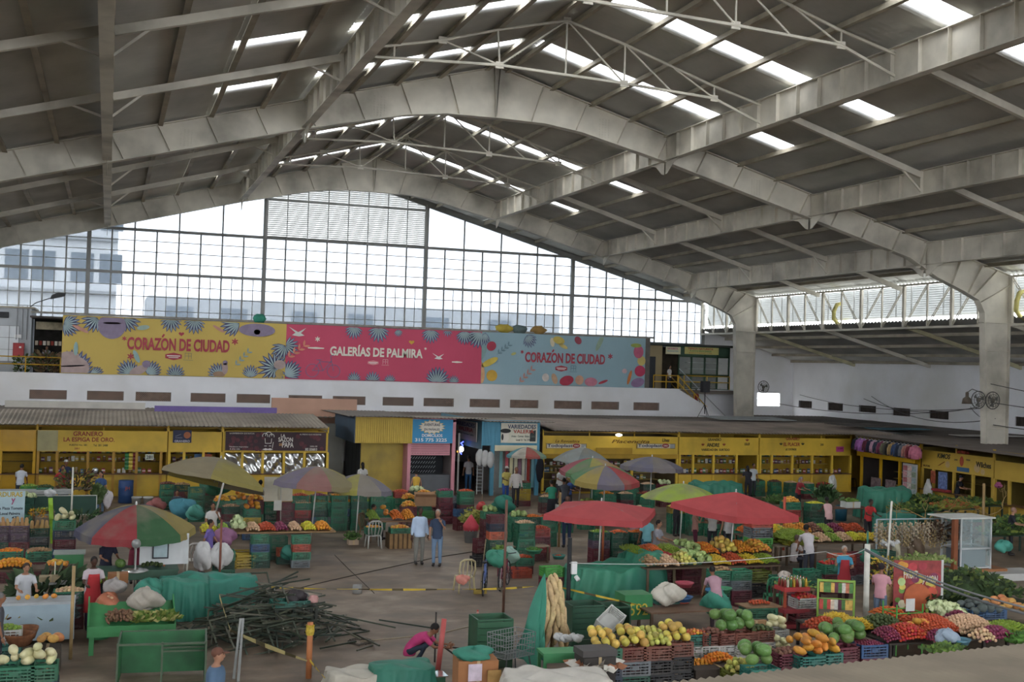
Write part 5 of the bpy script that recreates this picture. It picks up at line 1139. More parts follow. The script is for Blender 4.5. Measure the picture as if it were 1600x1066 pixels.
    if longhair: hm.tube([(0, .07, .03), (0, .1, -.12), (0, .09, -.24)], [.07, .075, .05], 10)
    if longhair == 'bun': pass
    if not cap and hair: hb = hm; hm2 = [v for v in hm.v]; hm.build('hair', mat(hair, .8, .15, 9), P, True)
    elif cap:
        hm.ball((0, .02, .03), (.086, .1, .088), 14, 10); hm.build('cap_crown', mat(cap, .8, .1, 6), P, True); pk_ = MB(); pk_.T = fc.T; pk_.ball((0, -.11, .04), (.07, .07, .012), 12, 6); pk_.build('cap_peak', mat(cap, .8, .1, 6), P, True)
    if hat: hh = MB(); hh.T = fc.T; hh.lathe([(.2, .05), (.2, .06), (.1, .07), (.085, .15), (.0, .16)], 18); hh.build('sun_hat', mat(hat, .9, .1, 8), P, True)
    # clothes
    o = MB(); torso(o, .012, 8, 0 if not skirt else 0)
    for i in (0, 1):
        if sleeve == 'short': o.tube([sh[i], sh[i].lerp(el[i], .75)], [.062, .054], 10)
        if sleeve == 'long': o.tube([sh[i], el[i], el[i].lerp(wr[i], .92)], [.062, .05, .038], 10); o.ball(el[i], .05, 8, 6)
    finish(o, 'shirt', shirt, .02, .85)
    if skirt:
        hk = (knee[0]+knee[1])/2; o = MB(); n = 20; R_ = [(pel+V((0, 0, .05)), .16*fat, .12*fat), (pel-V((0, 0, .08)), .18*fat, .15*fat), (hk+V((0, .02, .05)), .2, .18), (hk-V((0, -.02, .1)), .22, .2)]
        vs = [(p.x+a*math.cos(2*math.pi*k/n), p.y+b_*math.sin(2*math.pi*k/n), p.z) for p, a, b_ in R_ for k in range(n)]
        o.add(vs, [(j*n+k, j*n+(k+1) % n, (j+1)*n+(k+1) % n, (j+1)*n+k) for j in range(3) for k in range(n)]); solid(o.build('skirt', mat(skirt, .85, .12, 5), P, True), .01)
    else:
        o = MB(); torso(o, .008, 3)
        for i in (0, 1): o.tube([hips[i], knee[i], ank[i]+V((0, 0, .02))], [.092*fat**.5, .066, .055], 10); o.ball(knee[i], .066, 8, 6)
        finish(o, 'trousers', pants, .02, .85)
    if apron:
        n = 9; fr = (knee[0]+knee[1])/2
        def ap(u, v):
            if v > .45:
                dz = (v-.45)/.55*.44; a = (u-.5)*2.0*(1-.35*(v-.45)/.55); p = tor(.17*fat*math.sin(a), -(.135*fat)*math.cos(a)-.01, dz); return p
            f = 1-v/.45; a = (u-.5)*2.6; p = pel.lerp(V((fr.x, fr.y, fr.z-.05)), f); return p+V(((.19+.02*f)*math.sin(a), -(.14+.03*f)*math.cos(a)-.01, 0))
        solid(MB().grid(ap, n, 12).build('apron', mat(apron, .8, .08, 4), P, True), .01)
    o = MB()
    for i in (0, 1): o.ball(ank[i]+V((0, -.07, -.035)), (.045, .12, .045), 12, 7); o.tube([ank[i]-V((0, 0, .05)), ank[i]+V((0, 0, .03))], .042, 8)
    o.build('shoes', mat(shoes, .6, .1, 5), P, True)
    return P
# ================================================================ MARKET: where everything stands
OR = ['first', 'second', 'third', 'fourth', 'fifth', 'sixth', 'seventh', 'eighth', 'ninth', 'tenth']
def row(x0, y0, x1, y1, specs, name, frm, sc_=1.0, rz=0):
    n = len(specs)
    for i, (cols, prod) in enumerate(specs):
        f = i/(n-1) if n > 1 else 0
        stack(x0+(x1-x0)*f, y0+(y1-y0)*f, cols.split(), '%s stack, %s from %s' % (OR[i], name, frm) if n > 1 else name, prod, rz, sc_)
# ---- middle: rows below the maroon sign
row(448, 787, 578, 784, [('maroon maroon maroon maroon', 'papaya'), ('green red maroon maroon', 'onion'), ('green blue blue maroon', 'orange'), ('green green grey green', 'mandarin'), ('green blue dgreen dgreen', 'orange'), ('green yellow green green', 'lime')], 'orange sellers row', 'the poster boards')
row(470, 775, 592, 774, [('green teal green green green', 'tomato'), ('green green dgreen green green', 'plum'), ('green green green green green', 'orange'), ('green dgreen green green green', 'lemon'), ('green green green green green', 'cabbage')], 'row behind the orange sellers', 'the poster boards')
row(347, 783, 426, 781, [('green maroon green green', 'mango'), ('green dgreen green blue', 'papaya'), ('maroon maroon green green', 'mango'), ('green green dgreen green', 'avocado')], 'row under the big tan parasol', 'the blue tarps')
stack(395, 797, ['green', 'yellow', 'blue', 'blue'], 'the stack before the big tan parasol row', 'papaya')
stack(361, 792, ['dgreen', 'maroon', 'grey', 'dblue'], 'the stack beside the tan parasol pole', 'onion')
for i, (x, cols, lb) in enumerate(((408, 'green blue green dgreen', 'long board, wire end'), (472, 'green orange green grey grey', 'long board, aisle end'), (437, 'green green dgreen', 'middle of the long board'))):
    stack(x, 838 if i < 2 else 839, cols.split()[:4], 'crates under the '+lb, None, 0, .92)
vt = at(420, 832, .98)
tb = thing('display_board', 'long board of tomatoes, onions and citrus carried on crates', 'table', (vt.x, vt.y+.45, 0)); MB().box(-2.0, 2.05, -.5, .5, .95, .99).build('board', mat('#8a6b45', .7, .2, 3), tb)
for i, (k, w_) in enumerate((('lemon', .55), ('lime', .4), ('white_cabbage', .45), ('onion', .5), ('tomato', .6), ('red_onion', .45), ('onion', .4), ('lemon', .45), ('orange', .5))):
    x = vt.x-1.75+i*.43; pile(k, (x, vt.y+.45, .99), w_*.85, .9, 0, 'heaped %s on the long board beside the walking woman' % ['at the umbrella pole end', 'next to the first lemons', 'before the purple cloth', 'next to the cabbages', 'in the middle', 'next to the tomatoes', 'beside the red onions', 'next to the end heap', 'at the aisle end'][i], 2, .12)
sack('teal bag hanging under the root vegetable board', at(452, 858, .5)+Vector((0, 0, -.3)), .28, '#327c6b', 3, 'cloth_bag', 'bag')
stack(448, 858, ['orange', 'dgreen'], 'the pair behind the teal bag', None, 0, .9)
stack(384, 862, ['yellow'], 'lying below the board end by the rusty pole', None, 0, 1.1)
CRATE['yellow'].put(at(382, 889)+Vector((0, .2, 0)), R(4), 'yellow plastic crate on the floor beside the rusty pole', scale=(1, 1, 1.6))
sack('purple cloth bundle on the crates beside the walking woman', at(350, 853, .75), .35, '#8a5a7a', 9)
stack(351, 862, ['green', 'dgreen', 'green'], 'the stack under the purple bundle', None)
# poster boards on a pole, a small card
for px, lb in ((424, 'white poster board on the pole, the one nearer the big tan parasol'), (446, 'white poster board on the pole, the one nearer the striped parasol')):
    p = at(px, 765, Y=43.3); s_ = thing('poster_board', lb, 'poster', p); MB().box(-.26, .26, 0, .02, -.42, .45).build('sheet', mat('#c9c4ae', .7, .12, 3, dirt='#b5a68e'), s_); MB().box(-.28, .28, .02, .04, -.44, -.41).build('edge', mat('#a3723c', .6, .1, 3), s_)
p = at(434, 790, Y=43.2); tag(MB().box(p.x-.14, p.x+.14, 43.2, 43.22, p.z-.18, p.z+.18).build('price_card', mat('#c9c8bc', .7, .08, 3)), 'small white card hanging below the poster boards', 'card')
p = at(436, 830); tag(MB().tube([(p.x, 43.25, 0), (p.x-.05, 43.3, 2.1)], .02, 6).build('sign_pole', mat('#b5b3a8', .5, .1, 3)), 'thin pole carrying the white poster boards', 'pole')
bd = thing('bird', 'black bird perched on the crates against the yellow counter', 'bird', at(372, 768, 1.15)); b_ = MB(); b_.ball((0, 0, .12), (.13, .06, .07), 10, 7); b_.ball((.13, 0, .18), (.045, .04, .04), 8, 6); b_.tube([(-.1, 0, .11), (-.27, 0, .06)], [.04, .015], 6); b_.build('body', mat('#1d1d20', .6, .1, 5), bd, True); MB().tube([(.16, 0, .18), (.21, 0, .17)], [.014, .003], 5).build('beak', mat('#2a2420', .5, .1, 5), bd); MB().tube([(0, .02, .08), (0, .02, 0)], .006, 4).tube([(.02, -.02, .08), (.02, -.02, 0)], .006, 4).build('legs', mat('#2a2420', .5, .1, 5), bd)
# ---- middle: before the yellow shutter and the pink kiosk
row(684, 772, 684, 772, [('green orange maroon maroon', 'potato')], 'short row before the pink kiosk', 'the fruit seller')
row(706, 776, 729, 775, [('grey dblue green maroon', None), ('purple maroon maroon maroon', None)], 'pair before the alley', 'the fruit seller')
row(697, 767, 730, 768, [('green maroon maroon maroon maroon', 'red_onion'), ('green green maroon maroon maroon', 'tomato')], 'raised onion stall before the alley', 'the fruit seller')
row(603, 769, 652, 768, [('green green green green', 'apple'), ('red green green green', 'tomato'), ('green green dgreen green', 'white_cabbage')], 'row against the yellow shutter', 'the grey striped parasol')
row(607, 779, 640, 780, [('green green green', 'lime'), ('green maroon maroon', 'mango')], 'row behind the cardboard box', 'the grey striped parasol')
stack(664, 774, 'orange green green green'.split(), 'the stack with yellow fruit behind the cardboard box', 'mango')
stack(640, 792, 'maroon maroon maroon'.split(), 'the stack with mangoes behind the man in the pale blue shirt', 'mango')
stack(725, 797, 'blue maroon maroon'.split(), 'the loose stack beside the red bucket bag', None, 8)
stack(668, 800, 'lgreen red'.split(), 'the low pair behind the two standing men', None)
def box(label, c, w_, d, h, col, rz=0, name='cardboard_box', open_=False, cat='box'):
    o = thing(name, label, cat, c, R(rz)); MB().box(-w_/2, w_/2, -d/2, d/2, 0, h).build('body', mat(col, .85, .1, 3, dirt=None), o)
    if open_:
        for s_ in (-1, 1): MB().bar((-w_/2, s_*d/2, h), (w_/2, s_*d/2, h), .01, .01).build('rim', mat(col, .85, .1, 3), o); o2 = MB(); o2.add([(-w_/2, s_*d/2, h), (w_/2, s_*d/2, h), (w_/2, s_*(d/2+.14), h+.12), (-w_/2, s_*(d/2+.14), h+.12)], [(0, 1, 2, 3)]); solid(o2.build('flap', mat(col, .85, .1, 3), o), .008)
    else: MB().box(-.03, .03, -d/2-.003, d/2+.003, .0, h+.003).build('tape', mat('#b39a70', .5, .1, 3), o)
    return o
box('open brown cardboard box on the crates behind the man in the pale blue shirt', at(664, 790, .8), .8, .5, .35, '#8f6b4c', -10, open_=True)
box('brown cardboard box under the yellow sprays by the broom', at(740, 820)+Vector((0, .3, 0)), .6, .5, .5, '#7d5a3c')
greens('yellow green sprays hanging over a brown box by the broom', at(741, 806, .8)+Vector((0, .3, -.35)), .8, .5, .6, ('#8f8f3a', '#6f7a2c', '#a39a4a'), 200, .08, 'seed_sprays', 5)
sack('red net bag on the box beside the yellow sprays', at(752, 797, .85), .2, '#c0443f', 4, 'net_bag', 'bag')
bk = thing('bucket', 'grey bucket with a red plastic bag pushed into it', 'bucket', at(735, 848)); MB().lathe([(.2, 0), (.26, .45), (.27, .45), (.27, .42)], 16).build('pail', mat('#85888a', .5, .08, 3), bk, True); MB().lathe([(.27, .42), (.29, .6), (.12, .85), (.02, .98)], 14).build('liner_bag', mat('#c03846', .5, .12, 6), bk, True)
row(768, 800, 784, 798, [('green maroon maroon maroon', 'cabbage'), ('green dgreen maroon', None)], 'cabbage pair beside the tall maroon stack', 'the red bucket bag')
sack('dark green tarp bundle on the crates beside the cabbages', at(786, 801, 1.0), .42, '#1f6a58', 8, 'tarp_bundle')
stack(780, 806, 'maroon dblue orange dgreen dgreen grey'.split(), 'the tall stack in the middle of the aisle', None, -3, .98)
stack(755, 843, 'maroon maroon black'.split(), 'the short stack leaning by the tall stack', None, 5, .85)
stack(757, 871, ['black'], 'at the foot of the short maroon stack', None, 8, 1.1)
row(823, 818, 847, 826, [('green green green green green', 'onion'), ('red maroon red maroon', 'tomato')], 'stall end near red square parasol', 'the alley')
row(812, 808, 858, 808, [('green green green green', 'cabbage'), ('dgreen green green green', 'mandarin'), ('green green green green', 'tomato')], 'stall back near red square parasol', 'the alley')
bn = thing('bucket', 'tall green bin with a blue rim before the green stack', 'bin', at(817, 860)); MB().lathe([(.2, 0), (.24, .5)], 16).build('body', mat('#1f7350', .5, .1, 3), bn, True); MB().lathe([(.24, .5), (.26, .5), (.26, .68), (.25, .68)], 16).build('rim', mat('#2d63a8', .5, .1, 3), bn, True)
row(802, 872, 820, 872, [('green orange', 'tomato'), ('green maroon', 'tomato')], 'tomato pair behind the bicycles', 'the rusty pole', .95)
bowl = lambda lb, c, col='#34805e', r=.26: tag(MB().lathe([(.02, 0), (r*.75, .01), (r, .13), (r+.015, .13), (r*.7, .03), (.01, .025)], 18, (c.x, c.y, c.z)).build('plastic_bowl', mat(col, .45, .1, 3), None, True), lb, 'bowl')
b0 = at(834, 865, .62); bowl('green bowl of green beans beside the tomatoes', b0); greens('green beans heaped in the green bowl', b0+Vector((0, 0, .08)), .35, .35, .08, ('#4d7a2c', '#3c6424'), 80, .05, 'green_beans', 3)
b0 = at(873, 874, .6); bowl('teal bowl of tomatoes at the corner of the low stall', b0, '#296f61', .2); pile('tomato', (b0.x, b0.y, b0.z+.02), .26, .26, 0, 'in the teal bowl at the corner of the low stall', 1, .05)
greens('light green lettuce on the corner crates behind the bicycles', at(783, 868, .7), .5, .4, .25, ('#7a9a3c', '#5f8430'), 100, .08, 'lettuces', 6)
stack(866, 887, 'lgreen maroon maroon'.split(), 'the stack with the bright green crate near the black post', None, 0, 1.0)
CRATE['maroon'].put(at(800, 905)+Vector((0, .3, 0)), 0, 'maroon plastic crate under the low board behind the bicycles')
CRATE['orange'].put(at(818, 905)+Vector((0, .3, 0)), 0, 'orange plastic crate under the low board behind the bicycles')
b0 = at(822, 885); table('low brown board table behind the bicycles', (b0.x, b0.y+.9), 1.9, .9, .55, 0, '#8b7a62')
sack('teal cloth bundle on the bicycle handlebar', at(776, 885, .9), .3, '#317d64', 12)
sack('pale green cloth on the low board behind the bicycles', at(795, 878, .6), .3, '#86a898', 14)
# chairs, bicycles, broom, posts
mono_chair('cream plastic chair with a pink bundle on its seat, alone on the open floor', at(725, 925), 180, '#b5a87c'); sack('pink bundle on the seat of the cream chair', at(723, 913, .43), .17, '#c77a6a', 5)
mono_chair('white plastic armchair behind the teal tarps', at(302, 898), 185, '#c9c6bc')
mono_chair('bright green plastic armchair beside the bottle rack', at(1208, 955), 160, '#317e55')
bicycle('blue and white bicycle leaning by the cream chair', at(762, 930)+Vector((0, .3, 0)), 68, '#5a6fae')
bicycle('dark red bicycle with a teal bundle behind the rusty pole', at(783, 925)+Vector((.25, .5, 0)), 60, '#7a2436')
br = thing('broom', 'broom leaning on the blue bicycle', 'broom', at(750, 928)); MB().tube([(0, 0, .1), (.2, .25, 1.45)], .014, 6).build('handle', mat('#8d7a5c', .6, .1, 4), br); MB().box(-.18, .18, -.04, .04, 0, .12).build('bristles', mat('#a38a3c', .8, .2, 9), br)
br = thing('broom', 'broom standing upright beside the yellow sprays', 'broom', at(749, 828)); MB().tube([(0, 0, .1), (.1, .05, 1.35)], .014, 6).build('handle', mat('#7a6850', .6, .1, 4), br); MB().box(-.16, .16, -.04, .04, 0, .1).build('bristles', mat('#a38a3c', .8, .2, 9), br)
def post(label, px, py, top, r=.03, col='#7a4c38', lean=(0, 0), name='metal_pole'):
    p = at(px, py); return tag(MB().tube([(p.x, p.y, 0), (p.x+lean[0], p.y+lean[1], top)], r, 8).build(name, mat(col, .6, .2, 4), None, True), label, 'pole')
q = at(786, 968); tag(MB().tube([(q.x, q.y, .02), (q.x, q.y, 2.95)], .035, 8).lathe([(.2, 0), (.19, .02), (.05, .025)], 14, (q.x, q.y, 0)).build('metal_pole', mat('#6b4a3c', .6, .2, 4), None, True), 'rusty pole on a round base in the middle of the open floor', 'pole')
post('rusty pole behind the pile of green metal bars', 342, 932, 2.0, .03, '#7d4534')
post('black square post with a white camera box', 886, 995, 2.3, .055, '#1f2123')
q = at(893, 886, Y=at(886, 995).y); cm = thing('security_camera', 'white camera box on the black post', 'camera', (q.x, q.y-.08, q.z)); MB().box(-.04, .09, -.05, .05, -.15, .13).build('junction_box', mat('#d2d3d0', .4, .04, 3), cm); MB().tube([(.06, -.05, -.2), (.1, -.13, -.28)], .05, 10).build('lens_body', mat('#d2d3d0', .4, .04, 3), cm, True)
for px, py, lb in ((110, 842, 'white thin pole before the man in the red shirt'), (1352, 992, 'thick white pole beside the woman in the pink T-shirt')): post(lb, px, py, 2.4 if px < 200 else 2.2, .03 if px < 200 else .07, '#c4c2b6')
post('bamboo pole stuck in a block beside the dried leaves', 110, 1030, 1.9, .035, '#a3875a')
post('green pipe on top of the white pole holding the cables', 1352, 990, 2.5, .025, '#346d59')
post('tall white pole leaning through the hanging garlic', 1383, 930, 2.7, .03, '#c2c0b4', (.15, 0))
post('wooden post beside the glass booth', 1535, 870, 2.6, .05, '#8b6f45')
post('grey metal pole before the grain shops', 882, 800, 2.5, .025, '#8d908e')
post('orange brown post under the red square parasol with the tarp', 941, 885, 2.0, .04, '#a0522f')
post('wooden post beside the man in jeans under the red parasol', 873, 855, 1.9, .045, '#8d6f45')
post('orange post under the front edge of the tilted red parasol', 1224, 860, 1.9, .05, '#b54a35')
post('orange brown post among the fruit display', 1163, 885, 1.7, .035, '#a5523a')
# bollard and tape
q = at(482, 1060); bo = thing('bollard', 'orange post wound with yellow tape by the metal bars', 'post', q); MB().tube([(0, 0, 0), (0, 0, 1.1)], .06, 10).build('post', mat('#b06a3c', .6, .1, 4), bo, True); MB().lathe([(.075, .85), (.09, .92), (.08, 1.0), (.09, 1.05)], 10).build('tape_wrap', mat('#b59a2c', .6, .3, 30), bo)
def strip(label, pts, w_=.045, col='#c2a32a', name='caution_tape', cat='tape'):
    o = MB(); P_ = []
    for a, b in zip(pts, pts[1:]):
        a, b = Vector(a), Vector(b); L_ = (b-a).length
        for i in range(8): f = i/8; P_.append(a.lerp(b, f)-Vector((0, 0, .04*L_*f*(1-f)*.5)))
    P_.append(Vector(pts[-1])); vs = []
    for i, p in enumerate(P_): t = i*.9; vs += [p+Vector((0, .02*math.sin(t), w_/2*math.cos(t*.3))), p-Vector((0, .02*math.sin(t), w_/2*math.cos(t*.3)))]
    o.add(vs, [(2*i, 2*i+1, 2*i+3, 2*i+2) for i in range(len(P_)-1)])
    for k, f in enumerate(o.f): o.mi[k] = k % 3 == 2
    return tag(solid(o.build(name, [mat(col, .5, .08, 4), mat('#4b4023', .5, .1, 4)], None, False, False), .004), label, cat)
strip('yellow caution tape stretched low across the open floor', [at(424, 918, .9), at(560, 921, .85), at(700, 921, .9), at(787, 920, .95)])
strip('yellow caution tape from the rusty pole to the board marked with numbers', [at(790, 920, .95), at(860, 914, 1.1), at(1005, 947, .9)])
strip('twisted tape sagging over the pile of green bars to the orange post', [at(343, 932, 1.0), at(360, 985, .5), at(480, 1033, 1.0)], .08, '#b5a468')
strip('short yellow tape running down from the orange post', [at(484, 1032, 1.0), at(508, 1060, .5)])
# floor cables and small things
def cable(label, pts, r=.012, col='#2e2b28', name='cable', cat='cable'): return tag(MB().tube(pts, r, 5).build(name, mat(col, .6, .1, 5), None, True), label, cat)
def fl_(pts): return [at(a, b)+Vector((0, 0, .012)) for a, b in pts]
cable('black cable lying across the open floor towards the two standing men', fl_([(420, 932), (490, 914), (560, 898), (620, 885), (680, 872), (745, 862)]))
cable('thin dark joint wire lying on the floor before the seated woman', fl_([(523, 868), (545, 890), (585, 928)]), .008)
cable('pale rope lying on the floor behind the crouching man', fl_([(562, 1003), (620, 998), (690, 990), (740, 978), (790, 977)]), .012, '#a89a80')
pts = []
rnd = random.Random(9)
for i in range(90): t = i*.42; q = at(563+24*math.cos(t)*rnd.uniform(.4, 1), 1004+7*math.sin(t)*rnd.uniform(.3, 1)); pts.append(q+Vector((0, 0, .02)))
cable('tangle of dark wire coiled on the floor before the crouching man', pts, .008, '#4b4238', 'wire_tangle', 'wire')
tag(MB().lathe([(.1, 0), (.13, 0), (.13, .22), (.1, .22), (.1, 0)], 14).build('tape_roll', mat('#8b8a86', .6, .1, 4), None, True), 'grey ring of tape lying on the open floor', 'roll'); bpy.data.objects['tape_roll'].location = at(558, 927)
q = at(746, 971); bt = thing('bottle', 'small pink bottle standing on the open floor', 'bottle', q); MB().lathe([(.04, 0), (.045, .02), (.045, .18), (.02, .24)], 10).build('body', mat('#c98a80', .3, .1, 4), bt, True); MB().lathe([(.02, .24), (.02, .28)], 8).build('cap', mat('#c9453c', .4, .1, 4), bt)
# ---- fruit stall of the seated woman
q = at(612, 812, .8); table('wooden fruit table of the seated woman', (q.x, q.y+.4), 1.6, .9, .75, 0, '#7b5a3c')
for i, (k, w_) in enumerate((('lime', .45), ('papaya', .35), ('mandarin', .5), ('orange', .45))): pile(k, (q.x-.6+i*.42, q.y+.4, .75), w_*.85, .8, 0, 'heaped %s on the table of the seated woman' % ['beside her', 'next to the limes', 'next to the papayas', 'at the far end from her'][i], 2, .16, 1, .12)
q = at(627, 829, .62); CRATE['green'].put((q.x, q.y+.3, .5), 0, 'green plastic crate of mangoes on the wooden box of the seated woman', scale=(1.1, 1.1, .7)); pile('mango', (q.x, q.y+.3, .6), .6, .38, 0, 'in the low green crate on the wooden box', 1, .08)
wb = thing('wooden_box', 'slatted wooden box under the low green crate of mangoes', 'box', (q.x, q.y+.3, 0)); [MB().box(-.38+i*.16, -.28+i*.16, -.3, -.28, 0, .5).build('slat', mat('#8b6b42', .8, .2, 4), wb) for i in range(5)]; MB().box(-.4, .4, -.28, .3, 0, .5).build('carcass', mat('#5c452c', .8, .2, 4), wb)
q = at(584, 833, .5); mono_chair('white chair turned to carry a crate before the seated woman', at(583, 856), 180, '#a8a9a2'); CRATE['green'].put((q.x, q.y+.12, .46), 0, 'green plastic crate of yellow fruit on the white chair', scale=.9); pile('mango', (q.x, q.y+.12, .6), .5, .32, 0, 'in the green crate on the chair', 1, .06)
box('small carton with leaves on the floor beside the seated woman', at(553, 852)+Vector((0, .2, 0)), .35, .3, .28, '#a8917a'); greens('green bunch sticking out of the small carton', at(550, 843, .28), .4, .3, .2, n=70)
# ---- parasols
parasol('big multicoloured parasol with grey, red, green and yellow panels', at(213, 789, 2.4), 1.48, ['#a03c40', '#3f6a44', '#a08f50', '#55556a'], .6, .17, (2, -3), 8, rz=45, pole_len=2.4)
parasol('big tilted tan parasol over the papaya crates', at(345, 716, 2.75), 1.95, ['#978a6c', '#a0934f', '#8a7c6a'], .75, .14, (-3, 15), 6, rz=20, pole=False)
tag(MB().tube([at(329, 832), at(349, 756, 2.35)], .03, 8).build('parasol_pole', mat('#c9c8c0', .5, .06, 3), None, True), 'slanting white pole of the big tan parasol', 'pole')
parasol('striped parasol in tan, purple grey and pink by the poster boards', at(497, 729, 2.6), 1.5, ['#7d7486', '#9a6c64', '#8f8460', '#9a9048'], .55, .16, (0, 4), 8, rz=10, pole_len=2.6)
parasol('yellow and grey parasol before the yellow shutter', at(563, 741, 2.35), 1.12, ['#7f7a84', '#a8a04a', '#8d857a'], .5, .16, (0, 3), 8, rz=30, pole_len=2.35)
parasol('small red, green and white parasol before the light blue shop', at(823, 699, 2.5), .92, ['#b54a44', '#8fb094', '#5f9ca4', '#c9c4b4'], .38, .1, (0, 2), 8, rz=68, pole_len=2.5)
parasol('grey cloth parasol before the plastic ware signs', at(914, 700, 2.75), 1.35, ['#8b9390', '#7f8886'], .65, .05, (0, 6), 8, rz=12, pole_len=2.75)
parasol('red, green and yellow parasol behind the purple one', at(926, 716, 2.6), 1.35, ['#a8a04c', '#b8935c', '#a0555c', '#5f8a58'], .5, .15, (0, -4), 8, rz=60, pole_len=2.6)
parasol('parasol with purple, red and yellow panels and a deep hem', at(946, 728, 2.5), 1.36, ['#b04a48', '#5c8a5c', '#a5914a', '#77707e'], .5, .19, (2, 5), 8, rz=-80, pole_len=2.5)
parasol('faded grey parasol with a blue hem before the grain shops', at(1019, 714, 2.6), 1.32, ['#7a7480', '#6f6c7c', '#857d7c'], .4, .17, (0, 2), 8, rz=22, pole_len=2.6)
parasol('lime green parasol beside the tilted red one', at(1068, 756, 2.45), 1.4, ['#9db342', '#a5b84e'], .5, .05, (0, 3), 8, rz=22, pole_len=2.45)
parasol('square red parasol with a pale edge over the aisle of fruit', at(940, 783, 2.45), 1.95, ['#c04a4c'], .3, .16, (1, 1), 4, True, 2.45, rz=-33)
parasol('tilted square red parasol before the grain shops', at(1150, 769, 2.75), 1.85, ['#c4494b'], .5, .17, (3, 2), 4, True, 2.6, rz=18)
# cloth with certificate hanging under the big parasol
q = at(258, 860, Y=at(245, 930).y-.9); cl = MB().grid(lambda u, v: (q.x-.62+1.2*u, q.y+.02*math.sin(u*9), q.z-.36+.78*v), 16, 4).build('hanging_cloth', mat('#c4c6c6', .8, .06, 2), None, True); tag(cl, 'white cloth hanging from the big multicoloured parasol', 'cloth')
q2 = at(251, 858, Y=q.y-.04); s_ = thing('framed_certificate', 'black framed certificate pinned on the hanging white cloth', 'picture', q2); MB().box(-.2, .2, 0, .02, -.25, .24).build('frame', mat('#22242a', .5, .1, 4), s_); MB().box(-.165, .165, -.01, 0, -.21, .2).build('paper', mat('#9fb3b8', .5, .12, 6), s_)
tag(MB().tube([(q2.x+.1, q2.y+.05, 0), (q2.x+.1, q2.y+.05, q2.z-.2)], .03, 6).build('wooden_stake', mat('#9a5c34', .7, .15, 4)), 'orange brown stake below the framed certificate', 'stake')
# ---- tarps
tarp('large green tarp over a stall beside the black post', at(972, 935)+Vector((0, .6, 0)), 2.75, 1.4, .95, '#348063', 8, 4, .45, lambda u, v: .82+.22*math.sin((u+.15)*2.4)**2*(1 if u > 0 else .6)+(.18 if u > .2 else 0))
tarp('teal tarp over a low stall behind the metal bars', at(345, 960)+Vector((-.3, .5, 0)), 2.3, 1.1, .85, '#348572', 3, 7, .4)
tarp('teal tarp over the end of the stall beside the green cart', at(288, 968)+Vector((.0, .2, 0)), 1.1, 1.0, .95, '#327d68', -5, 11, .35)
A_, B_, C_ = at(851, 896, Y=at(866, 1034).y-.1), at(797, 1030, .15), at(850, 1034, .2)
def tent(u, v):
    p = A_.lerp(B_.lerp(C_, u), v); f = math.sin(u*15+2*math.sin(v*4))*.07*v+math.sin(u*31+v*3)*.03*v; return (p.x+f*.4+.1*math.sin(v*5)*(u-.5), p.y-f-.35*math.sin(math.pi*u)*v, p.z+.06*v*math.sin(u*9))
tag(solid(MB().grid(tent, 48, 40).build('draped_tarp', mat('#32846b', .6, .14, 2, bump=.15), None, True), .012), 'narrow teal tarp draped like a tent beside the hanging sponges', 'tarp')
tarp('green tarp over crates behind the red T-shirt seller', at(1392, 812)+Vector((0, .5, 0)), 2.2, 1.4, 1.3, '#347d64', -4, 13, .3)
tarp('small teal tarp heap behind the hanging garlic', at(1418, 842)+Vector((0, .8, 0)), 1.6, 1.0, .9, '#317966', 4, 15, .3)
tarp('green tarp over crates behind the tilted red parasol', at(1125, 800)+Vector((0, .5, 0)), 2.4, 1.2, 1.25, '#347d66', 0, 17, .3)
tarp('white tarp spread over a stand at the bottom of the picture beside the green stool table', at(845, 1062, .5)+Vector((.1, -.6, -.5)), 1.9, 1.1, .75, '#bdb8ac', -8, 19, .5)
tarp('teal tarp lying over boards beside the glossy sheet', at(600, 1066)+Vector((.2, -.6, 0)), 1.2, .8, .5, '#327863', 4, 23, .3)
tarp('pale tarp lying low by the orange post', at(548, 1072)+Vector((0, -.4, 0)), 1.1, .8, .4, '#b0aa9a', 0, 29, .3)
for px, py, z, r, col, lb in ((232, 930, .98, .34, '#34806b', 'crumpled teal tarp on the green cart'), (228, 943, .9, .32, '#a8a092', 'crumpled beige tarp on the green cart, below the teal one'), (285, 800, .5, .45, '#3f8494', 'light blue plastic bundle behind the big parasol'), (305, 805, .5, .34, '#4b9a88', 'pale teal bag behind the seated woman in white'), (272, 776, .4, .38, '#7a5536', 'brown sack of roots behind the big parasol'), (338, 762, 1.1, .6, '#326d52', 'green tarp bundle on top of the crates under the tan parasol'), (1118, 948, .55, .38, '#32816b', 'teal bag beside the seller in the pale pink shirt'), (1045, 935, .75, .34, '#bcb6a6', 'crumpled pale sack on the teal crate beside the big green tarp'), (1225, 905, .8, .2, '#b5a99c', 'white sponge bundle above the green chair'), (1358, 872, .8, .28, '#327760', 'dark green bag on the crates behind the woman in the red apron'), (1300, 893, .6, .35, '#31705b', 'green bundle beside the kneeling seller'), (1570, 745, 1.2, .2, '#c9633a', 'orange bag on the counter at the end of the wing'), (1568, 858, 1.0, .26, '#409281', 'turquoise bag beside the man in black behind the glass booth'), (1232, 843, .5, .1, '#cfd4d0', 'small white bag on the plantain heap')):
    sack(lb, at(px, py, z)-Vector((0, 0, r*.4)), r, col, px)
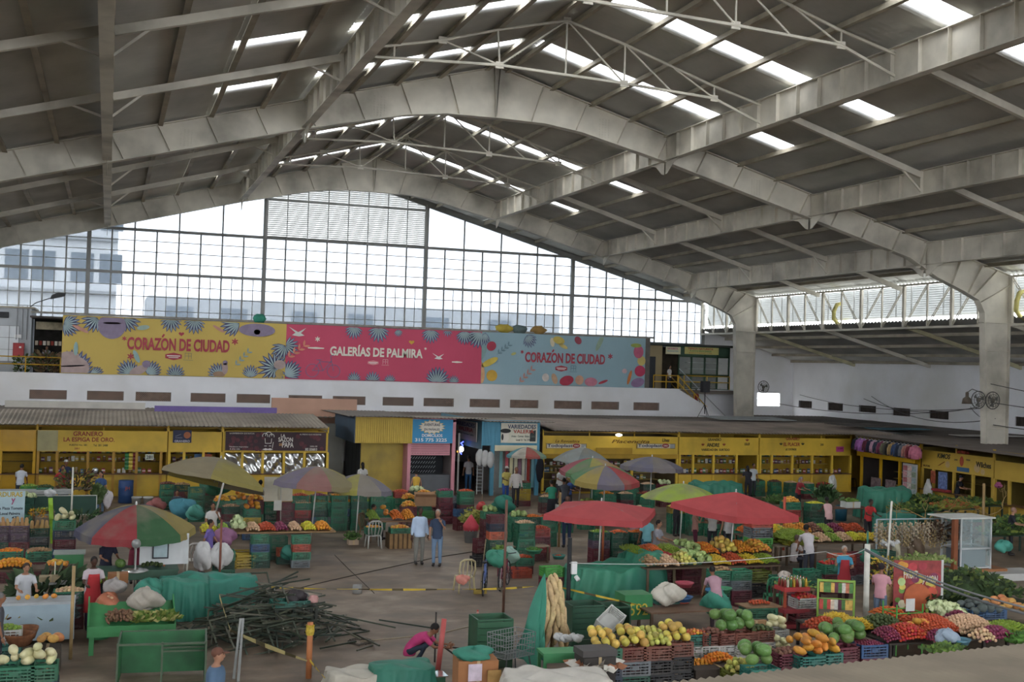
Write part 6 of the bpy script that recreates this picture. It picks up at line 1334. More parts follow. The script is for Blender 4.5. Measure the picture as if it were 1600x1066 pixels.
# ---- loofah sponges
q = at(866, 1034); rnd = random.Random(3); PRX = Proto(lambda: tag(m_lathe([(.02, -.26), (.055, -.2), (.06, 0), (.05, .2), (.02, .26)])().build('loofah_sponge', mat('#c4a978', .9, .22, 14, per=.25), None, True), '', 'sponge'))
for i in range(46):
    f = i/46; z = 1.6-f*1.25; a = i*2.4; r = .1+.26*f**.7
    PRX.put((q.x+r*math.cos(a), q.y+.2+r*math.sin(a)*.7, z), label='dried loofah sponge tied in the tall bundle beside the narrow teal tarp', group='loofah sponges in the tall bundle', rot=(R(78)+rnd.uniform(-.2, .2), rnd.uniform(-.3, .3), a+math.pi/2))
tag(MB().tube([(q.x, q.y+.2, 0), (q.x, q.y+.2, 1.8)], .03, 6).build('wooden_pole', mat('#7a6242', .8, .2, 4)), 'pole inside the bundle of loofah sponges', 'pole')
for i, px in enumerate((1389, 1399)): o = tag(m_lathe([(.03, -.32), (.09, -.25), (.1, 0), (.08, .24), (.02, .34)])().build('loofah_sponge', mat('#c4a978', .9, .22, 14), None, True), ['big loofah sponge hanging beside the pink T-shirt', 'big loofah sponge hanging next to the fruit poster'][i], 'sponge'); o.location = at(px, 925, Y=at(1375, 970).y-.3); o.rotation_euler = (R(88), 0, .2*i)
for i, px in enumerate((873, 884, 895, 903)): sack('crumpled silver foil ball at the foot of the black post', at(px, 994+2*(i % 2), .75)-Vector((0, 0, .1)), .11, '#b9bab8', 30+i, 'foil_ball', 'foil')['group'] = 'foil balls by the black post'
# ---- green stool table, lockers, boxes in front
q = at(880, 1048, .0); st_ = table('bright green wooden stool table at the foot of the black post', (at(880, 1020, .72).x, at(880, 1020, .72).y+.2), .8, .5, .72, -4, '#46945c', '#3f8a54', 'stool_table', apron=.14, t=.05)
def locker(label, px, py, w_, d, h, rz=0, col='#27573a', doors=1, open_front=False):
    q = at(px, py); T = thing('metal_locker', label, 'locker', (q.x, q.y+d/2, 0), R(rz)); M1 = mat(col, .5, .1, 3, dirt='#3a3a30')
    o = MB(); [o.bar((sx*w_/2, sy*d/2, 0), (sx*w_/2, sy*d/2, h), .035) for sx in (-1, 1) for sy in (-1, 1)]
    for z in (0.03, h): [o.bar((-w_/2, sy*d/2, z), (w_/2, sy*d/2, z), .035) for sy in (-1, 1)]; [o.bar((sx*w_/2, -d/2, z), (sx*w_/2, d/2, z), .035) for sx in (-1, 1)]
    o.build('frame', M1, T)
    for s_, nm in ((-1, 'side_panel'), (1, 'side_panel')): MB().box(s_*(w_/2)-.01, s_*(w_/2)+.01, -d/2, d/2, .03, h).build(nm, M1, T)
    if not open_front:
        o = MB(); k = 7
        for i in range(k): o.box(-w_/2, w_/2, -d/2-.02, -d/2, .04+i*(h-.06)/k, .04+(i+.9)*(h-.06)/k)
        o.build('louvred_front', M1, T)
    MB().box(-w_/2, w_/2, d/2-.02, d/2, .03, h).build('back_panel', M1, T); return T
locker('dark green louvred metal locker beside the tent of teal tarp', 772, 1045, .75, .6, 1.0, 0, '#2a5a3c')
locker('dark green locker with an open frame behind the sponges', 918, 1010, .75, .6, .9, 0, '#25503a')
locker('dark green locker frame beside the green box with yellow numbers', 965, 1000, .6, .6, .75, 0, '#224a34', open_front=True)
q = at(997, 985); T = thing('numbered_box', 'green metal box painted with big yellow numbers', 'box', (q.x, q.y+.3, 0)); MB().box(-.37, .37, -.3, .3, .25, .85).build('body', mat('#2f7a46', .5, .1, 3), T); fit('592', .48, .28, mat('#c9b63a', .5, .05, 3), T, (0, -.31, .5), bold=.0)
q = at(735, 1050, .5); box('brown box with a printed poster on its side, under a teal cloth', (q.x, q.y-.3, 0), .75, .6, .85, '#a0693f', -6)
for dx, dz, c, lb in ((-.1, .66, '#c9b9c6', 'white and purple notice on the brown box'), (.25, .55, '#b0874a', 'yellow framed notice on the brown box')):
    s_ = thing('notice', lb, 'notice', (q.x+dx, q.y-.64-dx*.2, dz)); MB().box(-.13, .13, 0, .015, -.17, .14).build('paper', mat(c, .6, .2, 6), s_)
sack('teal cloth thrown over the brown box', Vector((q.x-.05, q.y-.3, .78)), .38, '#34816b', 44, 'cloth', 'cloth', (1, .75, .35))
ct = thing('shopping_cart', 'grey wire shopping cart beside the white tarp', 'cart', at(797, 1062)+Vector((0, 0, 0)), R(25)); o = MB()
for i in range(12): x = -.4+i*.073; o.bar((x, -.25, .5), (x, -.28, .95), .01); o.bar((x, .25, .5), (x, .28, .95), .01)
for z in (.5, .62, .74, .86, .95): o.bar((-.4, -.27, z), (.4, -.27, z), .012); o.bar((-.4, .27, z), (.4, .27, z), .012); o.bar((-.4, -.27, z), (-.4, .27, z), .012); o.bar((.4, -.27, z), (.4, .27, z), .012)
for i in range(8): o.bar((-.4, -.25+i*.07, .5), (.4, -.25+i*.07, .5), .01)
o.build('basket', mat('#8d8f90', .4, .1, 4, metal=.5), ct)
for sx in (-1, 1):
    for sy in (-1, 1): MB().tube([(sx*.3, sy*.2, .5), (sx*.38, sy*.24, .12)], .014, 5).lathe([(.05, .03), (.05, .06)], 8, (sx*.38, sy*.24, 0)).build('caster', mat('#55585a', .5, .1, 4), ct)
# crouching man's work
q = at(648, 1052, .3); T = thing('metal_sheet_bench', 'low green bench with a shiny sheet before the crouching man', 'bench', (q.x, q.y, 0)); MB().box(-.55, .55, -.25, .3, .0, .26).build('body', mat('#2c5a40', .6, .1, 3), T); MB().box(-.55, .6, -.27, .15, .26, .28).build('glossy_sheet', mat('#aebcb8', .12, .05, 2, metal=.8), T)
q = at(684, 1050); tag(MB().tube([(q.x, q.y, 0), (q.x+.13, q.y+.1, 1.05)], .055, 10).build('red_pipe', mat('#b5504c', .5, .08, 4), None, True), 'red pipe leaning up beside the crouching man', 'pipe')
q = at(679, 1035); tag(MB().bar((q.x, q.y, 0), (q.x, q.y, 1.05), .03).bar((q.x, q.y, .35), (q.x+.7, q.y+.2, .2), .03).bar((q.x, q.y, .45), (q.x+.5, q.y-.3, .1), .03).build('metal_bracket', mat('#34302b', .6, .2, 5)), 'dark metal frame held by the crouching man', 'frame')
# ---- the pile of green metal bars
rnd = random.Random(12); q0 = at(428, 992)
for i in range(230):
    a = rnd.uniform(0, math.pi); L_ = rnd.uniform(.7, 1.9); u, v = rnd.gauss(0, .85), rnd.gauss(0, .9)
    zc = max(.03, 1.0*math.exp(-(u*u/1.2+v*v/1.4))*rnd.uniform(.3, 1.05)); d = Vector((math.cos(a), math.sin(a), rnd.uniform(-.22, .22)))*L_/2; c = Vector((q0.x+u*1.0, q0.y+v, zc+abs(d.z)))
    tag(MB().bar(c-d, c+d, .032).build('metal_bar', mat(['#3a4232', '#2f3a30', '#4a4c3c', '#595748', '#2c3327'][i % 5], .5, .2, 5)), 'thin dark green bar thrown in the scrap heap on the open floor', 'metal bar', 'metal bars of the scrap heap')
for i, (px, py, w_, h_) in enumerate(((400, 940, .9, .8), (440, 975, 1.0, .6), (380, 1010, 1.1, .7), (430, 1020, 1.2, .6), (470, 960, .9, .6), (350, 1000, .8, .9))):
    q = at(px, py); o = MB(); rz_ = rnd.uniform(-.5, .5); o.T = Matrix.Translation((q.x, q.y, .05)) @ Euler((rnd.uniform(.5, 1.1), rnd.uniform(-.2, .2), rz_)).to_matrix().to_4x4()
    for a, b in (((0, 0), (w_, 0)), ((w_, 0), (w_, h_)), ((w_, h_), (0, h_)), ((0, h_), (0, 0)), ((w_/2, 0), (w_/2, h_))): o.bar((a[0]-w_/2, a[1], 0), (b[0]-w_/2, b[1], 0), .035)
    tag(o.build('scrap_gate', mat(['#3c4436', '#7d7f78', '#474b3a'][i % 3], .5, .2, 5)), 'bent rectangular gate in the scrap heap, %s' % ['at its far side by the caution tape', 'in its middle', 'at its near side beside the green frame bin', 'at its near side before the tray table', 'at its far side by the tray table', 'beside the teal tarps'][i], 'scrap metal')
tag(MB().bar(at(365, 1062), at(376, 968, .8), .05).bar(at(372, 1066), at(380, 968, .8), .05).build('ladder_rails', mat('#8d8f8c', .4, .1, 4)), 'pair of pale rails standing up from the scrap heap', 'rails')
q = at(460, 1000); T = table('bar-legged stand carrying the teal tray of scrap', (q.x, q.y+.2), 1.0, .55, .72, 5, '#30382c', '#2c2f28', t=.03)
CRATE['teal'].put((q.x-.1, q.y+.2, .73), R(5), 'teal tray of tools and rags on the stand beside the scrap heap', scale=(1.4, 1.1, .5)); sack('dark rags in the teal tray', Vector((q.x+.05, q.y+.22, .78)), .2, '#3a3436', 6); sack('white and red rag beside the teal tray', Vector((q.x+.42, q.y+.15, .75)), .13, '#b5857f', 16)
# ---- green frame bin and cart on the near side
q = at(254, 1074); T = thing('frame_bin', 'big dark green panelled bin with a bare metal frame', 'bin', (q.x, q.y+.4, 0), R(-4)); GB = mat('#2c6b3f', .55, .12, 3, dirt='#27472f'); w_, d, h = 1.6, 1.1, .85
MB().box(-w_/2, w_/2, d/2-.02, d/2, .05, h).build('back_panel', GB, T); MB().box(-w_/2, -w_/2+.02, -d/2, d/2, .05, h).build('side_panel', GB, T); MB().box(w_/2-.02, w_/2, -d/2, d/2, .05, h*.9).build('side_panel', mat('#1f4a2f', .55, .12, 3), T)
o = MB()
for sx in (-1, 0, 1):
    for sy in (-1, 1): o.bar((sx*w_/2, sy*d/2, 0), (sx*w_/2, sy*d/2, h+.03), .035)
for z in (.1, h): [o.bar((-w_/2, sy*d/2, z), (w_/2, sy*d/2, z), .035) for sy in (-1, 1)]; [o.bar((sx*w_/2, -d/2, z), (sx*w_/2, d/2, z), .035) for sx in (-1, 1)]
o.bar((0, -.1, .6), (w_/2, -.1, .6), .03); o.bar((0, .2, .6), (w_/2, .2, .6), .03); o.build('frame', mat('#4a5a44', .5, .15, 4), T)
q = at(206, 984, .5); T = thing('produce_cart', 'bright green slatted produce cart before the woman in the red apron', 'cart', (q.x, q.y+.55, 0)); CG = mat('#3c8a50', .55, .1, 3, dirt='#356b3e'); w_, d = 1.75, 1.2
MB().grid(lambda u, v: (-w_/2+w_*u, -d/2+d*v, .5+.35*v), 2, 2).build('sloping_tray', CG, T); solid(T.children[0], .03); MB().box(-w_/2, w_/2, -d/2-.03, -d/2, .38, .6).build('front_board', CG, T)
for sx in (-1, 1): o = MB(); o.add([(sx*w_/2, -d/2, .38), (sx*w_/2, d/2, .7), (sx*w_/2, d/2, 1.0), (sx*w_/2, -d/2, .62)], [(0, 1, 2, 3)]); solid(o.build('side_board', CG, T), .03); MB().box(sx*(w_/2-.08)-.05, sx*(w_/2-.08)+.05, -d/2, -d/2+.1, 0, .45).build('leg', CG, T); MB().box(sx*(w_/2-.08)-.05, sx*(w_/2-.08)+.05, d/2-.1, d/2, 0, .75).build('leg', CG, T)
pile('yucca', (q.x-.25, q.y+.3, .6), .55, .42, 0, 'on the green produce cart, beside the spring onions', 2, .04, 1, .3)
for dx, lb in ((.25, 'long green beans on the cart beside the roots'), (.72, 'long green beans at the end of the cart beside the teal tarp')): greens(lb, Vector((q.x+dx, q.y+.25, .62)), .42, .4, .16, ('#7d8a3a', '#5d7a2c', '#a39c5c'), 120, .09, 'long_beans', int(dx*10))
nb_ = at(168, 938, .9); sack('orange net sack of onions on the green cart', nb_+Vector((0, .1, -.3)), .3, '#b5694a', 21, 'net_sack', 'sack'); pile('onion', (nb_.x, nb_.y+.05, .68), .5, .42, 0, 'in the net sack on the green cart', 2, .18)
sack('clear plastic bag on top of the onion sack', nb_+Vector((.15, .3, .1)), .22, '#9a9490', 23, 'plastic_bag', 'bag')
box('small cardboard box on the green cart behind the onion sack', at(184, 910, 1.0), .45, .3, .22, '#94623c', 0); pile('plantain', (at(165, 908, 1.0).x, at(165, 908, 1.0).y, .95), .4, .4, .3, 'on the green cart beside the cardboard box', 1, .04)
lp = at(153, 1000); tag(MB().lathe([(.24, 0), (.22, .05), (.2, .3), (.24, .36), (.0, .37)], 14, (lp.x, lp.y+.2, 0)).build('plastic_stool', mat('#3c9058', .5, .1, 3), None, True), 'round green plastic stool under the produce cart', 'stool')
# scale
q = at(212, 900, .95); T = thing('hanging_scale', 'silver dial scale standing behind the cart', 'scale', (q.x, q.y+.6, .95)); MB().lathe([(.02, 0), (.02, .75)], 8).build('column', mat('#b9bab6', .3, .05, 4, metal=.6), T); o = MB(); o.T = Matrix.Translation((0, 0, .68)) @ Matrix.Rotation(math.pi/2, 4, 'X'); o.lathe([(0, -.04), (.11, -.04), (.11, .04), (0, .045)], 18); o.build('dial', mat('#8b8d8a', .3, .15, 4, metal=.3), T, True); MB().lathe([(.02, -.02), (.3, .02), (.32, .05)], 18, (0, -.1, 0)).build('pan', mat('#b9bab6', .25, .05, 4, metal=.7), T, True)
q = at(215, 895, .9); table('dark counter behind the produce cart carrying the scale', (q.x, q.y+.7), 2.0, .8, .9, 0, '#3f5f4c', '#2d4a3a', apron=.2)
pile('watermelon', (q.x-.4, q.y+.75, .9), .4, .4, 0, 'on the dark counter beside the scale', 1, 0); pile('avocado', (q.x+.35, q.y+.8, .9), .5, .4, 0, 'on the dark counter beside the scale', 1, .05)
# ---- near left corner
row(0, 822, 30, 822, [('purple purple dgreen maroon', 'tan_squash'), ('purple purple maroon maroon', 'tan_squash')], 'pair below the price board', 'the price board', .95)
stack(61, 826, 'dgreen grey dgreen'.split(), 'the squash stack beside the lime strap', 'tan_squash')
stack(101, 814, 'green dblue maroon blue'.split(), 'the pale squash stack behind the multicoloured parasol', 'pale_squash', 0, 1.1)
row(15, 862, 60, 862, [('green maroon maroon', 'mandarin'), ('green maroon maroon', 'potato')], 'pair above the vendor in white', 'the price board', 1.1)
q = at(20, 888, .9); pile('orange', (q.x, q.y+.2, .88), .8, .5, 0, 'on the boards behind the vendor in white', 2, .1); table('brown board behind the vendor in white', (q.x+.3, q.y+.2), 2.4, .7, .88, 0, '#5c4a38')
pile('mango', (q.x+1.0, q.y+.2, .88), .5, .4, 0, 'on the boards beside the cardboard papers', 1, .08)
q = at(32, 942, .9); T = table('steel topped counter of the vendor in white', (q.x-.2, q.y+.3), 2.6, .75, .9, 0, '#a0a6a8', '#7d8486', t=.05); MB().box(-1.3, 1.3, -.4, -.37, .1, .85).build('front_panel', mat('#8fa3ad', .5, .08, 3), T)
pile('mango', (q.x+.3, q.y+.25, .9), .9, .22, 0, 'lying on the steel counter', 1, .02, .35)
q = at(78, 905, .95); T = table('small grey table with papers beside the vendor in white', (q.x, q.y+.3), .9, .6, .85, 0, '#8d8f8c'); box('stack of folded cardboard on the small grey table', (q.x, q.y+.3, .85), .5, .35, .12, '#9a8a6a'); q = at(85, 898, 1.05); tag(MB().bar((q.x, q.y+.3, 1.0), (q.x, q.y+.35, 1.3), .35, .02, up=(1, 0, 0)).build('notice_card', mat('#c4c2a8', .7, .15, 4)), 'pale card standing on the small grey table', 'card')
q = at(108, 870, .9); T = thing('green_desk', 'green painted desk with a pale top beside the crates', 'desk', (q.x, q.y+.3, 0)); MB().box(-.36, .36, -.25, .25, .55, .95).build('body', mat('#408a55', .5, .08, 3), T); MB().box(-.4, .4, -.3, .3, .95, .99).build('top', mat('#8f9a92', .5, .08, 3), T); [MB().box(sx*.33-.03, sx*.33+.03, sy*.22-.03, sy*.22+.03, 0, .55).build('leg', mat('#408a55', .5, .08, 3), T) for sx in (-1, 1) for sy in (-1, 1)]
row(108, 925, 108, 925, [('green maroon maroon', 'onion')], 'onion stack beside the woman in the red apron', 'her side', 1.1)
q = at(70, 968); bush('aloe_leaves', 'heap of long green aloe leaves before the steel counter', 'plants', q.x, q.y+.3, .35, .65, .55, ['#3d5236', '#2f4129', '#4c6340'], 170, .2, 'stuff', 11)
bush('dried_branches', 'heap of grey dried sprigs beside the bamboo pole', 'plants', at(90, 990).x, at(90, 990).y+.2, .2, .38, .6, ['#5c6462', '#484f4c', '#6c7270'], 240, .07, 'stuff', 12)
for i, (px, py, r) in enumerate(((30, 1000, .3), (42, 990, .22))):
    q = at(px, py, .55); tag(MB().lathe([(r*.7, 0), (r, .2), (r*1.02, .24), (r*.9, .22), (r*.6, .03), (0, .03)], 18, (q.x, q.y, .45)).build('wicker_basket', mat('#7a4c2e', .85, .3, 12), None, True), ['wide wicker basket beside the orange pumpkins', 'smaller wicker basket stacked beside the wide one'][i], 'basket')
q = at(30, 1000); table('low dark stand under the wicker baskets', (q.x, q.y+.3), 1.2, .8, .44, 0, '#3a342c')
pile('pumpkin', (at(75, 998, .6).x, at(75, 998, .6).y, .45), .45, .45, 0, 'beside the wicker baskets', 1, .06)
q = at(75, 998, .6); box('dark box under the orange pumpkins', (q.x, q.y, 0), .5, .5, .44, '#4a4238')
stack(60, 1040, 'green dblue blue'.split(), 'the near stack of pale squashes, the one by the pumpkins', 'pale_squash', 0, 1.1)
stack(22, 1043, 'green dgreen maroon'.split(), 'the near stack of pale squashes, the one by the grey-haired passer-by', 'pale_squash', 0, 1.1)
greens('bananas and brown leaves on the stand before the steel counter', at(28, 968, .5), 1.3, .6, .25, ('#8b7a2c', '#6b3f26', '#3c4a22', '#a08a34'), 160, .1, 'mixed_greens', 9)
stack(8, 985, ['white', 'teal', 'teal'], 'the stack at the frame edge below the steel counter', 'lime')
# far corner behind: price board, counters, drum
q = at(10, 792, Y=at(10, 850).y); T = sign('price_board', 'white and blue vegetable board with yellow capitals at the edge of the stalls', q.x, q.y, q.z, 1.1, 1.0, '#a9c6cf', [('VERDURAS', .0, .4, .95, .16, '#c9a92a'), ('y', .2, .17, .12, .2, '#b04a7a'), ('La Plaza Tomate', .12, -.05, .75, .09, '#3c4450'), ('Local Palmira', .12, -.22, .6, .09, '#3c4450'), ('472', .28, -.36, .22, .1, '#2c3440')])
MB().tube([(0, .04, -.5), (0, .04, -q.z)], .03, 6).build('stand', mat('#8d8f8c', .5, .1, 4), T)
q = at(15, 768, .95); table('grey counter behind the price board', (q.x+.6, q.y+.5), 3.2, .7, .95, 0, '#9fa3a0', '#4a5a4c', apron=.1)
row(45, 760, 70, 762, [('lgreen green green green', 'lime'), ('green green dgreen green', 'avocado')], 'pair on the far counter', 'the price board')
row(37, 778, 45, 778, [('dgreen dgreen green', 'white_cabbage')], 'pair behind the price board', 'the edge', 1.2)
q = at(100, 790, Y=at(100, 815).y); T = thing('chalk_board', 'dark green board with a white frame before the man in the red shirt', 'board', q); MB().box(-1.5, 1.15, 0, .04, -.35, .38).build('board', mat('#24483a', .6, .1, 3), T); o = MB(); [o.box(*b) for b in ((-1.5, 1.15, -.02, 0, .35, .38), (-1.5, 1.15, -.02, 0, -.35, -.33), (1.12, 1.15, -.02, .04, -q.z, .38), (-1.5, -1.47, -.02, .04, -q.z, .38))]; o.build('frame', mat('#b5b8b0', .5, .06, 3), T)
q = at(79, 812, Y=at(79, 850).y); tag(MB().grid(lambda u, v: (q.x-.1+.14*u+.12*(1-v), q.y+.02*math.sin(v*20), q.z-.8+1.5*v), 3, 20).build('lime_strap', mat('#8fc02c', .5, .2, 9)), 'bright lime printed strap hanging from a pole', 'strap')
sack('white bag tied on top of the lime strap', at(78, 775, 1.75), .16, '#b9bcbc', 2, 'plastic_bag', 'bag')
q = at(68, 797, 1.0); pile('plantain', (q.x, q.y+.3, .9), .5, .4, .3, 'beside the lime strap', 1, .06); table('small stand under the green plantains by the lime strap', (q.x, q.y+.3), .7, .5, .9)
bush('marigold_bunch', 'small bunch of orange flowers behind the squashes', 'flowers', at(57, 808, .9).x, at(57, 808, .9).y, .9, .25, .25, ['#c99a1c', '#b5761c', '#4c5a24'], 90, .05, None, 21)
q = at(128, 815, .8); bush('leafy_plants', 'dark green leafy plants beside the pale squashes', 'plants', q.x, q.y, .4, .5, .7, ['#2c4a26', '#3c5a2e', '#1f381c'], 200, .1, 'stuff', 22)
q = at(120, 762, .95); bush('herb_heap', 'brown and green herbs on the table before the yellow grain kiosk', 'plants', q.x, q.y+.4, .8, .7, .7, ['#5c3f30', '#4a5a2c', '#6b6a34'], 240, .1, 'stuff', 23); table('table of herbs before the yellow grain kiosk', (q.x, q.y+.4), 2.2, .8, .9)
q = at(196, 787); T = thing('drum', 'blue plastic drum with red letters beside the yellow counter', 'drum', (q.x, q.y+.3, 0)); MB().lathe([(.27, 0), (.3, .03), (.3, .3), (.31, .33), (.3, .36), (.3, .62), (.31, .65), (.3, .68), (.3, .93), (.28, .95), (0, .95)], 20).build('body', mat('#26477c', .45, .1, 3), T, True); fit('JH', .2, .18, mat('#a84a3c', .6, .1, 3), T, (.05, -.32, .62))
for px, lb in ((213, 'white bucket beside the blue drum'), (231, 'white sack beside the white bucket')):
    q = at(px, 790); tag(MB().lathe([(.17, 0), (.2, .3), (.21, .3), (.21, .36), (0, .36)], 14, (q.x, q.y, 0)).build('bucket', mat('#b9bab4', .5, .08, 3), None, True), lb, 'bucket')
row(262, 757, 285, 758, [('green green green green', 'beet'), ('dgreen maroon dgreen dgreen', 'potato')], 'pair before the dark blue square sign', 'the blue drum')
row(308, 762, 330, 764, [('green green green green green', None), ('maroon green green green', None)], 'pair under the green tarp bundle', 'the blue drum')
q = at(245, 775, .6); sack('red and white bag beside the white sack', Vector((q.x, q.y, 0)), .35, '#a5605c', 31, 'shopping_bag', 'bag')
# ---- centre right: stalls between the parasols
row(950, 772, 1010, 772, [('green green maroon maroon', 'orange'), ('dgreen maroon dgreen green', 'onion'), ('green green green green', 'apple')], 'row behind the square red parasol', 'the man in the white T-shirt')
row(938, 757, 1040, 757, [('green green green green', 'lime'), ('green dgreen green green', 'onion'), ('green green green green', 'potato'), ('dgreen maroon green green', 'onion'), ('maroon maroon maroon maroon', 'white_cabbage')], 'far plastic ware kiosk row', 'the alley')
row(820, 755, 838, 753, [('green yellow yellow maroon', 'beet')], 'potato stack under the small red and green parasol', 'the two men')
row(885, 790, 920, 786, [('white green green green', None), ('white green green green', 'green_papaya')], 'white topped pair', 'the woman in teal')
row(855, 777, 870, 777, [('teal maroon maroon', 'onion')], 'stack beside the blue bag', 'the two men', .9)
row(940, 832, 1000, 832, [('dgreen purple maroon maroon', 'lime'), ('dgreen dgreen dgreen dgreen', 'carrot'), ('dgreen dgreen dgreen dgreen', 'mandarin')], 'shaded row under red square parasol', 'the alley')
row(1060, 792, 1150, 800, [('yellow green green green', 'lemon'), ('green green green green', 'cabbage'), ('green maroon green green', 'mango'), ('blue green green green', 'lime')], 'row under the lime green parasol', 'the square red parasol')
row(1040, 868, 1082, 872, [('green maroon maroon maroon', 'apple'), ('green maroon maroon maroon', 'cabbage')], 'pair beside the woman in grey', 'her side')
row(1192, 808, 1192, 808, [('orange grey lgreen maroon maroon', None)], 'tall bright stack beside the tilted red parasol', 'the orange post', 1.3)
# the long fruit table
for (px, py, w_, d, h, lb, kinds) in (
    (1100, 868, 4.6, 1.0, .95, 'long back fruit table by the red parasol', ['plantain', 'carrot', 'plantain', 'cabbage', 'mandarin', 'melon', 'orange', 'mango']),
    (1118, 886, 4.2, .9, .85, 'fruit table above the leaning board', ['potato', 'onion', 'guava', 'cabbage', 'banana', 'tomato', 'banana', 'plantain']),
    (1288, 834, 3.4, .8, .9, 'table before the seller in pink', ['plum', 'orange', 'orange', 'beet', 'lime', 'red_onion', 'tomato', 'tomato']),
    (1335, 848, 3.4, .8, .75, 'low table before the seller in red', ['onion', 'onion', 'lime', 'onion', 'lemon', 'banana', 'banana', 'plantain']),
    (1200, 838, 1.6, .8, 1.0, 'small table beside the plantain heap', ['mandarin', 'orange', 'orange', 'lime'])):
    q = at(px, py, h); table(lb, (q.x, q.y+d/2), w_, d, h, 0, '#5c4a38'); n = len(kinds)
    for i, k in enumerate(kinds): pile(k, (q.x-w_/2+(i+.5)*w_/n, q.y+d/2, h), w_/n*.92, d*.92, 0, 'in %s heap from the open floor, %s' % (OR[i], lb), 2 if k not in ('cabbage', 'papaya', 'banana', 'plantain') else 1, .14, 1, .08)
row(1131, 892, 1160, 892, [('green grey green green', 'potato'), ('green grey maroon maroon', None)], 'pair below the front fruit table', 'the leaning board')
CRATE['olive'].put(at(1187, 930)+Vector((0, .25, .35)), 0, 'olive yellow wide crate under the bananas', scale=(1.3, 1.1, 1.2)); CRATE['black'].put(at(1187, 935)+Vector((0, .25, 0)), 0, 'black plastic crate under the olive crate', scale=(1.2, 1.1, 1.25))
q = at(1085, 925); tag(MB().bar((q.x-.7, q.y, .45), (q.x+.7, q.y, .3), .03, .7, up=(0, .3, 1)).build('leaning_board', mat('#8b7a5c', .7, .12, 3)), 'khaki board leaning below the front fruit table', 'board')
q = at(1238, 852, .75); greens('green spray mass behind the plantain heap', q, 1.0, 1.0, .3, ('#8a8f2c', '#6f8428', '#a39a34'), 200, .1, 'banana_leaves', 8); pile('plantain', (q.x, q.y, .95), 1.2, 1.1, .2, 'in the big heap beside the kneeling seller in white', 1, .25, 1.2); pile('banana', (q.x-.3, q.y+.9, 1.05), 1.2, .8, 0, 'in the big heap behind the plantains', 1, .2, 1.2); table('hidden stand under the plantain heap', (q.x-.1, q.y+.3), 1.5, 1.5, .8, name='stand')
row(1322, 868, 1385, 862, [('orange maroon grey', None), ('maroon maroon grey', None), ('dgreen maroon dblue', None)], 'row of crates under the lower table', 'the kneeling seller', 1.2)
row(1232, 902, 1305, 882, [('green maroon maroon', None), ('green green maroon', None), ('green maroon maroon', 'pepper')], 'row beside the bending man', 'the sponge bundle', 1.1)
row(1188, 752, 1290, 757, [('green green green', 'avocado'), ('green green green', 'beet'), ('green green green', 'onion'), ('green green maroon', 'onion'), ('maroon maroon maroon', 'pepper')], 'far row before the grain kiosks', 'the seller in black')
row(1240, 785, 1278, 787, [('green red olive olive', 'mango'), ('green dgreen dgreen dgreen', 'lemon')], 'pair before the grey-scarfed seller', 'the alley', 1.15)
greens('dark green leaves beside the mango crates', at(1215, 786, .9), 1.0, .7, .35, n=160, seed=31); greens('tall spring onions behind the lemons', at(1290, 785, .7), .9, .8, .7, ('#4a6a3c', '#355030', '#5c7a4a'), 220, .16, 'spring_onions', 32, up=1.6)
q = at(1333, 792, .75); box('white crate box of green beans on the far table', (q.x, q.y+.2, .7), .7, .45, .25, '#b5b8b0', name='foam_box'); greens('green beans on the white foam box', Vector((q.x, q.y+.2, .95)), .6, .35, .12, ('#6f8f34', '#55782a'), 90, .06, 'green_beans', 33); table('brown table behind the seller in pink', (q.x-.6, q.y+.3), 3.0, .7, .7, 0, '#6f4f3c')
for i, px in enumerate((1278, 1320)): q = at(px, 815); tag(MB().lathe([(.24, 0), (.26, .6), (.2, .66), (0, .68)], 14, (q.x, q.y+.3, 0)).build('barrel', mat(['#2c7a50', '#1f5a70'][i], .5, .1, 3), None, True), ['green barrel beside the seller in pink', 'blue green barrel beside the seller in red'][i], 'barrel')
# the white jackets hanging, stools by the grain kiosk
for i, px in enumerate((1300, 1307)): sack(['white plastic bags hanging at the corner post of the grain kiosk', 'second bundle of white bags hanging at the grain kiosk corner'][i], at(px, 752, .9)+Vector((0, .3*i, -.5)), .28, '#c4c5c0', 50+i, 'hanging_bags', 'bag', (.7, .6, 1.3))
for i, px in enumerate((1322, 1332)):
    q = at(px, 764); T = thing('bar_stool', ['dark stool beside the grain kiosk door', 'second dark stool beside the grain kiosk door'][i], 'stool', q); MB().lathe([(.16, .55), (.17, .58), (0, .59)], 12).build('seat', mat('#2b2622', .6, .1, 4), T); [MB().tube([(a*.12, b*.12, .56), (a*.18, b*.18, 0)], .018, 6).build('leg', mat('#2b2622', .6, .1, 4), T) for a in (-1, 1) for b in (-1, 1)]
# right: before the wing
row(1450, 800, 1530, 806, [('green dgreen maroon', None), ('green green dgreen', None), ('green maroon maroon', None)], 'juice kiosk row', 'the green tarp')
for i, (px, py, w_) in enumerate(((1445, 785, 2.4), (1520, 790, 2.6), (1430, 800, 2.0), (1490, 795, 2.0), (1590, 820, 2.0), (1570, 835, 2.2))): greens('green leafy vegetables heaped before the juice kiosk, %s' % ['by the picture door', 'under the seller in the black cap', 'beside the green tarp', 'in the middle', 'at the end of the wing', 'beside the man in black'][i], at(px, py, .75), w_, 1.0, .35, ('#2f4a20', '#4a682c', '#6b7a2a') if i != 3 else ('#8f8a34', '#6b7a2a', '#a05c2c'), 260, .11, 'leafy_greens', 40+i); q = at(px, py, .7); table('dark table under the leafy vegetables, %s' % ['by the picture door', 'under the seller in the black cap', 'beside the green tarp', 'in the middle', 'at the end of the wing', 'beside the man in black'][i], (q.x, q.y), w_, .9, .72, 0, '#2f4a3c', '#26382e')
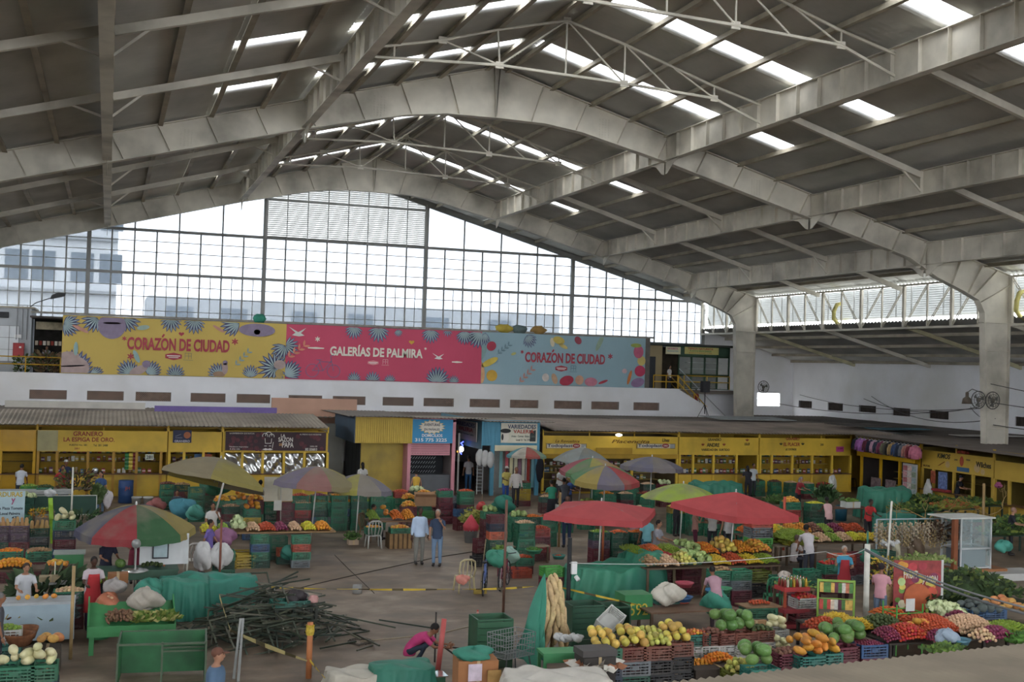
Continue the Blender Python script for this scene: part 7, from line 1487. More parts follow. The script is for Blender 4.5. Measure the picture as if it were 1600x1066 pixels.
# bare orange branches
for j, (px, py) in enumerate(((1450, 812), (1545, 805), (1420, 830))):
    q = at(px, py, 1.0); rnd = random.Random(60+j); o = MB()
    def branch(p, d, L_, r, k):
        e = p+d*L_; mid = p.lerp(e, .5)+Vector((rnd.uniform(-.1, .1), 0, rnd.uniform(-.08, .08))); o.tube([p, mid, e], [r, r*.8, r*.55], 5)
        if k: [branch(e, (d+Vector((rnd.uniform(-.9, .9), rnd.uniform(-.5, .5), rnd.uniform(-.5, .6)))).normalized(), L_*.7, r*.6, k-1) for _ in range(2)]
    [branch(q, Vector((s_, 0, .4)).normalized(), .7, .025, 3) for s_ in (-1, 1)]
    tag(o.build('dry_branch', mat('#a3854c', .8, .15, 5), None, True), ['bare tan branches above the leafy vegetables', 'bare tan branches lying on the white roof of the glass booth', 'bare tan branches above the teal tarp heap'][j], 'branch')
# glass booth with a row of hanging garlic
q = at(1525, 905); T = thing('glass_booth', 'white framed glass booth with a brown corner post', 'booth', (q.x, q.y+.5, 0)); WF = mat('#b5b8b8', .5, .06, 3); w_, d, h = 1.15, .9, 1.9; o = MB()
for sx in (-1, 1):
    for sy in (-1, 1): o.bar((sx*w_/2, sy*d/2, .3), (sx*w_/2, sy*d/2, h), .05)
for z in (.35, .95, h): [o.bar((-w_/2, sy*d/2, z), (w_/2, sy*d/2, z), .05) for sy in (-1, 1)]; [o.bar((sx*w_/2, -d/2, z), (sx*w_/2, d/2, z), .05) for sx in (-1, 1)]
o.build('frame', WF, T); [MB().box(-w_/2, w_/2, sy*d/2-.004, sy*d/2+.004, .38, h).build('pane', mat('#b9cccc', .1, .05, 2, alpha=.25), T) for sy in (-1, 1)]; MB().box(-w_/2-.5, w_/2+.1, -d/2-.1, d/2+.1, h, h+.04).build('roof', mat('#bdbfb8', .6, .1, 3), T); MB().box(-w_/2-.35, w_/2+.6, -d/2-.1, d/2, .22, .3).build('wooden_base', mat('#9a643c', .7, .15, 3), T); MB().box(-w_/2-.25, -w_/2-.1, -d/2, -d/2+.14, .3, h).build('corner_post', mat('#8a4c2c', .7, .15, 3), T); MB().box(-w_/2+.1, w_/2-.1, -d/2+.1, d/2-.1, .35, .9).build('cabinet', mat('#5f6a74', .5, .1, 3), T)
tag(MB().box(q.x-.3, q.x+2.2, q.y-.5, q.y+.5, 0, .22).build('white_plinth', mat('#b5b5b0', .7, .06, 2)), 'white plinth under the glass booth', 'plinth')
q = at(1376, 900); p1 = at(1370, 812, Y=q.y); p2 = at(1520, 818, Y=q.y); tag(MB().tube([(p1.x, q.y, p1.z), (p2.x, q.y, p1.z)], .025, 6).build('hanging_rail', mat('#8fa0a4', .5, .08, 4), None, True), 'pale rail from which garlic and dried herbs hang', 'rail'); tag(MB().tube([(p1.x, q.y, 0), (p1.x, q.y, p1.z)], .03, 6).build('rail_post', mat('#8d9aa0', .5, .08, 4), None, True), 'grey post at the end of the garlic rail', 'post')
rnd = random.Random(5); GAR = []
def garlic_maker(cols, sd):
    def f():
        T = thing('garlic_braid', '', 'garlic'); rr = random.Random(sd); o = MB()
        for i in range(26): a = i*2.4; z = -.05-i*.022; o.ball((.09*math.cos(a), .09*math.sin(a), z), .034*rr.uniform(.8, 1.2), 7, 5)
        o.build('bulbs', mat(cols, .6, .15, 8), T, True); MB().tube([(0, 0, .06), (0, 0, -.5)], .012, 5).build('string', mat('#8f7d5c', .8, .1, 4), T); return T
    return f
GP = [Proto(garlic_maker('#a5957a', 1)), Proto(garlic_maker('#8f8270', 2)), Proto(garlic_maker('#a08a5c', 3))]
for i in range(34):
    f = i/34; x = p1.x+(p2.x-p1.x)*.72*f+rnd.uniform(-.05, .05); GP[i % 3].put((x, q.y-.08+.16*(i % 2), p1.z-.08-.12*(i % 3)), 0, 'braid of %s garlic hanging from the pale rail' % ['pale', 'greyish', 'yellowish'][i % 3], '%s garlic braids on the rail' % ['pale', 'greyish', 'yellowish'][i % 3], rnd.uniform(.8, 1.15))
for i in range(5): bush('dried_root_bundle', 'bundle of brown dried roots hanging near the glass booth, %s from it' % OR[4-i], 'roots', p1.x+(p2.x-p1.x)*(.6+.09*i), q.y, p1.z-.75, .2, .6, ['#5f4330', '#7a5236', '#4a3628'], 130, .08, None, 70+i)
sack('cream cloth bag hanging below the garlic', at(1397, 858, Y=q.y)-Vector((0, .1, .2)), .2, '#b0ab90', 71, 'cloth_bag', 'bag', (.8, .6, 1.2)); sack('brown sack hanging below the garlic', at(1428, 860, Y=q.y)-Vector((0, .1, .3)), .3, '#5c4a38', 72, 'cloth_bag', 'bag', (.9, .6, 1.2))
for i in range(5): sack('crumpled foil hanging at the end of the garlic rail', at(1376+i*5, 846+3*(i % 2), Y=q.y)-Vector((0, .12, .1)), .12, '#b5b6b4', 80+i, 'foil_ball', 'foil')['group'] = 'foil balls at the garlic rail'
greens('pale green herbs on crates under the garlic', at(1440, 882, .95), 1.9, .8, .3, ('#7d8a4a', '#8f9a5c', '#5f7a34'), 260, .07, 'herbs', 81); row(1425, 892, 1462, 890, [('grey dgreen', None), ('lgreen dgreen', None)], 'pair under the pale green herbs', 'the yellow flowers', 1.3)
bush('yellow_flowers', 'big bunch of yellow flowers beside the leaning white pole', 'flowers', at(1388, 900, .9).x, at(1388, 900, .9).y, .75, .42, .6, ['#c9a822', '#b8901c', '#c4b040', '#2f4220'], 330, .055, None, 82)
# fruit poster
q = at(1433, 925, Y=at(1433, 985).y); T = thing('fruit_poster', 'poster of painted fruit with a white border pole', 'poster', q, R(-12)); MB().box(-.62, .62, 0, .02, -.78, .78).build('sheet', mat('#8f3230', .5, .3, 5), T); rnd = random.Random(8)
for i in range(46): o = MB(); disc(o, rnd.uniform(-.52, .52), rnd.uniform(-.68, .7), rnd.uniform(.05, .13), -.004-i*.0003, 14, 1, rnd.uniform(.8, 1.1)); o.build('painted_fruit', mat(['#a3303a', '#c98a2c', '#5f8a34', '#c4b04a', '#7a2c4a', '#c45c34', '#b5343a'][i % 7], .5, .2, 6), T, fix=False)
for r_, c, x, z in ((.36, '#b8582c', 0, -.15), (.31, '#c9743a', 0, -.15), (.13, '#c44a34', .38, .0), (.1, '#a8c07a', -.42, .25), (.13, '#8fae44', .35, -.5), (.1, '#d6c9a8', -.4, -.3)): o = MB(); disc(o, x, z, r_, -.022-r_*.01, 20); o.build('painted_fruit', mat(c, .5, .15, 5), T, fix=False)
text('FRUIT', .26, mat('#cfc4b4', .5, .05, 3), T, (-.2, -.04, .42), sx=.55, bold=.01); text('JAMON', .24, mat('#cfc4b4', .5, .05, 3), T, (.32, -.04, .32), sx=.5, bold=.01); MB().box(.62, .68, -.01, .03, -.85, .8).build('border_pole', mat('#b9bab6', .5, .05, 3), T)
# ---- the big near display
NM = 'near display below the numbered box'
for i, (px, py, cols, prod, lb) in enumerate(((950, 1015, 'green dblue dblue', 'melon', 'the near melon stack beside the white crate'), (995, 1012, 'brown grey dgreen', 'melon', 'the near melon stack with brown rims'), (1030, 1010, 'brown black black', 'guava', 'the near guava stack with a brown rim'), (1062, 1005, 'brown black black', 'melon', 'the near stack of black crates beside the white baskets'), (1092, 992, 'teal white white', 'green_tomato', 'the white basket stack with mixed tomatoes'), (1116, 991, 'brown white white', 'beet', 'the white basket stack with brown potatoes'), (1142, 990, 'brown white white', 'watermelon', 'the white basket stack with the first watermelons'), (1168, 989, 'brown white white', 'watermelon', 'the white basket stack with the second watermelons'), (1194, 986, 'brown white white', 'avocado', 'the white basket stack with avocados'), (1216, 985, 'white white', 'pale_squash', 'the white basket stack with pale squashes'))):
    stack(px, py, cols.split(), lb, prod, 0, 1.08 if px < 1080 else .95)
    if prod in ('melon', 'watermelon', 'guava'): q = at(px, py, .75); pile(prod, (q.x+.02, q.y+.55, .84), .5, .4, 0, 'heaped behind %s' % lb, 1, .1)
CRATE['white'].put(at(965, 985, .85)+Vector((0, .5, 0)), R(30), 'white plastic crate tipped behind the near melons', rot=(R(35), R(-25), R(30)))
stack(985, 1036, ['red', 'maroon'], 'the red pair below the near melons', None, 0, .95); tag(MB().box(-.2, .2, -.14, .14, 0, .16).build('pink_tub', mat('#b5485c', .5, .1, 3)), 'pink tub in the red crate below the near melons', 'tub'); bpy.data.objects['pink_tub'].location = at(985, 1030, .5)+Vector((0, .2, 0))
box('white styrofoam lid box on a basket below the near melons', at(1025, 1028, .5), .65, .45, .06, '#c4c5c0', 8, 'foam_tray'); box('woven brown box under the white foam tray', at(1025, 1058)+Vector((0, .1, 0)), .45, .4, .48, '#8a7456', 0)
box('small red brown box on the foam tray', at(1030, 1022, .58), .3, .2, .12, '#8b4030', 5)
box('white appliance box beside the green stool table', at(950, 1064)+Vector((-.3, -.2, 0)), .6, .5, .6, '#b9bcbc', 0, 'white_box'); greens('pile of newspapers and cardboard on the white box', at(945, 1040, .62)+Vector((-.2, -.1, 0)), .7, .5, .14, ('#a8a090', '#8f5a3c', '#c4c0b4'), 60, .16, 'newspapers', 77, 'papers', up=.05); tag(MB().box(-.35, .35, -.25, .25, 0, .12).build('grey_case', mat('#4a4644', .6, .1, 3)), 'dark grey case on the stand beside the stool table', 'case'); bpy.data.objects['grey_case'].location = at(930, 1022, .85)
box('dark stand under the grey case', (at(930, 1022, .85).x, at(930, 1022, .85).y, 0), .65, .5, .84, '#3c3834')
CRATE['lgreen'].put(at(1105, 1040, .1)+Vector((0, .3, 0)), 0, 'bright green crate tipped open towards the mandarins', rot=(R(-35), 0, R(-10)), scale=1.3)
q = at(1105, 1052); pile('orange', (q.x-.15, q.y+.1, .12), .5, .4, 0, 'spilling from the tipped green crate', 1, .08); pile('mandarin', (at(1122, 1050).x, at(1122, 1050).y, .2), .65, .35, 0, 'in the loose heap above the grey roof edge', 2, .1)
q = at(1122, 1056); box('low dark shelf below the loose mandarins', (q.x, q.y, 0), 1.3, .5, .2, '#4a4038')
CRATE['yellow'].put(at(1150, 1045)+Vector((0, .2, 0)), 0, 'yellow crate turned on its side beside the loose mandarins', rot=(R(90), 0, 0))
box('brown carton leaning before the white baskets', at(1182, 1020)+Vector((0, .1, .2)), .55, .12, .5, '#94704a', 6)
for i, (px, py, cols, prod, lb) in enumerate(((1196, 1046, 'teal dgreen', 'watermelon', 'the lowest watermelon stack at the grey roof edge'), (1164, 1050, 'olive', 'guava', 'with pale melons at the grey roof edge'), (1240, 1022, 'maroon maroon', 'beet', 'the potato pair beside the papayas'), (1222, 1020, 'maroon', 'pale_squash', 'with pale squashes beside the potatoes'), (1272, 1026, 'teal maroon', 'papaya', 'the first papaya stack at the grey roof edge'), (1297, 1022, 'teal maroon', 'papaya', 'the second papaya stack at the grey roof edge'), (1322, 1012, 'maroon maroon', 'watermelon', 'the watermelon stack beside the papayas'), (1344, 1005, 'maroon maroon', 'watermelon', 'the watermelon stack beside the plums'), (1368, 1008, 'blue maroon', 'plum', 'the dark grape stack beside the white pole'))):
    stack(px, py, cols.split(), lb, prod, 0, 1.1)
    if prod in ('papaya', 'watermelon'): q = at(px, py, .55); pile(prod, (q.x, q.y+.6, .62), .6, .5, 0, 'heaped behind %s' % lb, 1, .12)
# right slope of vegetables
for i, (px, py, k, w_, d, lb) in enumerate(((1392, 968, 'carrot', .8, .7, 'in the heap beside the fruit poster'), (1432, 988, 'papaya', .6, .4, 'on the bright green stand'), (1455, 985, 'tomato', 1.1, .9, 'in the big heap under the fruit poster'), (1418, 998, 'tomato', .9, .7, 'in the heap behind the bright green stand'), (1478, 966, 'white_cabbage', .8, .7, 'in the heap beside the fruit poster pole'), (1515, 985, 'onion', 1.1, .8, 'in the heap beside the blue crate'), (1498, 975, 'red_onion', .6, .5, 'next to the onion heap'), (1530, 962, 'dark_squash', .9, .7, 'in the blue crate'), (1570, 958, 'pumpkin', .9, .7, 'in the heap beside the dark squashes'), (1580, 992, 'plantain', 1.0, .8, 'in the heap at the edge of the stall'), (1555, 1000, 'red_onion', .9, .5, 'in the heap below the plantains'), (1535, 1003, 'onion', .5, .4, 'in the pale heap below the onions'), (1465, 1003, 'plum', .5, .4, 'in the heap beside the striped bag'), (1388, 1000, 'plum', .5, .6, 'in the dark heap beside the bananas'), (1340, 985, 'banana', .9, .6, 'in the heap beside the white pole'), (1310, 975, 'banana', .7, .5, 'in the heap behind the snack rack'), (1286, 985, 'tomato', .8, .5, 'in the tray behind the papayas'), (1380, 985, 'avocado', .9, .7, 'in the dark heap behind the carrots'))):
    q = at(px, py, .62); pile(k, (q.x, q.y, .6), w_, d, 0, lb, 2 if k not in ('dark_squash', 'pumpkin', 'white_cabbage', 'plantain', 'banana', 'papaya') else 1, .16, 1, .15)
q = at(1440, 985, .58); table('wide dark stall table under the tomatoes and carrots', (q.x, q.y+.2), 3.2, 2.4, .58, 0, '#3a332c', '#2c2622'); q = at(1540, 978, .58); table('wide dark stall table under the onions and squashes', (q.x+.1, q.y+.2), 2.2, 2.6, .57, 0, '#3a332c', '#2c2622'); q = at(1325, 978, .58); table('dark stall table under the bananas', (q.x, q.y+.1), 1.7, 1.5, .58, 0, '#3a332c', '#2c2622')
CRATE['blue'].put(at(1530, 962, .6)+Vector((0, 0, -.02)), 0, 'wide blue crate of dark squashes', scale=(1.7, 1.8, .9))
q = at(1480, 1008, .6); sack('blue and white striped bag on the stall table', q, .24, '#8fa0b0', 91, 'striped_bag', 'bag'); q = at(1500, 1008, .6); bowl('pale blue bowl beside the striped bag', q, '#4f8090', .22); q = at(1485, 983, .65); bowl('white rimmed bowl of peas beside the tomatoes', q, '#b9bab0', .22); greens('green peas in the white rimmed bowl', q+Vector((0, 0, .05)), .3, .3, .1, ('#7d8f3a', '#93a04a'), 60, .04, 'peas', 92)
greens('dark green herbs massed behind the fruit poster', at(1500, 935, .6), 3.4, 1.8, .75, ('#2f4420', '#3f5726', '#5a6a2c', '#26381c'), 900, .1, 'herbs', 93); greens('bean pods on the stall below the striped bag', at(1475, 1018, .55), 1.0, .4, .15, ('#5d7a2c', '#44602a'), 120, .07, 'bean_pods', 94); greens('green leaves at the lower edge of the stall beside the roof', at(1590, 1003, .6), .8, .5, .2, ('#4a7a28', '#3c6624'), 120, .08, 'leafy_greens', 95)
q = at(1515, 960, .3); table('dark table under the massed herbs', (at(1500, 935, .6).x, at(1500, 935, .6).y), 3.2, 1.6, .6, 0, '#263420', '#222a1e')
# bright green stand
q = at(1422, 1025); T = thing('wire_stand', 'bright green wire stand on the vegetable stall', 'stand', (q.x, q.y+.3, 0)); o = MB(); GS = mat('#4a9a3c', .5, .08, 3)
for sx in (-.35, .35):
    for sy in (-.25, .25): o.bar((sx, sy, 0), (sx, sy, 1.15), .025)
for z in (.7, .95): [o.bar((-.35, sy, z), (.35, sy, z), .02) for sy in (-.25, .25)]; [o.bar((sx, -.25, z), (sx, .25, z), .02) for sx in (-.35, .35)]
o.build('frame', GS, T); MB().box(-.35, .35, -.25, .25, .68, .7).build('tray', GS, T); MB().box(-.12, .12, -.27, -.26, 1.0, 1.28).build('price_card', mat('#b5b8b4', .6, .1, 4), T)
# snack rack and bottle rack
q = at(1312, 1005); T = thing('snack_rack', 'lime green rack hung with bags of snacks', 'rack', (q.x, q.y+.2, 0), R(-25)); o = MB(); [o.bar((sx*.42, 0, 0), (sx*.42, 0, 1.45), .045) for sx in (-1, 1)]; o.bar((-.42, 0, 1.42), (.42, 0, 1.42), .05); [o.bar((-.42, 0, z), (.42, 0, z), .02) for z in (.6, 1.0)]; o.build('frame', mat('#7da23c', .5, .08, 3), T); rnd = random.Random(3)
for i in range(27): c = rnd.choice(['#b9433a', '#c9a24a', '#5c2a3c', '#c4c0b4', '#4a7a3c', '#b5694a', '#d0b9a0']); x, z = -.34+(i % 9)*.085, 1.28-(i//9)*.4; MB().box(x-.045, x+.045, -.05, -.01, z-.13, z+.1).build('snack_bag', mat(c, .35, .3, 12), T)
q = at(1243, 985); T = thing('bottle_rack', 'red and orange rack of small bottles beside the green chair', 'rack', (q.x, q.y+.2, 0)); [MB().box(sx*.2-.03, sx*.2+.03, -.03, .03, 0, 1.0).build('upright', mat('#a5452a', .6, .1, 3), T) for sx in (-1, 1)]
for z, c in ((.05, '#8f2f34'), (.42, '#8f2f34'), (.95, '#b03434')): MB().box(-.36, .36, -.24, .24, z, z+.1).build('shelf_tray', mat(c, .5, .1, 3), T)
BT = {}
def bottle_mk(c, cap):
    def f():
        T = thing('sauce_bottle', '', 'bottle'); MB().lathe([(.028, 0), (.032, .01), (.032, .12), (.013, .17)], 8).build('body', mat(c, .3, .15, 5), T, True); MB().lathe([(.015, .17), (.015, .2), (0, .2)], 8).build('cap', mat(cap, .4, .05, 5), T); return T
    return f
BC = [('#8a2c26', '#c9c4b4'), ('#c9a02c', '#a8302a'), ('#3c6a34', '#d0c9b0'), ('#c4c0a8', '#3a6a9a')]; BN = ['red', 'yellow', 'green', 'white']; BP = [Proto(bottle_mk(*b)) for b in BC]
for i in range(24): BP[(i*7) % 4].put((q.x-.3+(i % 8)*.086, q.y+.05+(i//8)*.13, 1.05), 0, 'small %s bottle on the top tray of the bottle rack' % BN[(i*7) % 4], '%s bottles on the bottle rack' % BN[(i*7) % 4], (1, 1, 1.15))
# things between: bowls, boards, sacks near the pale pink seller
q = at(1085, 950, .6); table('low brown stall of the seller in the pale pink shirt', (q.x, q.y+.3), 2.4, .8, .55, 0, '#6b4f3a'); bowl('red basin on the low brown stall', at(1075, 920, .6)+Vector((0, .2, 0)), '#a83c4c', .24); bowl('blue basin on the crates beside the pale sack', at(1066, 940, .58), '#2c5a8c', .26); bowl('blue basin behind the seller in the pale pink shirt', at(1130, 935, .58)+Vector((0, .5, 0)), '#2f6a90', .24); bowl('green basin behind the seller in the pale pink shirt', at(1145, 932, .58)+Vector((0, .5, 0)), '#3c8a5e', .22)
CRATE['teal'].put(at(1045, 945, .5)+Vector((0, .2, 0)), 0, 'teal crate under the crumpled pale sack'); CRATE['maroon'].put(at(1045, 975)+Vector((0, .2, .25)), 0, 'maroon plastic crate below the teal one of the pale sack'); CRATE['orange'].put(at(1066, 955, .3)+Vector((0, .2, 0)), 0, 'orange crate beside the seller in the pale pink shirt', scale=.7)
q = at(1185, 948, .5); CRATE['green'].put((q.x, q.y, .25), R(-8), 'green crate carrying a board of tomatoes beside the green chair', scale=(1.4, 1.2, 1)); tag(MB().box(-.5, .5, -.3, .3, 0, .03).build('wooden_board', mat('#8a6a4a', .7, .15, 3)), 'brown board of tomatoes beside the green chair', 'board'); bpy.data.objects['wooden_board'].location = (q.x, q.y, .52); pile('tomato', (q.x, q.y, .55), .5, .3, 0, 'on the brown board beside the green chair', 1, .05)
stack(1262, 935, 'white maroon maroon'.split(), 'the white topped stack beside the woman in the red apron', 'pepper', 0, 1.0); greens('green fruit on the stand behind the bottle rack', at(1240, 918, .9), .8, .6, .25, ('#8a9a44', '#6f8434'), 110, .07, 'green_fruit', 96); table('stand behind the bottle rack', (at(1240, 918, .9).x, at(1240, 918, .9).y), .9, .6, .9, 0, '#7a5c3c')
# ---- people
SK = ['#6b4431', '#8a5c42', '#4c3124', '#a3755a', '#7a4e38']
P = person
P('man in a pale blue long-sleeved shirt and grey jeans looking down on the open floor', at(654, 882), 0, 'stand', 1.72, '#a9bdd6', '#77766e', SK[2], fat=1.12, sleeve='long')
P('man in a dark blue T-shirt and torn jeans holding a phone to his face', at(682, 885), -25, 'face', 1.7, '#34435c', '#6b86a4', SK[3], hair='#8a857c', fat=1.05)
P('man in a magenta shirt crouching over a shiny sheet', at(645, 1040), 65, 'crouch', 1.68, '#b53068', '#26303f', SK[1], sleeve='short', fat=1.08)
P('man in a brown cap and denim shirt, seen from above at the frame edge', at(338, 1028, 1.6), 70, 'stand', 1.7, '#4f6a86', '#39404c', SK[3], cap='#6b4434', sleeve='long', fat=1.25)
P('woman in a red apron and pale T-shirt behind the green cart', at(142, 985), 10, 'work', 1.62, '#b5a8ac', '#3c2440', SK[2], apron='#b52c30', fat=1.15, lean=5)
P('dark-haired vendor bending behind the woman in the red apron', at(163, 935), 20, 'work', 1.6, '#26283a', '#33353c', SK[1])
P('vendor in a white blouse behind the steel counter', at(38, 905, 1.2), 15, 'work', 1.55, '#b5b8bc', '#33353c', SK[3], hair='#3c2c22', fat=1.1)
P('woman in a maroon dress behind the scale', at(210, 912), 0, 'work', 1.6, '#7a2438', '#3c2030', SK[1], skirt='#7a2438')
P('woman in a white T-shirt sitting under the tan parasol with a hand to her face', at(333, 822, .9)+Vector((0, .3, 0)), 0, 'face', 1.55, '#c4c2be', '#33353c', SK[1])
P('woman in blue and pink trousers walking with two white bags', at(325, 902), 70, 'walk', 1.58, '#6b5aa0', '#b57f92', SK[1])
for dx, lb in ((-.25, 'white plastic bag carried by the walking woman, behind her'), (.25, 'white plastic bag carried by the walking woman, before her')): sack(lb, at(330, 866, .75)+Vector((dx, -.25, -.35)), .3, '#c4c4c2', 5+int(dx*4), 'plastic_bag', 'bag', (.9, .6, 1.1))
P('woman in a patterned blouse sitting beside the fruit table', at(578, 842), 50, 'sit', 1.6, '#8a8c9c', '#2a2a30', SK[1])
mono_chair('wooden coloured chair under the woman in the patterned blouse', at(575, 845), 50, '#7a5c3c')
P('man with short sleeves in a red shirt with hands on his hips', at(96, 795), 5, 'hips', 1.68, '#b53236', '#3c4450', SK[1])
P('man in a navy shirt and white cap standing behind the man in red', at(101, 785), 10, 'stand', 1.72, '#2a3450', '#3c3c44', SK[1], cap='#b9bab8')
P('man in a white T-shirt bending with his back to the hall behind the price board', at(30, 790), 175, 'bend', 1.65, '#b9bfc8', '#3c4450', SK[1], lean=25)
P('dark-haired woman in a blue top and jeans with a white shopping bag', at(156, 803), -25, 'stand', 1.6, '#33507c', '#6b86a4', SK[3], longhair=True)
sack('white shopping bag held by the woman in blue', at(168, 785, .5)-Vector((0, 0, .2)), .26, '#c4bdbf', 61, 'shopping_bag', 'bag', (.7, .5, 1.2)); greens('bunch of long green leaves held by the woman in blue', at(153, 785, .5), .5, .4, .6, ('#4a5f34', '#5f7440'), 130, .14, 'leaf_bunch', 62, up=1.2)
P('person in a pale shirt standing between the crate rows by the poster boards', at(405, 820), 180, 'stand', 1.62, '#a8a8a4', '#7d7660', SK[1], sleeve='long')
P('child-sized seller behind the tan parasol pole with dark hair', at(275, 812, .0), 0, 'sit', 1.5, '#3c4450', '#26282c', SK[1])
P('person with black hair standing behind the yellow and grey parasol', at(565, 782), 180, 'stand', 1.65, '#b5b5b2', '#33353c', SK[2], longhair=True)
P('woman in a yellow top facing the pink kiosk', at(649, 795), 180, 'stand', 1.58, '#d0a436', '#26282c', SK[3], sleeve='none')
P('man in jeans standing inside the dark alley', at(731, 768), 170, 'stand', 1.7, '#a8a4a4', '#2f5a86', SK[1])
P('man in a yellow shirt and blue trousers with a strap, by the light blue shop', at(789, 787), 10, 'work', 1.65, '#c4b45c', '#2a4fa0', SK[2], cap='#b9b4a8', lean=4)
P('man in a white shirt with a green strap beside the man in yellow', at(805, 793), -15, 'stand', 1.72, '#b8b2ac', '#2c2a2e', SK[1], hair='#6b4a3c', sleeve='long')
P('woman in a teal top and black skirt, seen from behind', at(861, 815), 180, 'work', 1.62, '#298164', '#1d1d22', SK[1], skirt='#1d1d22', lean=6)
P('man in a dark grey shirt bending beside the woman in teal', at(882, 812), 170, 'bend', 1.68, '#4c4e56', '#2f3c50', SK[1], lean=25)
P('young man in a white T-shirt working behind the crates', at(873, 788), 10, 'work', 1.7, '#bdbdba', '#33353c', SK[1])
P('grey-haired person in blue behind the white crates', at(888, 800), 20, 'work', 1.5, '#34508c', '#33353c', SK[3], hair='#8f8d8a')
P('man in a white sleeveless shirt and dark jeans, seen from behind under the square red parasol', at(885, 856), 180, 'stand', 1.72, '#b8b6b6', '#26324e', SK[1], hair='#5c4034', sleeve='none')
P('man in a pink checked shirt and maroon trousers at the big green tarp', at(989, 880), 150, 'hips', 1.68, '#b5898c', '#4a242c', SK[1], hat='#b3a088')
P('man in a turquoise patterned shirt with a dark strap', at(1009, 886), 175, 'stand', 1.62, '#6fb0b8', '#2f6a7c', SK[1], hair='#6b6864')
P('person in a straw hat beside the turquoise shirt', at(1003, 872), 200, 'work', 1.66, '#3a3436', '#33353c', SK[1], hat='#b39e7c')
P('woman in a grey T-shirt with a backpack strap and dark hair', at(1024, 898), 40, 'work', 1.62, '#8f8f96', '#33353c', SK[3], lean=4)
P('dark-haired seller in black sitting under the lime green parasol', at(1056, 838), 20, 'work', 1.6, '#26262a', '#26262a', SK[1])
P('woman with bare shoulders in a peach top under the tilted red parasol', at(1085, 868), 60, 'raise', 1.62, '#a5766a', '#5c2438', SK[3], sleeve='none')
P('man in a white shirt partly under the tilted red parasol', at(1112, 868), 150, 'work', 1.68, '#b9b6b0', '#33353c', SK[1])
P('man in a white vest with grey hair, seen from behind', at(1136, 872), 185, 'stand', 1.66, '#b9b9b6', '#33353c', SK[3], hair='#6b6866', sleeve='none')
P('woman with a long black ponytail and a pale blue top, seen from behind', at(1168, 874), 185, 'stand', 1.64, '#a3b4c4', '#33353c', SK[1], longhair=True, sleeve='none')
P('seller in black with long hair before the grain kiosks', at(1168, 782), 170, 'work', 1.65, '#23242c', '#26262a', SK[3], longhair=True, lean=8)
P('person in a pale top facing the seller in black', at(1176, 776), 0, 'stand', 1.62, '#a8b0b4', '#33353c', SK[1])
P('seller in a grey scarf and red top behind the mango crates', at(1246, 800), 20, 'work', 1.58, '#a3343c', '#33353c', SK[3], hair='#8d8680', longhair=True)
P('seller in a pale pink tank top bending over the far table', at(1294, 845), 170, 'work', 1.62, '#c49a98', '#26262a', SK[2], sleeve='none', lean=18)
P('seller in a red T-shirt sitting behind the tomato tray', at(1355, 848), 0, 'work', 1.62, '#b52c2c', '#26262a', SK[2])
P('man in a white T-shirt bending over green trays, seen from behind', at(1263, 908), 165, 'bend', 1.7, '#b5b0b2', '#3a3c48', SK[1], lean=30)
P('seller in a white top beside the bending man', at(1240, 895), 100, 'sit', 1.55, '#a8a09c', '#3a3c48', SK[1], hair='#5c4a40')
P('grey-haired woman in a red apron over a blue shirt holding up a bag', at(1317, 948), -20, 'raise', 1.6, '#3c8fae', '#4a2a34', SK[3], hair='#9a948c', apron='#a82c34', fat=1.1)
P('woman in a pink T-shirt and blue jeans beside the fruit poster', at(1374, 985), 130, 'work', 1.6, '#c48a94', '#5f7086', SK[1], hair='#2a2024', lean=4)
P('seller in a pale pink shirt bending down among basins', at(1118, 985), 170, 'bend', 1.55, '#a8808c', '#4a3c44', SK[1], lean=35)
P('seller in a black cap and black shirt before the juice kiosk', at(1495, 800), 30, 'work', 1.7, '#202228', '#26262a', SK[3], cap='#1d1e24', lean=12)
P('man in a black shirt behind the glass booth', at(1578, 868), 50, 'work', 1.68, '#1f2129', '#26262a', SK[3], hair='#8a6a5a', lean=6)
P('grey-haired passer-by at the frame edge beside the pale squashes', at(2, 1062)+Vector((-.1, 0, 0)), 100, 'stand', 1.6, '#4a4a50', '#33353c', SK[1], hair='#6b6866')
P('visitor in red going down the stair', (38.9, 74.2), 120, 'stand', 1.6, '#a33a38', '#26262a', SK[1], z=3.35)
P('woman in a white top at the head of the stair', (36.9, 74.4), 30, 'stand', 1.6, '#c4c4c4', '#33353c', SK[3], z=4.96, longhair=True)
P('seller in grey in the upper craft recess', (-3.5, 75.9), 10, 'work', 1.6, '#8a868c', '#33353c', SK[1], z=4.96)
# ---- goods in the kiosks
GC = [('packet', '#a83a34', 'red'), ('packet', '#c9b04a', 'yellow'), ('packet', '#3c6a94', 'blue'), ('packet', '#c4c4bc', 'white'), ('packet', '#4a7a44', 'green'), ('packet', '#6a3a5c', 'purple'), ('jar', '#8a5c3c', 'brown'), ('jar', '#b58a6a', 'tan')]
def goods_mk(nm, c):
    def f():
        T = thing(nm, '', nm)
        if nm == 'packet': MB().box(-.06, .06, -.04, .04, 0, .2).build('pouch', mat(c, .4, .3, 14), T); MB().box(-.06, .06, -.042, -.04, .06, .13).build('printed_band', mat('#cfc8bc', .5, .2, 14), T)
        else: MB().lathe([(.05, 0), (.05, .14), (.04, .16)], 8).build('glass', mat(c, .3, .2, 9), T, True); MB().lathe([(.045, .16), (.045, .19), (0, .19)], 8).build('lid', mat('#b9b4a8', .4, .05, 4), T)
        return T
    return f
GPr = [Proto(goods_mk(a, b)) for a, b, _ in GC]; rnd = random.Random(77)
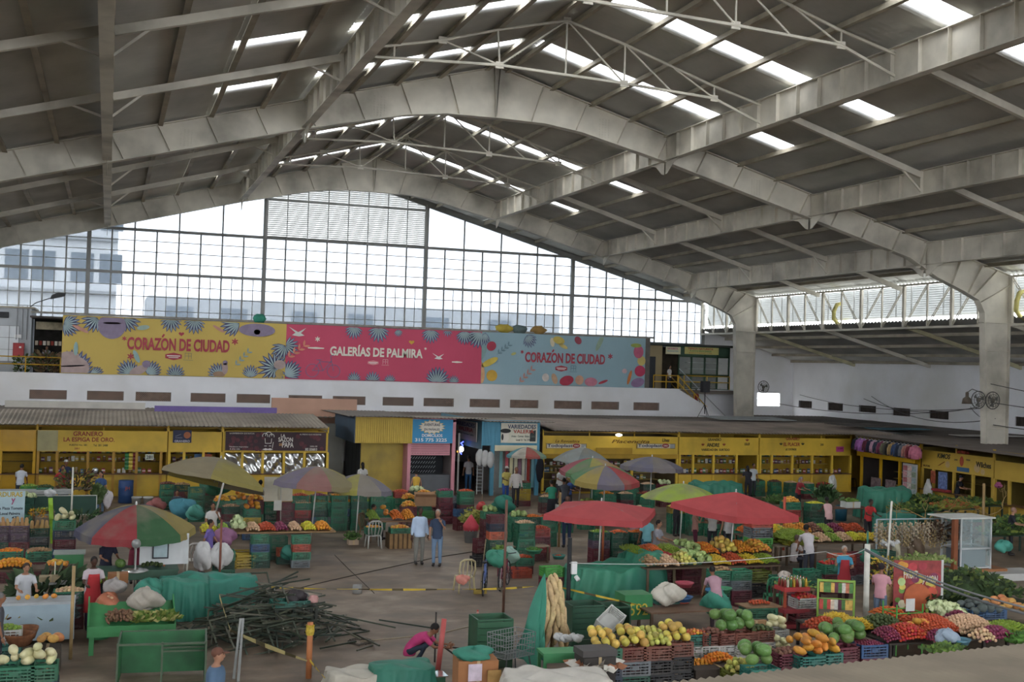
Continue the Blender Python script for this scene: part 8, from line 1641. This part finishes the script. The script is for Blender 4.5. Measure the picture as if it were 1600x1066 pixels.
GLAB = dict(b='grain kiosk with the blue drum', c='kiosk with the dark blue square sign', e='kiosk with plastic ware signs', f='grain kiosk with dark green lettering', g='grain kiosk with the pink card')
NK = {'packet': 0, 'jar': 0}
for key in 'bcefg':
    k, x0 = KX[key]; x1 = {'b': fx(250), 'c': fx(345), 'e': fx(1055), 'f': fx(1184), 'g': fx(1325)}[key]
    for zz in ((.49, .86, 1.21, 1.0) if key == 'e' else (1.34, 1.71, 1.0)):
        if key == 'e' and zz == 1.0: continue
        x = x0+.15
        while x < x1-.1:
            if rnd.random() < .84:
                i = rnd.randrange(8); nm = GC[i][0]
                if NK[nm] < 285:
                    NK[nm] += 1
                    GPr[i].put((x, FY+(2.25 if zz != 1.0 else .28+rnd.uniform(0, .2)), zz), rnd.uniform(-.2, .2), '%s %s on the shelves of the %s' % (GC[i][2], nm, GLAB[key]), '%s %ss of the %s' % (GC[i][2], nm, GLAB[key]), (1.15, 1, rnd.uniform(.8, 1.25)))
            x += rnd.uniform(.15, .26)
for i, (px, c, n_) in enumerate(((199, '#2f7a44', 'green'), (205, '#c4b03a', 'yellow'), (211, '#8a2a26', 'dark red'))): tag(MB().grid(lambda u, v: (fx(px)+(u-.5)*.17, FY+.12+.02*math.sin(v*30), 1.15+.75*v), 3, 14).build('snack_strip', mat(c, .35, .35, 12)), '%s strip of snack packets hanging in the grain kiosk window' % n_, 'snacks')
tag(MB().ball((fx(150), FY+.1, 1.12), (.14, .05, .13), 14, 8).build('scale_dial', mat('#c4c8cc', .2, .05, 4, metal=.6), None, True), 'round silver scale dial on the counter of the grain kiosk with the blue drum', 'scale')
for i, px in enumerate((312, 325)): tag(MB().box(fx(px)-.2, fx(px)+.2, FY+.3, FY+.34, 1.3, 1.85).build('hung_shirt', mat(['#3a5a7c', '#a5543c'][i], .8, .2, 5)), ['blue cloth hanging in the yellow kiosk beside the tan parasol', 'orange cloth hanging in the yellow kiosk beside the tan parasol'][i], 'cloth')
q = at(1450, 765, X=37.9); sack('white bags hanging at the corner of the juice kiosk', q-Vector((0, 0, .4)), .3, '#bdbdb8', 71, 'hanging_bags', 'bag', (.6, .8, 1.4)); q = at(1475, 752, X=38.2); tag(MB().box(38.1, 38.15, q.y-.3, q.y+.3, 1.0, 1.8).build('snack_display', mat('#5f74a4', .35, .5, 9)), 'blue and white snack packets hanging in the juice kiosk window', 'snacks'); q = at(1460, 742, X=38.2); tag(MB().box(38.1, 38.15, q.y-.15, q.y+.15, 1.2, 1.8).build('menu_picture', mat('#9a4a34', .4, .4, 7)), 'small red menu picture in the juice kiosk window', 'picture'); q = at(1470, 763, X=37.9); tag(MB().box(37.75, 38.1, q.y-.5, q.y+.5, .9, 1.0).build('red_tray', mat('#8f2c30', .5, .2, 5)), 'red tray on the counter of the juice kiosk', 'tray'); q = at(1560, 757, X=38.0); sack('pink and green toy bag hanging in the end kiosk', q-Vector((0, 0, .15)), .17, '#a04a78', 73, 'toy_bag', 'bag')
# ---- speaker stand, fans, lamps, wires
q = Vector((38.0, 71.2, 3.12)); T = thing('tripod_stand', 'black tripod stand on the roof at the foot of the stair', 'stand', q); MB().tube([(0, 0, .3), (0, 0, 1.75)], .03, 8).build('pole', mat('#1f2022', .5, .1, 4), T); [MB().tube([(0, 0, .95), (.5*math.cos(a), .5*math.sin(a), 0)], .02, 6).build('leg', mat('#1f2022', .5, .1, 4), T) for a in (.4, 2.5, 4.6)]
T = thing('loudspeaker', 'black loudspeaker on the tripod stand', 'loudspeaker', q+Vector((0, 0, 1.75))); MB().box(-.26, .26, -.2, .2, 0, .75).build('cabinet', mat('#26272a', .6, .1, 4), T); MB().box(-.22, .22, -.22, -.2, .06, .7).build('grille', mat('#333438', .7, .3, 30), T)
def fan(label, c, rz=0):
    T = thing('wall_fan', label, 'fan', c, R(rz)); o = MB(); 
    for k in range(3): rr = .42-.12*k; pts = [(rr*math.cos(t), -.05*k, rr*math.sin(t)) for t in [2*math.pi*i/20 for i in range(21)]]; o.tube(pts, .025 if k == 0 else .012, 5, False)
    for i in range(12): t = 2*math.pi*i/12; o.tube([(.42*math.cos(t), 0, .42*math.sin(t)), (.1*math.cos(t), -.12, .1*math.sin(t))], .008, 4)
    o.build('guard', mat('#4c4a46', .5, .1, 4), T); MB().ball((0, 0, 0), (.12, .1, .12), 10, 8).build('motor', mat('#5c574c', .5, .1, 4), T, True); o = MB(); [o.add([(0, 0, 0), (.33*math.cos(a), .03, .33*math.sin(a)), (.33*math.cos(a+.7), -.03, .33*math.sin(a+.7))], [(0, 1, 2)]) for a in (0, 2.1, 4.2)]; solid(o.build('blades', mat('#6b6a64', .5, .1, 4), T), .01); return T
fan('round fan on the near column, the one facing the shops', at(1529, 625, Y=47.3)); fan('second round fan on the near column, nearer its outer edge', at(1551, 626, Y=47.3)); fan('round fan on the far column beside the bright opening', at(1193, 605, Y=71.8))
q = at(1511, 620, Y=47.6); T = thing('work_lamp', 'rusty bell-shaped lamp beside the near column', 'lamp', q); MB().lathe([(.25, -.35), (.2, -.1), (.08, .0), (.08, .2), (0, .25)], 14).build('shade', mat('#5c5044', .6, .2, 5), T, True); MB().tube([(0, 0, .2), (.3, 0, .38), (.9, 0, .2)], .02, 6).build('arm', mat('#4a4642', .6, .2, 5), T)
lm = thing('ceiling_tube_lamp', 'small lit lamp under the awning of the kiosk with plastic ware signs', 'lamp', at(967, 680, Y=FY-.5)); MB().ball((0, 0, 0), (.18, .1, .07), 12, 8).build('bulb', mat('#fff6e0', .4, .02, 2, emit=3.0), lm, True)
for i, (a, b, sag) in enumerate((((50.3, 79, 4.7), (41, 47.8, 4.9), .5), ((50.3, 70, 4.9), (41, 47.8, 4.3), .7), ((41, 47.5, 5.2), (50, 40, 4.8), .3), ((41.2, 47.5, 4.1), (50, 42, 4.3), .4), ((50.3, 60, 4.6), (41.5, 47.7, 4.4), .3), ((44, 62, 4.9), (41.2, 47.8, 5.1), .6), ((41, 47.5, 6.1), (48, 36, 4.3), .2), ((43, 71, 4.3), (50, 62, 4.2), .4))):
    a, b = Vector(a), Vector(b); pts = [a.lerp(b, k/14)-Vector((0, 0, sag*4*(k/14)*(1-k/14))) for k in range(15)]; cable('sagging wire across the aisle near the near column, %s of those counted from the far end' % OR[i], pts, .02, '#4a4846')
for i, (p0, p1, z0_, z1_) in enumerate((((890, 880), (1290, 862), 2.2, 2.25), ((1352, 860), (1610, 962), 2.4, 2.4), ((1352, 858), (1612, 952), 2.5, 2.5), ((1290, 862), (1352, 858), 2.25, 2.5))):
    a, b = at(*p0, z0_), at(*p1, z1_); pts = [a.lerp(b, k/10)-Vector((0, 0, .12*4*(k/10)*(1-k/10))) for k in range(11)]; cable(['thin white wire running from the black post over the fruit', 'thick grey cable sagging from the green pipe over the vegetables', 'second grey cable from the green pipe, above the thick one', 'short white wire joining the long wire to the green pipe'][i], pts, [.008, .022, .018, .01][i], ['#b9bab8', '#6b6e70', '#7d8082', '#b9bab8'][i])
# ---- the roof just below the camera
o = MB(); ex = [at(1045, 1067, 3.2), at(1602, 1007, 3.2)]; vs = []; n = 300
for i in range(n+1):
    e = ex[0].lerp(ex[1], -.35+1.6*i/n); h = (.014, 0, -.014, 0)[i % 4]
    vs += [(e.x, e.y, 3.2+h), (e.x+.9, e.y-4.2, 3.2+h+.02)]
o.add(vs, [(2*i, 2*i+1, 2*i+3, 2*i+2) for i in range(n)]); tag(solid(o.build('corrugated_roof_sheet', mat('#8b7f6c', .85, .14, 1.2, dirt='#6b6154'), None, False), .012), 'brown corrugated roof edge at the bottom corner, just below the viewer', 'roof sheet')
for dx in (0, 2.4, 4.9): q = ex[0].lerp(ex[1], dx/4.9); struct(MB().box(q.x-.05, q.x+.05, q.y-1.0, q.y-.9, 0, 3.16).build('pillar', M_STEEL2))
place_crates()
grow_piles()
